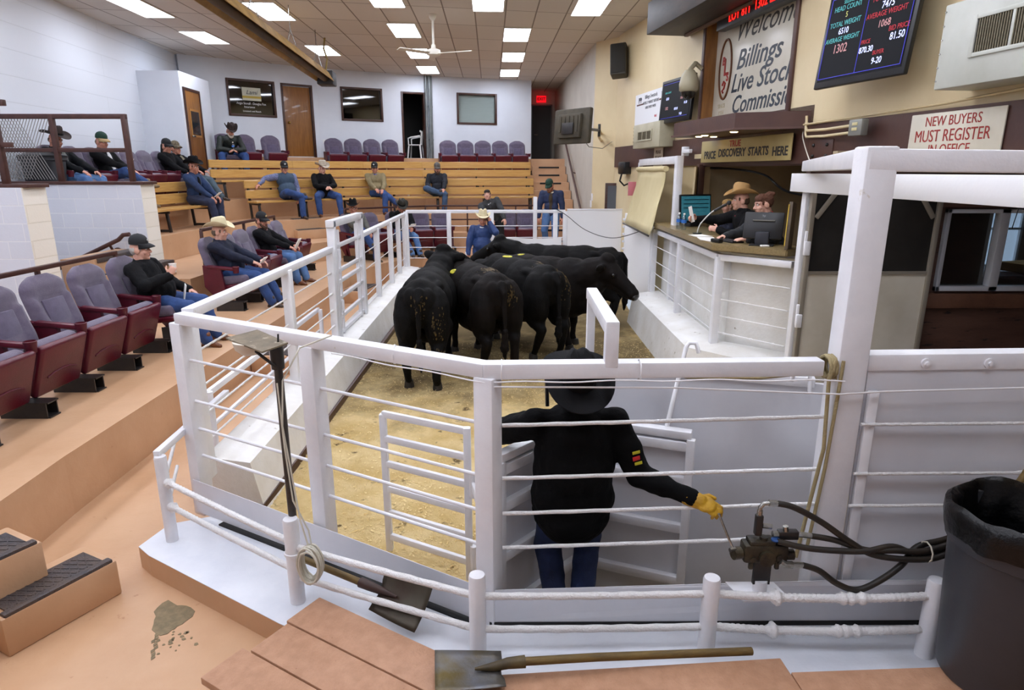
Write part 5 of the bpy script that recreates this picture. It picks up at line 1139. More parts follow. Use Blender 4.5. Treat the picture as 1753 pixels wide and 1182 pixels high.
# ---------------------------------------------------------------- people
def ik(S, W, a, b, pole):
    S, W = V(S), V(W); d = W - S; l = d.length
    if l > (a + b) * .995: W = S + d * ((a + b) * .995 / l); d = W - S; l = d.length
    d.normalize(); x = (a * a - b * b + l * l) / (2 * l); h = math.sqrt(max(0, a * a - x * x))
    p = V(pole); p = p - d * p.dot(d); p = p.normalized() if p.length > 1e-4 else d.orthogonal().normalized()
    return S + d * x + p * h, W
def hand_prims(mb, W, f, n, curl=.5, side=1, g=1.):
    """palm at wrist W, pointing f, back of hand n; side +1 = thumb on the s side"""
    f = V(f).normalized(); n = V(n); n = (n - f * n.dot(f)).normalized(); s = f.cross(n) * side
    rot = Matrix((s, f, n)).transposed()
    mb.ball(W + f * .052, (.041 * g, .056, .017 * g), rot); mb.cap(W - f * .03, W + f * .025, .026 * g, .027 * g)
    for k, (o, l, a0) in enumerate(((.030, .076, .9), (.010, .086, 1.), (-.010, .080, 1.08), (-.029, .062, 1.18))):
        b = W + f * (.098 - .006 * abs(k - 1)) + s * o; c = curl * a0
        d1 = f * math.cos(c * .8) - n * math.sin(c * .8); d2 = f * math.cos(c * 1.9) - n * math.sin(c * 1.9)
        m = b + (d1 + s * o * 1.2) * l * .52; e = m + d2 * l * .46
        mb.cap(b - f * .02, m, .0098 * g, .0092 * g, 8); mb.cap(m, e, .0092 * g, .0078 * g, 8)
    t0 = W + f * .025 + s * .03; t1 = t0 + (f * .55 + s * .75 - n * .25).normalized() * .042; t2 = t1 + (f * .9 + s * .25 - n * .4).normalized() * .034
    mb.cap(t0, t1, .0135 * g, .011 * g, 8); mb.cap(t1, t2, .011 * g, .009 * g, 8)

def cowboy_hat(parent, C, Rm, m, band, wd=1., curl=.06, name='cowboy_hat', crown=.122, tip=0.):
    mb = MB(); N = 40
    prof = []   # (u, kind) from crown top out to brim edge and back under
    def ring(fr, z, u):
        r = []
        for k in range(N):
            a = 2 * math.pi * k / N; c, s = math.cos(a), math.sin(a)
            if u is None:
                x, y, zz = .083 * fr * c, .103 * fr * s, z
                tt = max(0, (z - .03) / crown)
                x *= 1 - .16 * tt; y *= 1 - .10 * tt
                if tt > .6: zz -= .035 * (tt - .6) / .4 * math.exp(-(x / .022) ** 2) ; zz += .012 * s * (tt - .6) / .4
                if tt > .5 and s > .35: x *= 1 - .22 * (tt - .5) * 2 * s
            else:
                rx, ry = .083 + (.087 * wd) * u, .103 + (.085 * wd) * u
                x, y = rx * c, ry * s; zz = z + curl * u ** 1.7 * (abs(c) ** 2.2) - .022 * u ** 1.5 * abs(s) ** 2
                x *= 1 - .13 * u * abs(c) ** 3
            r.append(mb.bm.verts.new((x, y, zz)))
        return r
    H_ = .03 + crown
    rs = [ring(.02, H_ - .008, None), ring(.35, H_, None), ring(.7, H_ + .002, None), ring(.93, H_ - .008, None), ring(1.0, H_ - .03, None), ring(1.0, .07, None), ring(1.0, .035, None)]
    rs += [ring(0, .03, u) for u in (0.02, .2, .4, .6, .8, .95, 1.)] + [ring(0, .023, u) for u in (.99, .8, .5, .2, 0)] + [ring(.93, .03, None), ring(.9, .08, None), ring(.5, H_ - .05, None), ring(.05, H_ - .055, None)]
    for A, B in zip(rs, rs[1:]):
        for k in range(N): mb.bm.faces.new((A[k], A[(k + 1) % N], B[(k + 1) % N], B[k]))
    mb.bm.faces.new(rs[0]); mb.bm.faces.new(rs[-1])
    T = Matrix.Translation(C) @ Rm.to_4x4() @ Matrix.Translation((0, -.005, .022)) @ Matrix.Rotation(tip, 4, 'X') @ Matrix.Scale(1.12, 4)
    bmesh.ops.transform(mb.bm, matrix=T, verts=mb.bm.verts)
    h = mb.build(name, m, parent, 50)
    b = MB(); b.lathe([(.0855, .034), (.088, .036), (.0865, .058), (.083, .06)], (0, 0, 0), 36, sy=1.235); bmesh.ops.transform(b.bm, matrix=T, verts=b.bm.verts); b.build('hat_band', band, h, 60); return h
def ball_cap(parent, C, Rm, m, mv, logo=None):
    mb = MB()
    T = Matrix.Translation(C) @ Rm.to_4x4() @ Matrix.Translation((0, 0, .02)) @ Matrix.Rotation(R(-5), 4, 'X')
    mb.lathe([(.088, 0), (.09, .03), (.085, .065), (.066, .098), (.035, .118), (.01, .124), (0, .124), ], (0, -.008, 0), 28, sy=1.17); mb.lathe([(0, .126), (.009, .126), (.011, .12)], (0, -.008, 0), 10)
    mb.lathe([(.088, 0), (.084, 0), (.084, .03), (.06, .09), (0, .115)], (0, -.008, 0), 28, sy=1.17)
    bmesh.ops.transform(mb.bm, matrix=T, verts=mb.bm.verts); h = mb.build('cap', m, parent, 60)
    v = MB(); n = 14; rows = []
    for j in range(6):
        t = j / 5; row = []
        for i in range(n + 1):
            a = math.pi * (i / n); c, s = math.cos(a), math.sin(a)
            row.append(v.bm.verts.new((.085 * c * (1 - .1 * t), .02 + .075 * s + .078 * t * s ** .7 if s > 0 else .02, .004 - .03 * t * t - .028 * abs(c) ** 2 * t + .006)))
        rows.append(row)
    for A, B in zip(rows, rows[1:]):
        for i in range(n): v.bm.faces.new((A[i], A[i + 1], B[i + 1], B[i]))
    bmesh.ops.transform(v.bm, matrix=T, verts=v.bm.verts); o = v.build('visor', mv, h, 60); md = o.modifiers.new('t', 'SOLIDIFY'); md.thickness = .005
    if logo:
        l = MB(); l.ball((0, .097, .055), (.022, .006, .018)); bmesh.ops.transform(l.bm, matrix=T, verts=l.bm.verts); l.build('cap_emblem', logo, h, 60)
    return h

def person(label, loc, rz, seat=None, lean=0., side=0., yaw=0., pitch=0., roll=0., hands=((-.17, .40, .62), (.17, .40, .62)), feet=((-.14, .50, .08), (.14, .50, .08)),
           knee=((-.3, 1, .6), (.3, 1, .6)), elb=((-.7, -.6, -.5), (.7, -.6, -.5)), skin=SKIN, top=BLACKF, legs=DENIM, shoes=BOOTD, hat=None, hair='#5a4632', beard=None, belly=0., collar=None, vest=None,
           sc=1., curl=.6, hipz=.92, cross=False, longhair=False, hand_n=None, glove=None, vox=.0065, hairbun=False, coat_open=None, yaw_t=0., shoe_dir=None, bare_legs=False, hand_f=None, wdth=1.12, bulk=1.22, arm=1., hipw=.095, neck=.025, tip=0., coat=0.):
    GRIP = []
    t = thing('person', label, 'person', loc, rz); t.scale = (sc, sc, sc)
    Pz = (seat + .125) if seat is not None else hipz
    P = V((0, .0, Pz)); d = V((math.sin(side), -math.sin(lean), math.cos(lean))).normalized()
    nk = P + d * .50; rt = Matrix.Rotation(yaw_t, 3, 'Z') @ V((1, 0, 0)); rt = (rt - d * rt.dot(d)).normalized(); fw = d.cross(rt)
    if fw.y < 0 and abs(yaw_t) < 1.5: fw = -fw
    RT = Matrix((rt, fw, d)).transposed()
    Rh = Matrix.Rotation(yaw, 3, 'Z') @ Matrix.Rotation(pitch, 3, 'X') @ Matrix.Rotation(roll, 3, 'Y')
    C = nk + V((0, .0, neck)) + Rh @ V((0, .035, .12)) * 1.0
    Sh = [nk - d * .06 - rt * .185 * wdth, nk - d * .06 + rt * .185 * wdth]; Hp = [P - rt * hipw, P + rt * hipw]
    body, jac, trs = MB(), MB(), MB()
    # head
    def H(p): return C + Rh @ V(p)
    body.ball(H((0, -.012, .025)), (.076, .097, .10), Rh, 20, 14); body.ball(H((0, .03, -.04)), (.062, .068, .085), Rh, 18, 12)
    body.ball(H((0, .066, -.098)), (.03, .026, .024), Rh); body.cap(H((0, .09, .012)), H((0, .112, -.026)), .011, .016)
    for sx in (-1, 1):
        body.ball(H((sx * .079, -.012, -.012)), (.013, .027, .036), Rh @ Matrix.Rotation(sx * .35, 3, 'Z')); body.ball(H((sx * .04, .062, -.03)), (.026, .026, .026), Rh)
        body.cap(H((sx * .05, .072, .028)), H((sx * .015, .086, .03)), .012, .012); body.ball(H((sx * .016, .104, -.032)), .010)
    body.cap(H((-.018, .088, -.062)), H((.018, .088, -.062)), .011)
    body.cap(nk - d * .05, H((0, -.02, -.06)), .072, .066)
    # trunk inside the clothes
    body.ball(P + d * .36, (.15, .10, .19), RT); body.ball(P + d * .12, (.14, .10, .17), RT)
    jac.ball(P + d * .35, (.192 * wdth, .132 + belly * .25, .20), RT, 18, 12); jac.ball(P + d * .12 + fw * belly * .35, (.178 + belly * .35, .135 + belly * .8, .19), RT, 18, 12)
    jac.cap(Sh[0] + rt * .02, Sh[1] - rt * .02, .078); jac.cap(nk - d * .06, nk + d * .015 + fw * .01, .088, .072); jac.ball(P + d * .0, (.178 + belly * .2, .14 + belly * .4, .11), RT, 18, 12)
    if coat: jac.ball(P + d * .0, (.205 * wdth, .17 + belly * .4, .24), RT, 18, 12); jac.ball(P - d * coat * .6, (.19 * wdth, .16 + belly * .5, coat), RT, 18, 12); jac.ball(P + d * .17, (.20 * wdth, .16 + belly * .4, .33), RT, 18, 12)
    trs.ball(P + d * -.0, (.165, .13, .12), RT, 18, 12)
    for i in (0, 1):
        sx = (-1, 1)[i]
        E_, W_ = ik(Sh[i], hands[i], .29 * arm, .27 * arm, elb[i])
        body.cap(Sh[i], E_, .045, .038); body.cap(E_, W_, .036, .026)
        jac.cap(Sh[i], E_, .073 * bulk, .06 * bulk); jac.cap(E_, W_ + (E_ - W_).normalized() * .01, .058 * bulk, .042 * bulk)
        f = (hand_f[i] if hand_f and hand_f[i] else (W_ - E_).normalized()); f = V(f)
        n = V((hand_n[i] if hand_n and hand_n[i] else (sx * .15, .25, 1)))
        GRIP.append(W_ + f * .10 - (n - f * n.dot(f)).normalized() * .045)
        gl = glove and glove[i]
        hm = MB() if gl else body
        hand_prims(hm, W_ + f * .01, f, n, curl if not hasattr(curl, '__len__') else curl[i], 1 if i == 0 else -1, 1.25 if gl else 1.)
        if gl:
            hm.cap(W_ - f * .035, W_ + f * .03, .047, .042); t['_g'] = 1
            gm = voxel(hm, .0042, 2); link('work_glove', gm, gl, t, 180)
        K_, A_ = ik(Hp[i], feet[i], .44, .43, knee[i])
        body.cap(Hp[i], K_, .07, .05); body.cap(K_, A_, .045, .035)
        trs.cap(Hp[i], K_, .097 * bulk, .071 * bulk); trs.cap(K_, A_ + (K_ - A_).normalized() * -.0, .068 * bulk, .058 * bulk)
        fd = V(shoe_dir[i]) if shoe_dir and shoe_dir[i] else V((sx * .2, 1, -.12)); fd.normalize(); dn = (A_ - K_).normalized() * 1.0
        dn = (dn - fd * dn.dot(fd)).normalized()
        sho = MB(); sho.cap(A_ - dn * .06, A_ + dn * .03, .05, .046); sho.cap(A_ + dn * .035 - fd * .035, A_ + dn * .045 + fd * .10, .038, .040); sho.cap(A_ + dn * .05 + fd * .08, A_ + dn * .055 + fd * .165, .038, .028)
        sho.box(A_ + dn * .082 - fd * .04, (.06, .06, .03), Matrix((fd.cross(dn).normalized(), fd, dn)).transposed())
        link('boot', voxel(sho, .009, 3), shoes, t, 180)
    link('body', voxel(body, vox, 2), skin, t, 180)
    jm = voxel(jac, .011, 4, fold=.015, fs=8.5, seed=loc[0] * 3); j = link('jacket', jm, top, t, 180)
    if hasattr(top, '__len__'): pass
    link('trousers', voxel(trs, .011, 4, fold=.010, fs=10, seed=loc[1]), legs, t, 180)
    if vest:
        v = MB(); v.ball(P + d * .36, (.208 * wdth, .150 + belly * .25, .20), RT, 18, 12); v.ball(P + d * .12 + fw * belly * .35, (.206 + belly * .35, .155 + belly * .8, .20), RT, 18, 12); v.cap(Sh[0] + rt * .05, Sh[1] - rt * .05, .096)
        link('vest', voxel(v, .011, 4, fold=.007), vest, t, 180)
    if coat_open:
        v = MB(); v.ball(P + d * .34 + fw * .04, (.07, .115 + belly * .6, .17), RT); v.ball(P + d * .14 + fw * (.035 + belly * .6), (.075, .115 + belly * .6, .17), RT); link('shirt', voxel(v, .012, 3), coat_open, t, 180)
    if not collar and not coat: collar = top
    if collar:
        v = MB(); v.tube([nk - d * .035 + rt * .07 * math.cos(a) + fw * (.075 * math.sin(a) + .02) + d * (.03 - .03 * math.sin(a)) for a in [k * math.pi / 8 for k in range(16)]], .022, 8, closed=True); link('collar', v.mesh('c'), collar, t, 60)
    # hair, beard, face details
    if hair:
        hmt = mat('hair_' + hair, hair, .75, bump=.6, bs=90)
        v = MB(); v.ball(H((0, -.042, -.002 if hat else .03)), (.0785, .074, .066) if hat else (.084, .088, .092), Rh, 18, 12)
        if not hat: v.ball(H((0, .01, .075)), (.078, .085, .055), Rh, 18, 12)
        for sx in (-1, 1): v.ball(H((sx * .070, .028, .022)), (.011, .014, .03), Rh)
        if longhair:
            v.cap(H((0, -.06, .02)), H((0, -.09, -.12)), .075, .06)
        if hairbun: v.ball(H((0, -.09, .09)), (.055, .05, .05), Rh); v.ball(H((.03, -.12, .07)), .03); v.ball(H((-.03, -.12, .1)), .028)
        link('hair', voxel(v, .008, 2, fold=.006, fs=40), hmt, t, 180)
        for sx in (-1, 1): MB().cap(H((sx * .05, .083, .034)), H((sx * .018, .096, .036)), .005, .005, 8).build('eyebrow', hmt, t, 60)
    if beard:
        bm_ = mat('hair_' + beard, beard, .8, bump=.7, bs=90); v = MB()
        v.cap(H((-.062, .03, -.05)), H((-.03, .075, -.1)), .024, .028); v.cap(H((.062, .03, -.05)), H((.03, .075, -.1)), .024, .028); v.ball(H((0, .082, -.108)), (.038, .026, .036), Rh); v.cap(H((-.025, .1, -.05)), H((.025, .1, -.05)), .009)
        link('beard', voxel(v, .007, 2, fold=.004, fs=50), bm_, t, 180)
    for sx in (-1, 1):
        e = MB(); e.ball(H((sx * .033, .078, .012)), .0125, u=12, v=8); e.build('eye', EYEW, t, 180)
        MB().ball(H((sx * .033, .0865, .012)), (.006, .005, .0065), Rh, 10, 6).build('iris', EYED, t, 180)
    MB().ball(H((0, .096, -.063)), (.021, .007, .0055), Rh).build('lips', LIP, t, 180)
    t['_C'] = [*C]
    if hat:
        if hat[0] == 'cow': cowboy_hat(t, H((0, 0, .045)), Rh, hat[1], hat[2], *(hat[3:] or ()), tip=tip)
        else: ball_cap(t, H((0, 0, .045)), Rh, *hat[1:])
    GRIPS[t.name] = GRIP
    for k in ('_g', '_C'):
        if k in t: del t[k]
    return t, C, Rh

STRAW = mat('cream_felt', '#d6caa6', .75, bump=.1, bs=120); STRAWB = mat('tan_band', '#a58f60', .6); GREYF = mat('grey_felt', '#b4a897', .75, bump=.1, bs=120); TANF = mat('tan_felt', '#c29a62', .7, bump=.1, bs=120)
DBROWN = mat('dark_brown_felt', '#2a1c17', .75, bump=.1, bs=120); CAPB = mat('cap_black', '#121316', .75, bump=.2, bs=120); CAPG = mat('cap_green', '#12392b', .75, bump=.2, bs=120); CAPT = mat('cap_tan', '#b59b6c', .75)
CAMO = mat('cap_camo', '#7a6c56', .8, c2='#463f30', vs=40); CAPW = mat('cap_white_mesh', '#c9c9c4', .8, bump=.5, bs=200); CHARC = mat('charcoal_wool', '#2f3032', .85, c2='#3a3b3d', vs=9, bump=.3); BLUEJ = mat('royal_navy_coat', '#1d3a70', .6, c2='#16305f', vs=8, bump=.3, bs=40)
KHAKI = mat('khaki_canvas', '#8a7b58', .8, c2='#776a4b', vs=8, bump=.3); GREENJ = mat('dark_green_leather', '#161d19', .6, c2='#1d2520', vs=7, bump=.3, bs=25); DENJ = mat('denim_jacket', '#1f3860', .8, c2='#182c50', vs=8, bump=.4, bs=120)
TEALV = mat('slate_vest', '#2d4257', .7, bump=.4, bs=12); GREYC = mat('grey_canvas', '#57564f', .8, c2='#4a4943', vs=8, bump=.3); SHIRTP = mat('print_shirt', '#7f86a8', .8, c2='#4a5274', vs=50); SHIRTW = mat('white_shirt', '#d9dadd', .7); YELC = mat('yellow_shirt', '#cbb55a', .7); BLUEC = mat('blue_scarf', '#2c3aa0', .7); REDC = mat('red_knit', '#c8323c', .7); BROWNV = mat('brown_knit', '#3f3324', .85)
PEOPLE = {}; GRIPS = {}
L_ = R(-90)
def crossed(sx=1):   # ankle of one leg on the other knee
    return None
# --- near row and ring row (facing +x); local +Y faces the ring
PEOPLE['coffee'] = person('grey-haired man in a black cap and black sweater raising a paper cup', (-4.22, 7.63, T1), L_, .40, R(20), 0, R(8), R(2), 0, ((-.30, .22, .62), (.17, .25, .86)), ((-.17, .56, .09), (.14, .58, .09)),
    skin=SKINL, top=BLACKF, legs=DENIM, shoes=LEATHER, hat=('cap', CAPB, CAPB, CAPW), hair='#b9b4ac', belly=.10, collar=mat('grey_collar', '#8d939c', .8), elb=((-.7, -.5, -.4), (.8, -.2, -.7)), hand_n=(None, (.8, .5, .1)), hand_f=(None, (-.25, .45, .85)), curl=(.5, 1.1))
PEOPLE['cream'] = person('man in a cream cowboy hat and navy pullover holding a card', (-4.30, 9.95, T1), L_, .40, R(21), 0, R(6), R(-2), 0, ((-.20, .42, .66), (.10, .40, .68)), ((-.16, .62, .09), (.12, .60, .09)),
    skin=SKINL, top=NAVY, legs=DENIM, shoes=BOOTD, hat=('cow', STRAW, STRAW, 1.15, .07), hair='#6b5a48', belly=.08, collar=YELC)
PEOPLE['carhartt'] = person('bearded man in a black cap and black zip jacket holding a notebook', (-4.45, 12.02, T1), L_, .40, R(18), 0, R(-20), R(-4), 0, ((-.14, .42, .68), (.12, .42, .68)), ((-.16, .56, .09), (.16, .5, .09)),
    top=BLACKF, legs=DENIML, shoes=LEATHER, hat=('cap', CAPB, CAPB, CAPT), hair='#4a3020', beard='#4a2e1c', collar=mat('pink_shirt', '#c49a9a', .8))
PEOPLE['hatscreen'] = person('man in a wide black hat and dark coat sitting behind the brown screen', (-7.3, 11.01, T3), R(-91), .40, R(18), 0, R(-10), R(-14), 0, ((-.18, .40, .62), (.16, .42, .62)), ((-.15, .52, .09), (.15, .52, .09)),
    top=mat('dark_coat', '#0d0f13', .85, bump=.3, spec=.25), legs=DENIML, hat=('cow', DBROWN, BLKFELT, 1.2, .05), hair='#4a4038', coat_open=mat('check_shirt', '#7d8078', .8, c2='#4d5450', vs=60))
PEOPLE['greencap'] = person('man in a green and tan cap with crossed legs behind the brown screen post', (-7.3, 12.18, T3), R(-91), .40, R(12), 0, R(-14), R(-8), 0, ((-.16, .34, .66), (.18, .42, .70)), ((-.14, .58, .09), (-.10, .62, .42)),
    knee=((-.3, 1, .6), (.5, 1, .5)), shoe_dir=(None, (-.7, .6, .1)), top=BLACKF, legs=DENIM, shoes=mat('tan_boot', '#6f5a3c', .6), hat=('cap', CAPG, CAPT), hair='#7a6a58', coat_open=SHIRTW)
PEOPLE['hoodie'] = person('person in black cap and hooded top with white sleeve print by the closet', (-7.33, 14.54, T3), R(-91), .40, R(14), 0, R(-15), R(-6), 0, ((-.16, .36, .62), (.16, .36, .62)), top=BLACKF, legs=DENIMD, hat=('cap', CAPB, CAPB), hair='#1c1614', longhair=True, skin=SKIN)
PEOPLE['camo'] = person('man in a camouflage cap and black jacket leaning back beside the closet door', (-7.33, 15.12, T3), R(-91), .40, R(24), 0, R(-15), R(4), 0, ((-.2, .4, .62), (.16, .42, .62)), ((-.16, .66, .09), (.16, .66, .09)), top=BLACKF, legs=mat('grey_jeans', '#4a5a64', .8, bump=.4, bs=120), hat=('cap', CAMO, CAMO), hair='#4a382a', coat_open=mat('khaki_shirt', '#77705c', .8))
PEOPLE['denim'] = person('man in a black hat and blue denim jacket reading a paper on the side bench', (-6.66, 13.95, T2), R(-93), .44, R(-2), 0, R(-12), R(-4), 0, ((-.12, .42, .62), (.14, .44, .60)), ((-.15, .46, .09), (.15, .5, .09)), top=DENJ, legs=DENIMD, shoes=BLKFELT, hat=('cow', BLKFELT, BLKFELT, .9, .06), hair='#3a2c22', coat_open=BLACKF)
PEOPLE['beard'] = person('white-bearded man in brown hat and dark green jacket, head bowed, holding a bottle', (-7.28, 17.38, T4), R(180 + 38), .40, R(-26), 0, R(5), R(-30), 0, ((-.05, .40, .64), (.06, .40, .64)), ((-.26, .5, .09), (.26, .5, .09)), knee=((-.6, 1, .5), (.6, 1, .5)), top=GREENJ, legs=DENIM, hat=('cow', DBROWN, DBROWN, .75, .10), hair='#8a7f74', beard='#c9c0b2', elb=((-.9, -.2, -.3), (.9, -.2, -.3)))
# --- lower far bench, facing the ring
PEOPLE['vest'] = person('man in a black cap and slate vest, arm stretched along the bench back', (-5.55, 16.48, T2), R(180 + 42), .44, R(12), R(0), R(-10), R(-3), 0, ((-.2, .1, .5), (.64, -.14, .83)), ((-.12, .52, .09), (-.22, .46, .52)), knee=((-.2, 1, .6), (.8, 1, .4)), shoe_dir=(None, (-1, .2, .1)),
    top=SHIRTP, vest=TEALV, legs=DENIM, hat=('cap', CAPB, CAPB, CAPW), hair='#6d6258', belly=.05, elb=((-.7, -.4, -.4), (.2, -1, .2)))
PEOPLE['whitehat'] = person('man in a pale grey cowboy hat and black jacket, hands folded, far bench', (-4.88, 17.32, T2), R(180 + 38), .44, R(14), 0, R(10), R(-12), 0, ((-.05, .26, .74), (.06, .27, .74)), ((-.2, .52, .09), (.30, .36, .09)), knee=((-.3, 1, .5), (.7, 1, .5)), top=BLACKF, legs=DENIM, shoes=LEATHER, hat=('cow', GREYF, GREYF, .95, .07), hair='#8a8078', belly=.06, skin=SKINL, elb=((-1, -.4, -.3), (1, -.4, -.3)))
PEOPLE['khaki'] = person('man in a white-fronted cap, khaki coat and blue scarf on the far bench', (-3.7, 18.22, T2), R(180 + 22), .44, R(10), 0, R(-22), R(-2), 0, ((-.1, .34, .66), (.1, .36, .68)), ((-.1, .54, .09), (-.42, .56, .30)), knee=((-.2, 1, .6), (-.1, 1, .7)), shoe_dir=(None, (-.8, .7, -.2)), top=KHAKI, legs=DENIM, shoes=LEATHER, hat=('cap', CAPB, CAPB, CAPW), hair='#5a4632', collar=BLUEC, belly=.04)
PEOPLE['dark'] = person('man in a grey cap and dark jacket, ankle on knee, on the far bench', (-2.1, 18.8, T2), R(180 + 8), .44, R(12), 0, R(8), R(-8), 0, ((-.16, .36, .66), (.2, .3, .66)), ((-.16, .5, .09), (-.08, .44, .54)), knee=((-.3, 1, .6), (.9, 1, .4)), shoe_dir=(None, (-1, .3, .1)), top=mat('midnight_jacket', '#14161f', .85, bump=.3), legs=mat('mid_denim', '#3d5470', .8, c2='#2f4560', vs=7, bump=.4, bs=120), hat=('cap', mat('cap_grey', '#54504c', .8), mat('cap_grey', '#54504c')), hair='#3a2a20', beard='#4a372a')
# --- far low row
PEOPLE['glasses'] = person('man in glasses, black hat and grey coat in the far corner seat', (-3.6, 15.27, T1), R(180 + 50), .44, R(12), 0, R(-42), R(-2), 0, ((-.08, .36, .66), (.1, .36, .64)), ((-.12, .5, .09), (.02, .56, .36)), knee=((-.2, 1, .6), (.3, 1, .7)), shoe_dir=(None, (-.2, 1, -.1)), top=GREYC, legs=DENIM, shoes=mat('grey_brown_boot', '#5c4f3c', .7), hat=('cow', BLKFELT, BLKFELT, .85, .05), hair='#3a2c22', coat_open=BLACKF)
PEOPLE['writing'] = person('man in a dark felt hat and black shirt writing on a card, looking down', (-2.75, 16.34, T1), R(180 + 30), .44, R(2), 0, R(-6), R(-32), 0, ((-.12, .40, .70), (.12, .36, .66)), ((-.22, .62, .09), (.0, .66, .09)), knee=((-.3, 1, .5), (.2, 1, .5)), top=BLACKF, legs=DENIML, hat=('cow', mat('dark_olive_felt', '#2c2a22', .75), BLKFELT, .8, .06), hair='#4a4038')
# --- standing
PEOPLE['phone'] = person('ringman in a cream cowboy hat and blue coat talking on a phone inside the ring', (-.64, 14.0, 0), R(180), None, R(2), R(-2), R(6), R(-8), 0, ((-.17, .12, 1.50), (.30, .16, .82)), ((-.1, 0, .09), (.1, .02, .09)), elb=((-.5, -.1, -1), (.8, -.7, 0)),
    top=BLUEJ, legs=DENIM, hat=('cow', STRAW, STRAW, .95, .05), hair='#6a5a4a', belly=.07, skin=SKIN, curl=(1.1, 1.1), hand_n=((-.6, .5, .2), (.7, -.6, .2)), hand_f=((.15, -.1, 1), None), collar=SHIRTW, wdth=1.1)
PEOPLE['leaning'] = person('dark-haired man in a charcoal pullover leaning forward behind the far fence', (-.40, 16.4, T1), R(180 + 4), None, R(-28), R(26), R(-6), R(10), R(6), ((-.2, .62, .86), (.14, .62, .88)), ((-.12, 0, .09), (.14, -.02, .09)), skin=SKINL, top=CHARC, legs=mat('black_trousers', '#17181b', .8), hair='#1d1512', collar=SHIRTW, elb=((-1, -.3, 0), (1, -.3, 0)))
PEOPLE['stair'] = person('man in a dark green cap and open navy coat at the foot of the stairs', (1.02, 17.2, T1), R(180 - 12), None, R(0), 0, R(-20), R(-26), 0, ((-.29, .1, .78), (.30, .06, .80)), ((-.1, .08, .09), (.12, -.1, .09)), elb=((-1, -.6, 0), (1, -.6, 0)), top=BLUEJ if False else mat('navy_coat', '#1c2c52', .7, c2='#172546', vs=8, bump=.3), legs=DENIML, shoes=LEATHER, hat=('cap', CAPG, CAPG), hair='#5a3c24', beard='#7a4a2a', coat_open=BROWNV, collar=mat('fleece_collar', '#cfc0aa', .9), sc=1.08, skin=SKIN)
# --- auction booth
PEOPLE['auctioneer'] = person('auctioneer in a tan cowboy hat and black jacket speaking into a microphone', (3.22, 8.8, .98), R(97), .45, R(-18), 0, R(-14), R(-2), 0, ((-.06, .50, .82), (.42, .60, .94)), ((-.14, .32, .09), (.14, .32, .09)), top=BLACKF, legs=DENIMD, hat=('cow', TANF, STRAWB, 1.15, .06), hair='#4a3626', skin=SKINL, belly=.06, hand_n=((0, 1, .6), (.8, 0, .5)), curl=(.9, 1.0), collar=mat('red_shirt', '#8a1f28', .7))
PEOPLE['clerk'] = person('woman with brown hair in a bun and dark grey hooded top behind the black monitor', (3.24, 8.0, .98), R(95), .45, R(-18), 0, R(-2), R(-12), 0, ((-.3, .50, .80), (.10, .62, .80)), ((-.14, .32, .09), (.14, .32, .09)), top=mat('charcoal_hoodie', '#26282a', .9, bump=.3), legs=DENIMD, hair='#5a3420', hairbun=True, longhair=False, skin=SKINL, collar=REDC)
PEOPLE['child'] = person('fair-haired child mostly hidden beside the auctioneer', (3.25, 9.55, 1.16), R(90), .42, R(-16), 0, R(20), R(-10), 0, ((-.1, .3, .84), (.1, .3, .84)), ((-.1, .3, .09), (.1, .3, .09)), top=NAVY, legs=DENIMD, hair='#b8935a', skin=SKINL, sc=.78)
# --- gloved man in the catch pen (seen from behind)
GLOVE = mat('yellow_leather_glove', '#c79a1e', .55, c2='#a87d14', vs=16, bump=.4, bs=40)
pm, pC, pR = person('man seen from behind, black felt hat and black jacket, yellow glove on the valve lever', (.34, 3.31, -.10), R(3), None, R(4), 0, R(4), R(14), 0, ((-.34, .42, 1.08), (.60, -.27, .99)), ((-.07, 0, .09), (.07, 0, .09)), elb=((-1, -.4, .1), (.25, -.1, -1)), top=mat('black_jacket', '#050506', .9, c2='#070708', vs=6, bump=.3, bs=50, spec=.15), legs=mat('indigo_denim', '#22335c', .8, c2='#1a284a', vs=6, bump=.4, bs=120), hat=('cow', mat('charcoal_felt', '#141416', .85, bump=.15, bs=120, spec=.2), BLKFELT, 1.25, .03), hair='#2a2018', belly=.09, glove=(None, GLOVE), curl=(.7, .8), hand_n=(None, (.05, -.55, .8)), wdth=1.16, bulk=1.2, hipz=.90, arm=1.14, hipw=.07, neck=-.01, collar=MATS['black_jacket'], tip=R(14), coat=.19)
PEOPLE['pen'] = (pm, pC, pR)
MB().cyl((-.13, .17, 1.36), (-.135, .18, 1.52), .011).build('radio_antenna', PLASTICB, pm)
jk = [c for c in pm.children if c.name.startswith('jacket')][0]
for k, (z, c) in enumerate(((.028, '#b9b020'), (0, '#c01c20'), (-.028, '#b9b020'))):
    _, q, nn, _ = jk.closest_point_on_mesh(V((.37, -.26, 1.21 + z)))
    MB().box(q, (.05, .016 if k != 1 else .022, .004), nn.to_track_quat('Z', 'Y').to_matrix(), .002).build('sleeve_patch', mat('patch_' + c, c, .7), pm)

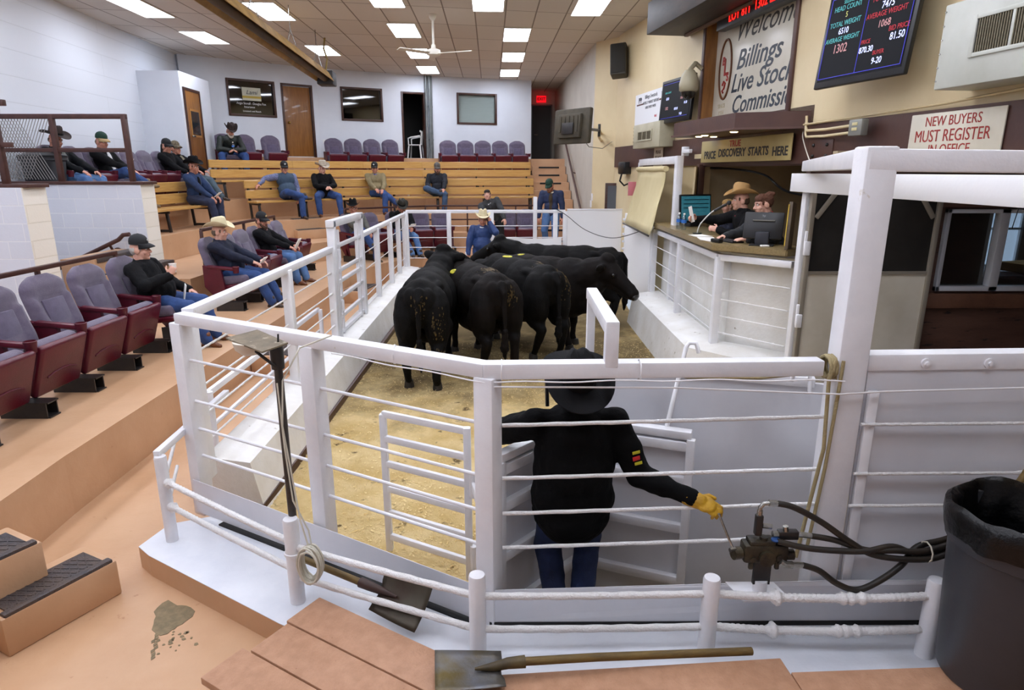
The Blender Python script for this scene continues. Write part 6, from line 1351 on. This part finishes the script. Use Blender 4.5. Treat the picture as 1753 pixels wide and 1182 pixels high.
# ---------------------------------------------------------------- things in their hands and around them
def grip(k, i): t = PEOPLE[k][0]; return wmat(t) @ GRIPS[t.name][i]
def at(k, p):
    t = PEOPLE[k][0]; return wmat(t) @ V(p)
def card(k, p, label, tilt=(R(50), 0, 0), d=(.16, .11, .012), m=PAPER, cat='card', name='sale_card'):
    o = MB().box((0, 0, 0), d, None, .002).build(name, m); o.location = at(k, p); t = PEOPLE[k][0]
    o.rotation_euler = (Matrix.Rotation(t.rotation_euler.z, 3, 'Z') @ Matrix.Rotation(tilt[2], 3, 'Z') @ Matrix.Rotation(tilt[0], 3, 'X') @ Matrix.Rotation(tilt[1], 3, 'Y')).to_euler()
    return tag(o, label, cat)
card('coffee', (-.02, .30, .60), 'white folded sale sheet in the lap of the man with the coffee', (R(78), 0, R(30)), (.2, .26, .008), cat='paper', name='sale_sheet')
card('cream', (-.05, .47, .71), 'white card in the hands of the man in the cream hat'); card('carhartt', (.0, .50, .74), 'white notebook held by the man in the black cap', (R(62), 0, 0), (.16, .22, .015), cat='notebook', name='notebook')
card('greencap', (.16, .50, .78), 'white half-round sheet held by the man in the green and tan cap', (R(60), 0, .4), (.2, .2, .006), cat='paper', name='sale_sheet')
card('denim', (.03, .52, .66), 'white sheet held by the man in the denim jacket', (R(40), 0, .2), (.22, .15, .006), cat='paper', name='sale_sheet'); card('glasses', (.02, .44, .70), 'white card on the lap of the man in glasses', (R(30), 0, 0))
card('writing', (-.10, .50, .76), 'white card the man in the dark felt hat writes on', (R(40), 0, .3))
o = MB().box((0, 0, 0), (.26, .2, .01)).build('paper_sheet', PAPER); o.location = (-3.22 + .08, 15.7, 1.0); o.rotation_euler = (R(35), 0, R(48)); tag(o, 'white paper left on the empty seat between the black-hatted men', 'paper')
def cup(P, label, h=.1, r=.04, lid=False, m=None):
    t = thing('paper_cup', label, 'cup', P); MB().lathe([(0, 0), (r * .75, 0), (r, h), (r * 1.08, h), (r * 1.05, h - .006), (r * .9, h - .008), (r * .7, .01), (0, .01)], (0, 0, 0), 18).build('cup_wall', m or PAPER, t, 40)
    if lid: MB().lathe([(r * 1.1, h - .01), (r * 1.1, h + .008), (r * .8, h + .016), (0, h + .014)], (0, 0, 0), 18).build('lid', PLASTICB, t, 40)
    return t
cup(grip('coffee', 1) + V((.0, .0, -.05)), 'white paper cup in the raised hand of the grey-haired man')
bz = T2 + .45
cup((-2.95, 18.92 + .0, bz), 'tall white paper cup standing alone on the far bench beside the dark-jacketed man', .12, .045); cup((-3.02 - .3, 18.75, bz), 'dark-lidded cup beside the small brown bottle on the far bench', .1, .045, True, mat('cup_dark', '#3a3430', .5))
bo = thing('brown_bottle', 'small brown bottle on the far bench beside the man in khaki', 'bottle', (-3.5, 18.72, bz)); MB().lathe([(0, 0), (.03, 0), (.032, .11), (.013, .15), (.012, .2), (0, .2)], (0, 0, 0), 16).build('glass', mat('brown_glass', '#3a2412', .15), bo, 40); MB().lathe([(0, .2), (.014, .2), (.014, .215), (0, .215)], (0, 0, 0), 12).build('cap', mat('gold_cap', '#b08a3a', .4), bo, 40)
WB = mat_glass('clear_plastic', '#dfe9ee', .18)
def water(P, label, s=1.):
    t = thing('water_bottle', label, 'bottle', P); t.scale = (s, s, s); MB().lathe([(0, 0), (.03, 0), (.033, .02), (.031, .08), (.033, .14), (.022, .175), (.013, .19), (.013, .2), (0, .2)], (0, 0, 0), 20).build('plastic_body', WB, t, 40)
    MB().lathe([(.0335, .09), (.0345, .09), (.0345, .13), (.0335, .13)], (0, 0, 0), 20).build('label_band', mat('blue_label', '#2f6ec0', .5), t, 40); MB().lathe([(.015, .195), (.015, .215), (0, .217)], (0, 0, 0), 14).build('cap', PAPER, t, 40); return t
water(at('beard', (0, .44, .62)), 'clear water bottle in the hands of the white-bearded man'); 
# spectacles, phone, cane
pg, pgC, pgR = PEOPLE['glasses']; g = MB()
for sx in (-1, 1):
    g.tube([pgC + pgR @ V((sx * .034 + .026 * math.cos(a), .108, .01 + .018 * math.sin(a))) for a in [k * .628 for k in range(10)]], .003, 5, closed=True); g.tube([pgC + pgR @ V((sx * .06, .106, .014)), pgC + pgR @ V((sx * .084, 0, .01))], .003, 5)
g.build('spectacles', mat('red_frame', '#5a2420', .4), pg, 60)
ph = thing('phone', 'black mobile phone at the ear of the ringman in the ring', 'phone', at('phone', (-.125, .08, 1.60))); MB().box((0, 0, 0), (.018, .07, .14), None, .006).build('case', PLASTICB, ph); ph.rotation_euler = (R(-20), 0, R(190))
cn = MB(); a = at('phone', (.30, .22, .74)); cn.tube([a + V((-.05, 0, .16)), a, V((-.42, 13.35, .28))], .012, 8); tag(cn.build('stock_cane', WHITEC, None, 60), 'white stock cane in the hand of the ringman', 'cane')
txt = text('BSAF', .075, mat('print_white', '#cfcfcf', .7), PEOPLE['hoodie'][0], (-.255, .08, .80), (.1, 1, -.5), (-.3, .3, .9), 'sleeve_print', world=False, ext=.01)
pb_ = MB(); pb_.prism([(-.03, -.008), (.03, -.01), (.028, .012), (-.032, .01)], 0, .11); pb_.prism([(-.02, -.012), (.02, -.014), (.02, -.01), (-.02, -.008)], .03, .09)
o = pb_.build('crumpled_bag', PAPER); o.location = (-4.55, 9.42, T1); o.rotation_euler = (R(-8), 0, .5); tag(o, 'small crumpled white paper bag on the aisle floor behind the coffee drinker', 'bag')
# ---------------------------------------------------------------- cattle
HIDE = mat('black_hide', '#050404', .7, c2='#090706', vs=5, bump=.4, bs=110, spec=.15); HIDEB = mat('brown_black_hide', '#080504', .7, c2='#110a07', vs=4, bump=.4, bs=110, spec=.15)
DUNG = mat('dried_manure', '#5c4818', .9, c2='#2c2210', vs=30, bump=.6, bs=80); MUDP = mat('dry_mud', '#6e6048', .9, c2='#443a2c', vs=30, bump=.5); HOOF = mat('hoof', '#1c1814', .5); TAGY = mat('yellow_tag', '#c9c02c', .5); NOSE = mat('wet_nose', '#1a1718', .25, bump=.2, bs=90)
def cow(label, loc, rz, head=(0, 1.42, 1.02), poll=(0, 1.12, 1.24), hyaw=0., hide=HIDE, legs=None, sc=1., eartag=None, sticker=None, patches=(), fat=1.):
    t = thing('cow', label, 'cow', loc, rz); t.scale = (sc, sc, sc)
    m = MB(); b = m.ball; c = m.cap
    b((0, -.70, 1.02), (.27 * fat, .30, .30), u=20, v=14); b((0, -.30, .98), (.335 * fat, .48, .36), u=22, v=14); b((0, .12, .94), (.36 * fat, .50, .40), u=22, v=14); b((0, .50, .93), (.30 * fat, .36, .41), u=20, v=14)
    c((0, -.78, 1.20), (0, .55, 1.19), .12, .13); b((0, .60, 1.08), (.20, .26, .26)); b((0, .70, .72), (.17, .2, .2))
    for s in (-1, 1):
        b((s * .16, -.50, 1.20), (.09, .13, .07)); b((s * .10, -.90, 1.10), (.09, .09, .14))
        b((s * .18 * fat, -.74, .84), (.17, .25, .40), u=16); c((s * .2, -.66, .74), (s * .19, -.84, .52), .165, .095); c((s * .19, -.85, .53), (s * .185, -.92, .46), .08, .066)
        b((s * .21, .50, .86), (.13, .2, .30)); c((s * .2, .50, .76), (s * .19, .47, .58), .13, .09)
        lg = (legs or {}).get(('h', s), 0); lf = (legs or {}).get(('f', s), 0)
        c((s * .185, -.92, .47), (s * .18, -.86 + lg, .15), .066, .052); c((s * .18, -.86 + lg, .15), (s * .18, -.82 + lg, .08), .052, .05)
        c((s * .19, .47, .58), (s * .18, .50 + lf * .6, .36), .085, .064); b((s * .18, .50 + lf * .6, .37), .062); c((s * .18, .5 + lf * .6, .36), (s * .18, .48 + lf, .14), .052, .045); c((s * .18, .48 + lf, .14), (s * .18, .50 + lf, .08), .05, .05)
    b((0, -.05, .60), (.27 * fat, .62, .18), u=18); b((0, .5, .80), (.27, .34, .36), u=18)
    P, Hd = V(poll), V(head); ax = (Hd - P).normalized()
    c((0, .58, 1.04), P * .55 + V((0, .58, 1.06)) * .45 + V((0, 0, -.02)), .27, .22); c(P * .55 + V((0, .58, 1.06)) * .45, P - ax * .02, .22, .16); c((0, .66, .82), P * .7 + V((0, .66, .84)) * .3 + V((0, 0, -.12)), .2, .15)
    sd = ax.cross(V((0, 0, 1))).normalized(); up = sd.cross(ax); rot = Matrix((sd, ax, up)).transposed()
    KH = 1.28
    h = lambda x, y, z: P + (sd * x + ax * y + up * z) * KH
    hb = lambda p, r, *a: b(p, tuple(q * KH for q in r), *a)
    hc = lambda p, q, r1, r2: c(p, q, r1 * KH, r2 * KH)
    hb(h(0, .05, .0), (.125, .15, .13), rot, 16, 12); hc(h(0, .1, .01), h(0, .36, -.0), .105, .076); hb(h(0, .42, -.015), (.085, .075, .068), rot, 16, 10); hc(h(0, .12, -.1), h(0, .38, -.06), .06, .045)
    for s in (-1, 1): hb(h(s * .09, .13, .04), (.035, .05, .04), rot); m.ball(h(s * .2, -.0, .03), (.12, .04, .07), rot @ Matrix.Rotation(s * -.25, 3, 'Y'), 14, 10); hc(h(s * .1, 0, .04), h(s * .16, 0, .035), .04, .035)
    hb(h(0, -.03, .11), (.085, .09, .06), rot)
    c((0, -.95, 1.2), (0, -1.03, 1.1), .06, .045); c((0, -1.03, 1.1), (0, -1.05, .62), .038, .026)
    me = voxel(m, .015, 9, fold=0)
    ns = [v.normal.copy() for v in me.vertices]
    for v, n in zip(me.vertices, ns):
        p = v.co; v.co += n * (.016 * noise.noise(p * 4.5) + .004 * noise.noise(V((p.x * 20, p.y * 14, p.z * 11))) + .0025 * noise.noise(p * 60))
    link('body', me, hide, t, 180)
    sw = MB(); sw.cap((0, -1.05, .64), (0, -1.04, .40), .035, .055); sw.cap((0, -1.04, .42), (.01, -1.03, .26), .05, .014); link('tail_switch', voxel(sw, .012, 2, fold=.012, fs=30), hide, t, 180)
    for s in (-1, 1):
        for y in (-.80 + (legs or {}).get(('h', s), 0), .52 + (legs or {}).get(('f', s), 0)): MB().lathe([(0, 0), (.062, 0), (.058, .03), (.05, .08), (0, .09)], (s * .18, y, 0), 16, sy=1.2).build('hoof', HOOF, t, 60)
        MB().ball(h(s * .113, .15, .045), .026).build('eye', mat('cow_eye', '#0a0706', .08), t, 180)
    nz = MB(); nz.ball(h(0, .465, -.02), (.082, .045, .062), rot); nz.build('muzzle', NOSE, t, 180)
    if eartag: s = eartag; MB().box(h(s * .24, .03, .0), (.05, .008, .055), rot, .004).build('ear_tag', mat('tag_orange', '#d09a20', .5), t)
    if sticker:
        x, y, z, a = sticker; g = MB(); rt = Matrix.Rotation(a, 3, 'Z') @ Matrix.Rotation(math.atan2(x, .25) * .8, 3, 'Y'); g.ball((x, y, z), (.045, .085, .012), rt, 18, 8); k = g.build('lot_sticker', TAGY, t, 60)
        text('734', .045, mat('sticker_ink', '#6a6414', .6), k, V((x, y, z)) + rt @ V((0, 0, .012)), rt @ V((0, -1, 0)), rt @ V((1, 0, 0)), 'lot_number', world=False)
    bv = None
    from mathutils.bvhtree import BVHTree
    bv = BVHTree.FromPolygons([v.co.copy() for v in me.vertices], [tuple(p.vertices) for p in me.polygons])
    for (cx, cy, cz, r, mm, n_) in patches:     # caked mud, following the hide
        g = MB(); random.seed(int(cx * 100 + cz * 37))
        for k in range(int(n_ * 2.6)):
            q, nn, _, _ = bv.find_nearest(V((cx, cy, cz)) + V((random.gauss(0, r * .5), random.gauss(0, r * .3), random.gauss(0, r))))
            rr = random.uniform(.003, .012); g.ball(q, (rr, rr * random.uniform(.6, 2.5), .004), nn.to_track_quat('Z', 'Y').to_matrix(), 7, 5)
        g.build('mud_patch', mm, t, 60)['kind'] = 'stuff'
    return t
cow('black cow at the left of the group, rump to the camera, head turned back', (-1.08, 8.35, 0), R(0), head=(.30, 1.36, 1.27), poll=(.10, 1.02, 1.33), legs={('h', -1): .0, ('h', 1): -.1}, eartag=-1, patches=((.0, -1.02, 1.0, .10, DUNG, 20), (.22, -.96, .75, .12, DUNG, 22)), fat=.98)
cow('black cow second from the left, rump to the camera, mud crusted on its back', (-.48, 8.78, 0), R(22), head=(-.3, 1.5, .75), poll=(-.12, 1.22, 1.0), hide=HIDEB, legs={('h', -1): .12, ('h', 1): -.06}, sticker=(-.26, .2, 1.22, .3), patches=((.02, -.45, 1.32, .10, MUDP, 40), (.1, -1.0, 1.05, .08, DUNG, 18)), fat=1.05)
cow('black cow third from the left, yellow lot sticker on its back, dung on its hip', (.08, 9.45, 0), R(32), head=(-.5, 1.12, .72), poll=(-.25, 1.02, .98), legs={('h', -1): .1}, sticker=(-.05, .2, 1.335, .4), patches=((.22, -.9, 1.1, .14, DUNG, 40), (.1, -.5, 1.3, .10, MUDP, 26)), fat=1.02)
cow('brownish black cow facing right, head lowered over the sawdust', (.42, 9.72, 0), R(-122), head=(0, 1.44, .95), poll=(0, 1.06, 1.22), hide=HIDEB, legs={('f', 1): .1, ('h', 1): .12}, sticker=(.02, -.3, 1.33, 1.2), fat=1.05)
cow('black cow standing at the back of the group, facing left toward the ringman', (.92, 11.15, 0), R(74), head=(0, 1.52, 1.1), poll=(0, 1.16, 1.26), legs={('f', 1): .1, ('h', 1): .12}, fat=1.0)
# ---------------------------------------------------------------- front props
# lamp pole with flat plate top
lpz = thing('pole_lamp', 'dark pole with flat dusty plate and lamp, clamped to the low pipe post', 'lamp', (-1.21, 3.17, .2))
MB().tube([(0.0, .04, .45), (-.005, .05, 1.0), (-.005, .055, 1.47)], .022, 12).build('pole', mat('dark_pole', '#2b2826', .4, c2='#3b3734', vs=12), lpz, 60)
MB().lathe([(.024, 0), (.033, .0), (.035, .1), (.03, .14), (.024, .14)], (-.005, .055, 1.36), 16).build('coupling', BLACKSTEEL, lpz, 40)
MB().slab([(-.28, .10, 1.505), (-.02, -.10, 1.485), (.07, .02, 1.50), (-.16, .22, 1.52)], .008, (0, 0, 1)).build('top_plate', mat('dusty_plate', '#7d705a', .6, c2='#5f5544', vs=9, c3='#a89d88', vs3=14, thr3=.6), lpz, 0)
MB().lathe([(0, -.075), (.045, -.068), (.075, -.04), (.085, 0), (0, 0)], (-.15, .08, 1.50), 20).build('lamp_shade', mat('lamp_white', '#d8d2c4', .5), lpz, 50)
mb = MB(); mb.tube([(-.005, .02, 1.38), (-.06, .0, 1.44), (-.12, .04, 1.47)], .008, 6); mb.build('bracket_wire', BLACKSTEEL, lpz, 60)
# coil of cable hung on the pipe post, and the white cable running up the fence post
cc = thing('cable_coil', 'coil of grey-white cable hanging on the low pipe post', 'cable', (-1.12, 3.1, .55))
CBW = mat('cable_white', '#c9c4b4', .5)
random.seed(4)
for k in range(12):
    r = .072 + .012 * random.random(); dx, dy = random.uniform(-.012, .012), random.uniform(-.02, .02)
    MB().tube([(dx + r * .72 * math.cos(a) + .04, dy - .01 * k * .4 + .35 * r * math.cos(a) * -.5 - .03, -.03 + r * 1.25 * math.sin(a) + random.uniform(-.004, .004)) for a in [j * 2 * math.pi / 22 for j in range(22)]], .006, 6, closed=True).build('loop', CBW, cc, 60)
MB().tube([(.03, -.03, .07), (-.01, .0, .2), (-.06, .08, .4), (-.09, .09, .7), (-.07, .1, .95), (.0, .2, 1.1), (.13, .35, 1.13)], .005, 6).build('lead', CBW, cc, 60)
MB().tube([(.05, -.03, .06), (.03, .0, .14), (-.05, .03, .3), (-.075, .05, .6), (-.085, .06, .95)], .0045, 6).build('lead', CBW, cc, 60)
MB().tube([(-.09, .1, .6), (-.1, .11, .85), (-.07, .1, 1.2)], .005, 6).build('lead', PLASTICB, cc, 60)
# shovels
def shovel(label, P, rz, tilt, length, hm, blade_tilt=0., flip=False):
    t = thing('shovel', label, 'shovel', P, rz)
    RM = Matrix.Rotation(tilt, 3, 'X') @ Matrix.Rotation(blade_tilt, 3, 'Y')
    mb = MB(); n = 10; rows = []
    for i in range(n + 1):
        y = -.15 + .30 * i / n; row = []
        for j in range(9):
            x = -.125 + .25 * j / 8; w_ = 1 - .12 * (i / n) ** 2
            z = .018 * (abs(x) / .125) ** 2 + (.03 * max(0, (i / n - .55)) * math.exp(-(x / .035) ** 2)) + .008 * (1 - i / n) ** 2
            row.append(mb.bm.verts.new(RM @ V((x * w_, y + (.012 if i == n and abs(x) > .06 else 0), z))))
        rows.append(row)
    for A, B in zip(rows, rows[1:]):
        for j in range(8): mb.bm.faces.new((A[j], A[j + 1], B[j + 1], B[j]))
    o = mb.build('blade', hm[0], t, 60); md = o.modifiers.new('t', 'SOLIDIFY'); md.thickness = .004
    pt = [V((0, .03, .022)), V((0, .12, .03)), V((0, .18, .045)), V((0, .26, .05))]
    MB().tube([RM @ p for p in pt], .017, 12, radii=[.006, .02, .025, .028]).build('socket', hm[1], t, 60)
    MB().tube([RM @ V((0, .24, .05)), RM @ V((0, .6, .056)), RM @ V((0, length, .05))], .019, 12).build('handle', hm[2], t, 60); return t
WOODH = mat('worn_wood_handle', '#7a6230', .6, c2='#57441e', vs=5, stretch=(6, 1, 6), bump=.2, bs=60)
shovel('muddy square shovel lying across the planks, long worn handle to the right', (-.2, 2.46, .345), R(-83), R(-3), 1.36, (mat('muddy_steel', '#6d7078', .4, metal=.5, c2='#5e5024', vs=4, bump=.1), mat('muddy_socket', '#5a4a26', .6, c2='#3b2f18', vs=9), WOODH))
shovel('dark rusty shovel leaning against the white sheet under the pipe rail', (-.58, 2.985, .345), R(62), R(2), .8, (mat('rusty_steel', '#3a2a20', .45, metal=.5, c2='#4a4438', vs=4), mat('rusty_socket', '#3a221a', .5), WOODH), R(-46))
# hydraulic valve
hv = thing('hydraulic_valve', 'black oily hydraulic valve block on a white stub plate, hoses running right', 'valve', (1.24, 2.88, .5))
OIL = mat('oily_black_iron', '#1b1917', .4, metal=.3, c2='#463e2c', vs=14, bump=.3, bs=50)
mb = MB(); mb.slab([(-.13, .06, -.02), (.12, .06, -.02), (.15, -.08, -.02), (-.09, -.1, -.02)], .006, (0, 0, 1)); mb.build('base_plate', WHITE, hv, 0)
MB().cyl((.02, -.01, -.02), (.02, -.01, .05), .035, seg=20).build('stub_pipe', WHITE, hv, 40)
MB().bar((.02, -.015, .03), (.02, -.015, .16), .085, .02, 0, (0, 1, 0)).build('bracket', BLACKSTEEL, hv)
mb = MB(); mb.box((.02, -.01, .215), (.22, .085, .10), None, .015); mb.box((-.0, -.01, .27), (.13, .075, .03), None, .01); mb.cyl((-.1, -.02, .21), (-.14, -.03, .21), .032, seg=14); mb.cyl((.12, -.02, .20), (.165, -.02, .2), .028, seg=14); mb.cyl((.02, -.07, .2), (.02, -.045, .2), .04, seg=18); mb.cyl((-.045, -.06, .19), (-.045, -.04, .19), .014, seg=10); mb.cyl((.085, -.06, .2), (.085, -.04, .2), .018, seg=10)
for dx in (-.05, .08): mb.box((dx, -.04, .15), (.022, .02, .04), None, .006)
mb.cyl((.01, -.02, .285), (.01, -.02, .30), .02, seg=12); mb.build('valve_body', OIL, hv, 40)
MB().box((-.02, -.01, .36), (.035, .035, .11), None, .006).build('relief_block', BLACKSTEEL, hv, 35); MB().box((.135, -.0, .30), (.1, .04, .045), None, .006).build('relief_block', BLACKSTEEL, hv, 35)
mb = MB(); mb.cyl((-.02, -.01, .41), (-.02, -.01, .44), .014, seg=10); mb.tube([(-.02, -.01, .43), (-.02, -.01, .455), (-.005, -.01, .475), (.03, -.01, .478)], .011, 10); mb.cyl((.02, -.01, .478), (.06, -.01, .476), .017, seg=8); mb.build('elbow_fitting', CHROME, hv, 40)
for a, b, r in (((0, -.01, .355), (.045, -.012, .35), .014), ((.06, -.0, .30), (.09, -.0, .30), .018), ((.18, 0, .3), (.25, -.01, .297), .015), ((.12, -.01, .325), (.115, -.01, .352), .014), ((-.13, -.03, .235), (-.16, -.04, .235), .012)): MB().cyl(a, b, r, seg=8).build('fitting', CHROME, hv, 40)
mb = MB(); mb.tube([(.085, -.06, .185), (.11, -.06, .168), (.15, -.06, .166)], .018, 8); mb.cyl((.14, -.06, .167), (.20, -.06, .165), .015, seg=8); mb.build('elbow_fitting', CHROME, hv, 40)
MB().tube([(-.135, -.03, .225), (-.17, -.02, .30), (-.215, .01, .41)], .006, 8).build('lever', CHROME, hv, 60)
MB().lathe([(.022, 0), (.022, .006), (0, .006)], (.065, -.03, .285), 14).build('blue_cap', mat('blue_plug', '#27508c', .4), hv, 40)
HOSE = mat('black_hydraulic_hose', '#1a1714', .5, c2='#2e251a', vs=8)
END = [(.78, -.06, .23), (.93, -.05, .27), (1.15, -.02, .35), (1.5, .0, .45)]
for k, pts in enumerate(([(.055, -.01, .477), (.14, -.02, .46), (.28, -.03, .385), (.42, -.05, .29), (.55, -.07, .225)], [(.25, -.01, .297), (.36, -.03, .285), (.5, -.06, .25), (.64, -.065, .25)], [(.07, -.04, .285), (.2, -.06, .262), (.35, -.07, .252), (.5, -.07, .25), (.64, -.05, .262)], [(.20, -.06, .165), (.28, -.07, .14), (.37, -.08, .075), (.47, -.09, .045), (.58, -.08, .09), (.68, -.07, .17)])):
    e = [(a + .0, b - .02 + .02 * k, c - .02 + .016 * ((k * 2) % 4)) for a, b, c in END]
    MB().tube(smooth_path(pts + e), .0155, 10).build('hose', HOSE, hv, 60)
MB().tube([(.80, -.06 + .05 * math.cos(a), .24 + .05 * math.sin(a)) for a in [j * .7 for j in range(9)]], .004, 5, closed=True).build('zip_tie', CBW, hv, 60)
# trash can with black liner
tr = thing('trash_can', 'big dark grey round trash can with a black liner at the right frame edge', 'trash can', (2.24, 2.5, .30))
GREYP = mat('grey_bin_plastic', '#37383d', .45, c2='#313237', vs=3, bump=.05, bs=80)
MB().lathe([(0, 0), (.235, 0), (.245, .02), (.285, .66), (.30, .67), (.305, .78), (.31, .80), (.30, .81), (.28, .79), (.235, .03), (0, .03)], (0, 0, 0), 40).build('body', GREYP, tr, 40)
mb = MB(); rows = []; n = 56; random.seed(8)
for (r, z, a) in ((.306, .70, .012), (.318, .77, .014), (.318, .83, .012), (.30, .845, .008), (.27, .82, .02), (.255, .66, .03), (.23, .45, .03), (.1, .36, .02), (.0, .34, 0)):
    rows.append([mb.bm.verts.new((max(r + a * noise.noise(V((math.cos(2 * math.pi * k / n) * 3, math.sin(2 * math.pi * k / n) * 3, z * 3))) * 1.6 + a * .6 * noise.noise(V((k * .9, z * 2, 1))), 0) * math.cos(2 * math.pi * k / n), max(r + a * noise.noise(V((math.cos(2 * math.pi * k / n) * 3, math.sin(2 * math.pi * k / n) * 3, z * 3))) * 1.6 + a * .6 * noise.noise(V((k * .9, z * 2, 1))), 0) * math.sin(2 * math.pi * k / n), z + .03 * noise.noise(V((math.cos(2 * math.pi * k / n) * 2.5, math.sin(2 * math.pi * k / n) * 2.5, 5)) ) * (1 if z > .6 else .3))) for k in range(n)])
for A, B in zip(rows, rows[1:]):
    for k in range(n): mb.bm.faces.new((A[k], A[(k + 1) % n], B[(k + 1) % n], B[k]))
bmesh.ops.remove_doubles(mb.bm, verts=mb.bm.verts, dist=1e-4); mb.build('bin_liner', mat('black_bin_liner', '#020203', .3, bump=.4, bs=18, spec=.35), tr, 60)
cup((2.16, 2.52, .98), 'crumpled white cup lying in the black bin liner', .09, .038).rotation_euler = (R(60), R(20), 0)
hp = MB(); hp.tube([(2.72, 3.0, 1.35), (2.45, 2.86, 1.08), (2.3, 2.80, .98)], .016, 10); tag(hp.build('wooden_pole', WOODH, None, 60), 'brown wooden handle leaning behind the trash can', 'handle')
# ---------------------------------------------------------------- booth desk things
dz = 1.735
mn = thing('monitor', 'black monitor seen from behind on the auction desk', 'monitor', (2.84, 7.42, dz), R(-26))
MB().box((0, .02, .22), (.42, .05, .30), Matrix.Rotation(R(-14), 3, 'X'), .012).build('casing', PLASTICB, mn); MB().box((0, .05, .215), (.38, .012, .26), Matrix.Rotation(R(-14), 3, 'X')).build('display', SCR, mn); MB().box((0, -.005, .28), (.24, .02, .015), None, .004).build('vent_strip', mat('grey_strip', '#6a6862', .5), mn)
MB().box((0, -.04, .08), (.15, .06, .16), None, .015).build('stand', mat('stand_grey', '#2a2c34', .4), mn); MB().box((0, -.0, .008), (.26, .18, .016), None, .006).build('foot', PLASTICB, mn)
text('hp', .035, mat('logo_grey', '#8d8d90', .4), mn, (0, -.03, .335), (1, 0, 0), (0, .2, 1), world=False)
lt = thing('monitor', 'flat monitor with a teal table of figures at the far end of the desk', 'monitor', (2.78, 10.05, dz), R(20))
rt = Matrix.Rotation(R(-6), 3, 'X'); MB().box((0, 0, .27), (.56, .035, .42), rt, .01).build('casing', PLASTICB, lt); MB().box((0, -.02, .275), (.51, .008, .36), rt).build('display', mat('teal_screen', '#2d5a66', .2, emit=.35, ec='#3c8494', c2='#1d3a48', vs=9, stretch=(1, 1, 6)), lt)
for k in range(5): MB().box(rt @ V((0, -.026, 0)) + V((.0, 0, .40 - .06 * k)), (.44, .002, .012), rt).build('rule_line', mat('screen_dark', '#15303a', .3), lt, 0)
MB().box((0, .03, .03), (.2, .16, .06), None, .01).build('stand', PLASTICB, lt)
mc = thing('microphone', 'black microphone on a pale gooseneck before the auctioneer', 'microphone', (2.5, 8.85, dz))
MB().tube(smooth_path([(0, 0, 0), (.02, -.03, .12), (.12, -.07, .26), (.2, -.1, .33)]), .009, 8).build('gooseneck', mat('pale_neck', '#cfcfca', .4), mc, 60); MB().tube([(.18, -.10, .31), (.3, -.2, .40)], .018, 12).build('barrel', PLASTICB, mc, 60); MB().ball((.325, -.22, .42), .03).build('grille', mat('mic_grille', '#3a3a3c', .4, metal=.6, bump=.6, bs=300), mc, 180); MB().lathe([(0, 0), (.06, 0), (.06, .012), (0, .014)], (0, 0, 0), 20).build('foot', PLASTICB, mc, 40)
water((2.44, 9.62, dz), 'left water bottle with blue label at the far end of the desk', 1.1); water((2.47, 9.45, dz), 'right water bottle with blue label beside the paper in the raised hand', 1.1)
o = MB().box((0, 0, 0), (.004, .11, .22)).build('held_paper', PAPER); o.location = grip('auctioneer', 1) + V((0, .0, .07)); o.rotation_euler = (R(-12), R(-10), R(10)); tag(o, 'tall white slip of paper in the raised hand of the auctioneer', 'paper')
random.seed(2)
for k, (x, y, a, l) in enumerate(((2.46, 8.55, .2, 'far'), (2.44, 8.2, -.15, 'middle'), (2.46, 7.95, .4, 'near'))):
    o = MB().box((0, 0, .003), (.2, .28, .006)).build('paper_sheet', PAPER); o.location = (x, y, dz); o.rotation_euler = (0, 0, a); tag(o, '%s one of the white sheets lying on the desk below the microphone' % l, 'paper')
kb = thing('keyboard', 'slim black keyboard under the hand of the woman at the desk', 'keyboard', (2.6, 7.85, dz), R(15)); MB().box((0, 0, .01), (.16, .4, .02), None, .005).build('base', PLASTICB, kb)
k_ = MB()
for i in range(4):
    for j in range(10): k_.box((-.055 + .035 * i, -.17 + .038 * j, .022), (.028, .03, .008))
k_.build('keys', mat('key_grey', '#2c2c30', .5), kb, 0)
rd = thing('desk_radio', 'small black handheld device on the near edge of the desk', 'device', (2.42, 7.72, dz)); MB().box((0, 0, .025), (.07, .15, .045), Matrix.Rotation(.4, 3, 'Z'), .012).build('body', PLASTICB, rd)
o = MB().box((0, 0, 0), (.09, .06, .02), None, .008).build('white_box', PAPER); o.location = (2.82, 7.28, dz + .011); tag(o, 'small white item beside the monitor foot on the desk', 'item')
bd = thing('wood_board', 'upright yellow-edged wooden board at the near end of the desk', 'board', (3.02, 7.12, dz - .01), R(-30)); MB().box((0, 0, .25), (.035, .32, .5), Matrix.Rotation(R(-6), 3, 'X'), .004).build('board', mat('grey_board', '#6d6152', .7, c2='#57493a', vs=4), bd); MB().box((-.02, -.15, .27), (.01, .03, .44), Matrix.Rotation(R(-6), 3, 'X')).build('yellow_edge', mat('yellow_edge', '#c9a93a', .5), bd)
# cables in the booth
mb = MB(); mb.tube(smooth_path([WR(10.8, 2.6, -.1), WR(10.0, 2.58, -.12), WR(9.2, 2.5, -.14), WR(8.6, 2.28, -.2), (4.2, 7.6, 2.2)]), .016, 6); tag(mb.build('booth_cable', PLASTICB, None, 60), 'thick black cable drooping across the booth opening', 'cable')
mb = MB(); mb.tube(smooth_path([WR(8.0, 3.1, .06), WR(8.05, 2.95, .08), (3.05, 6.85, 2.6)]), .006, 6); tag(mb.build('pale_string', CBW, None, 60), 'thin pale cord from the wall band to the white side beam', 'cord')
mb = MB(); mb.tube([(4.9, 6.6, 2.5), (4.9, 6.4, 2.2), (4.95, 6.5, 2.0)], .005, 6); tag(mb.build('dangling_wire', PLASTICB, None, 60), 'short dark wire dangling before the office window', 'wire')
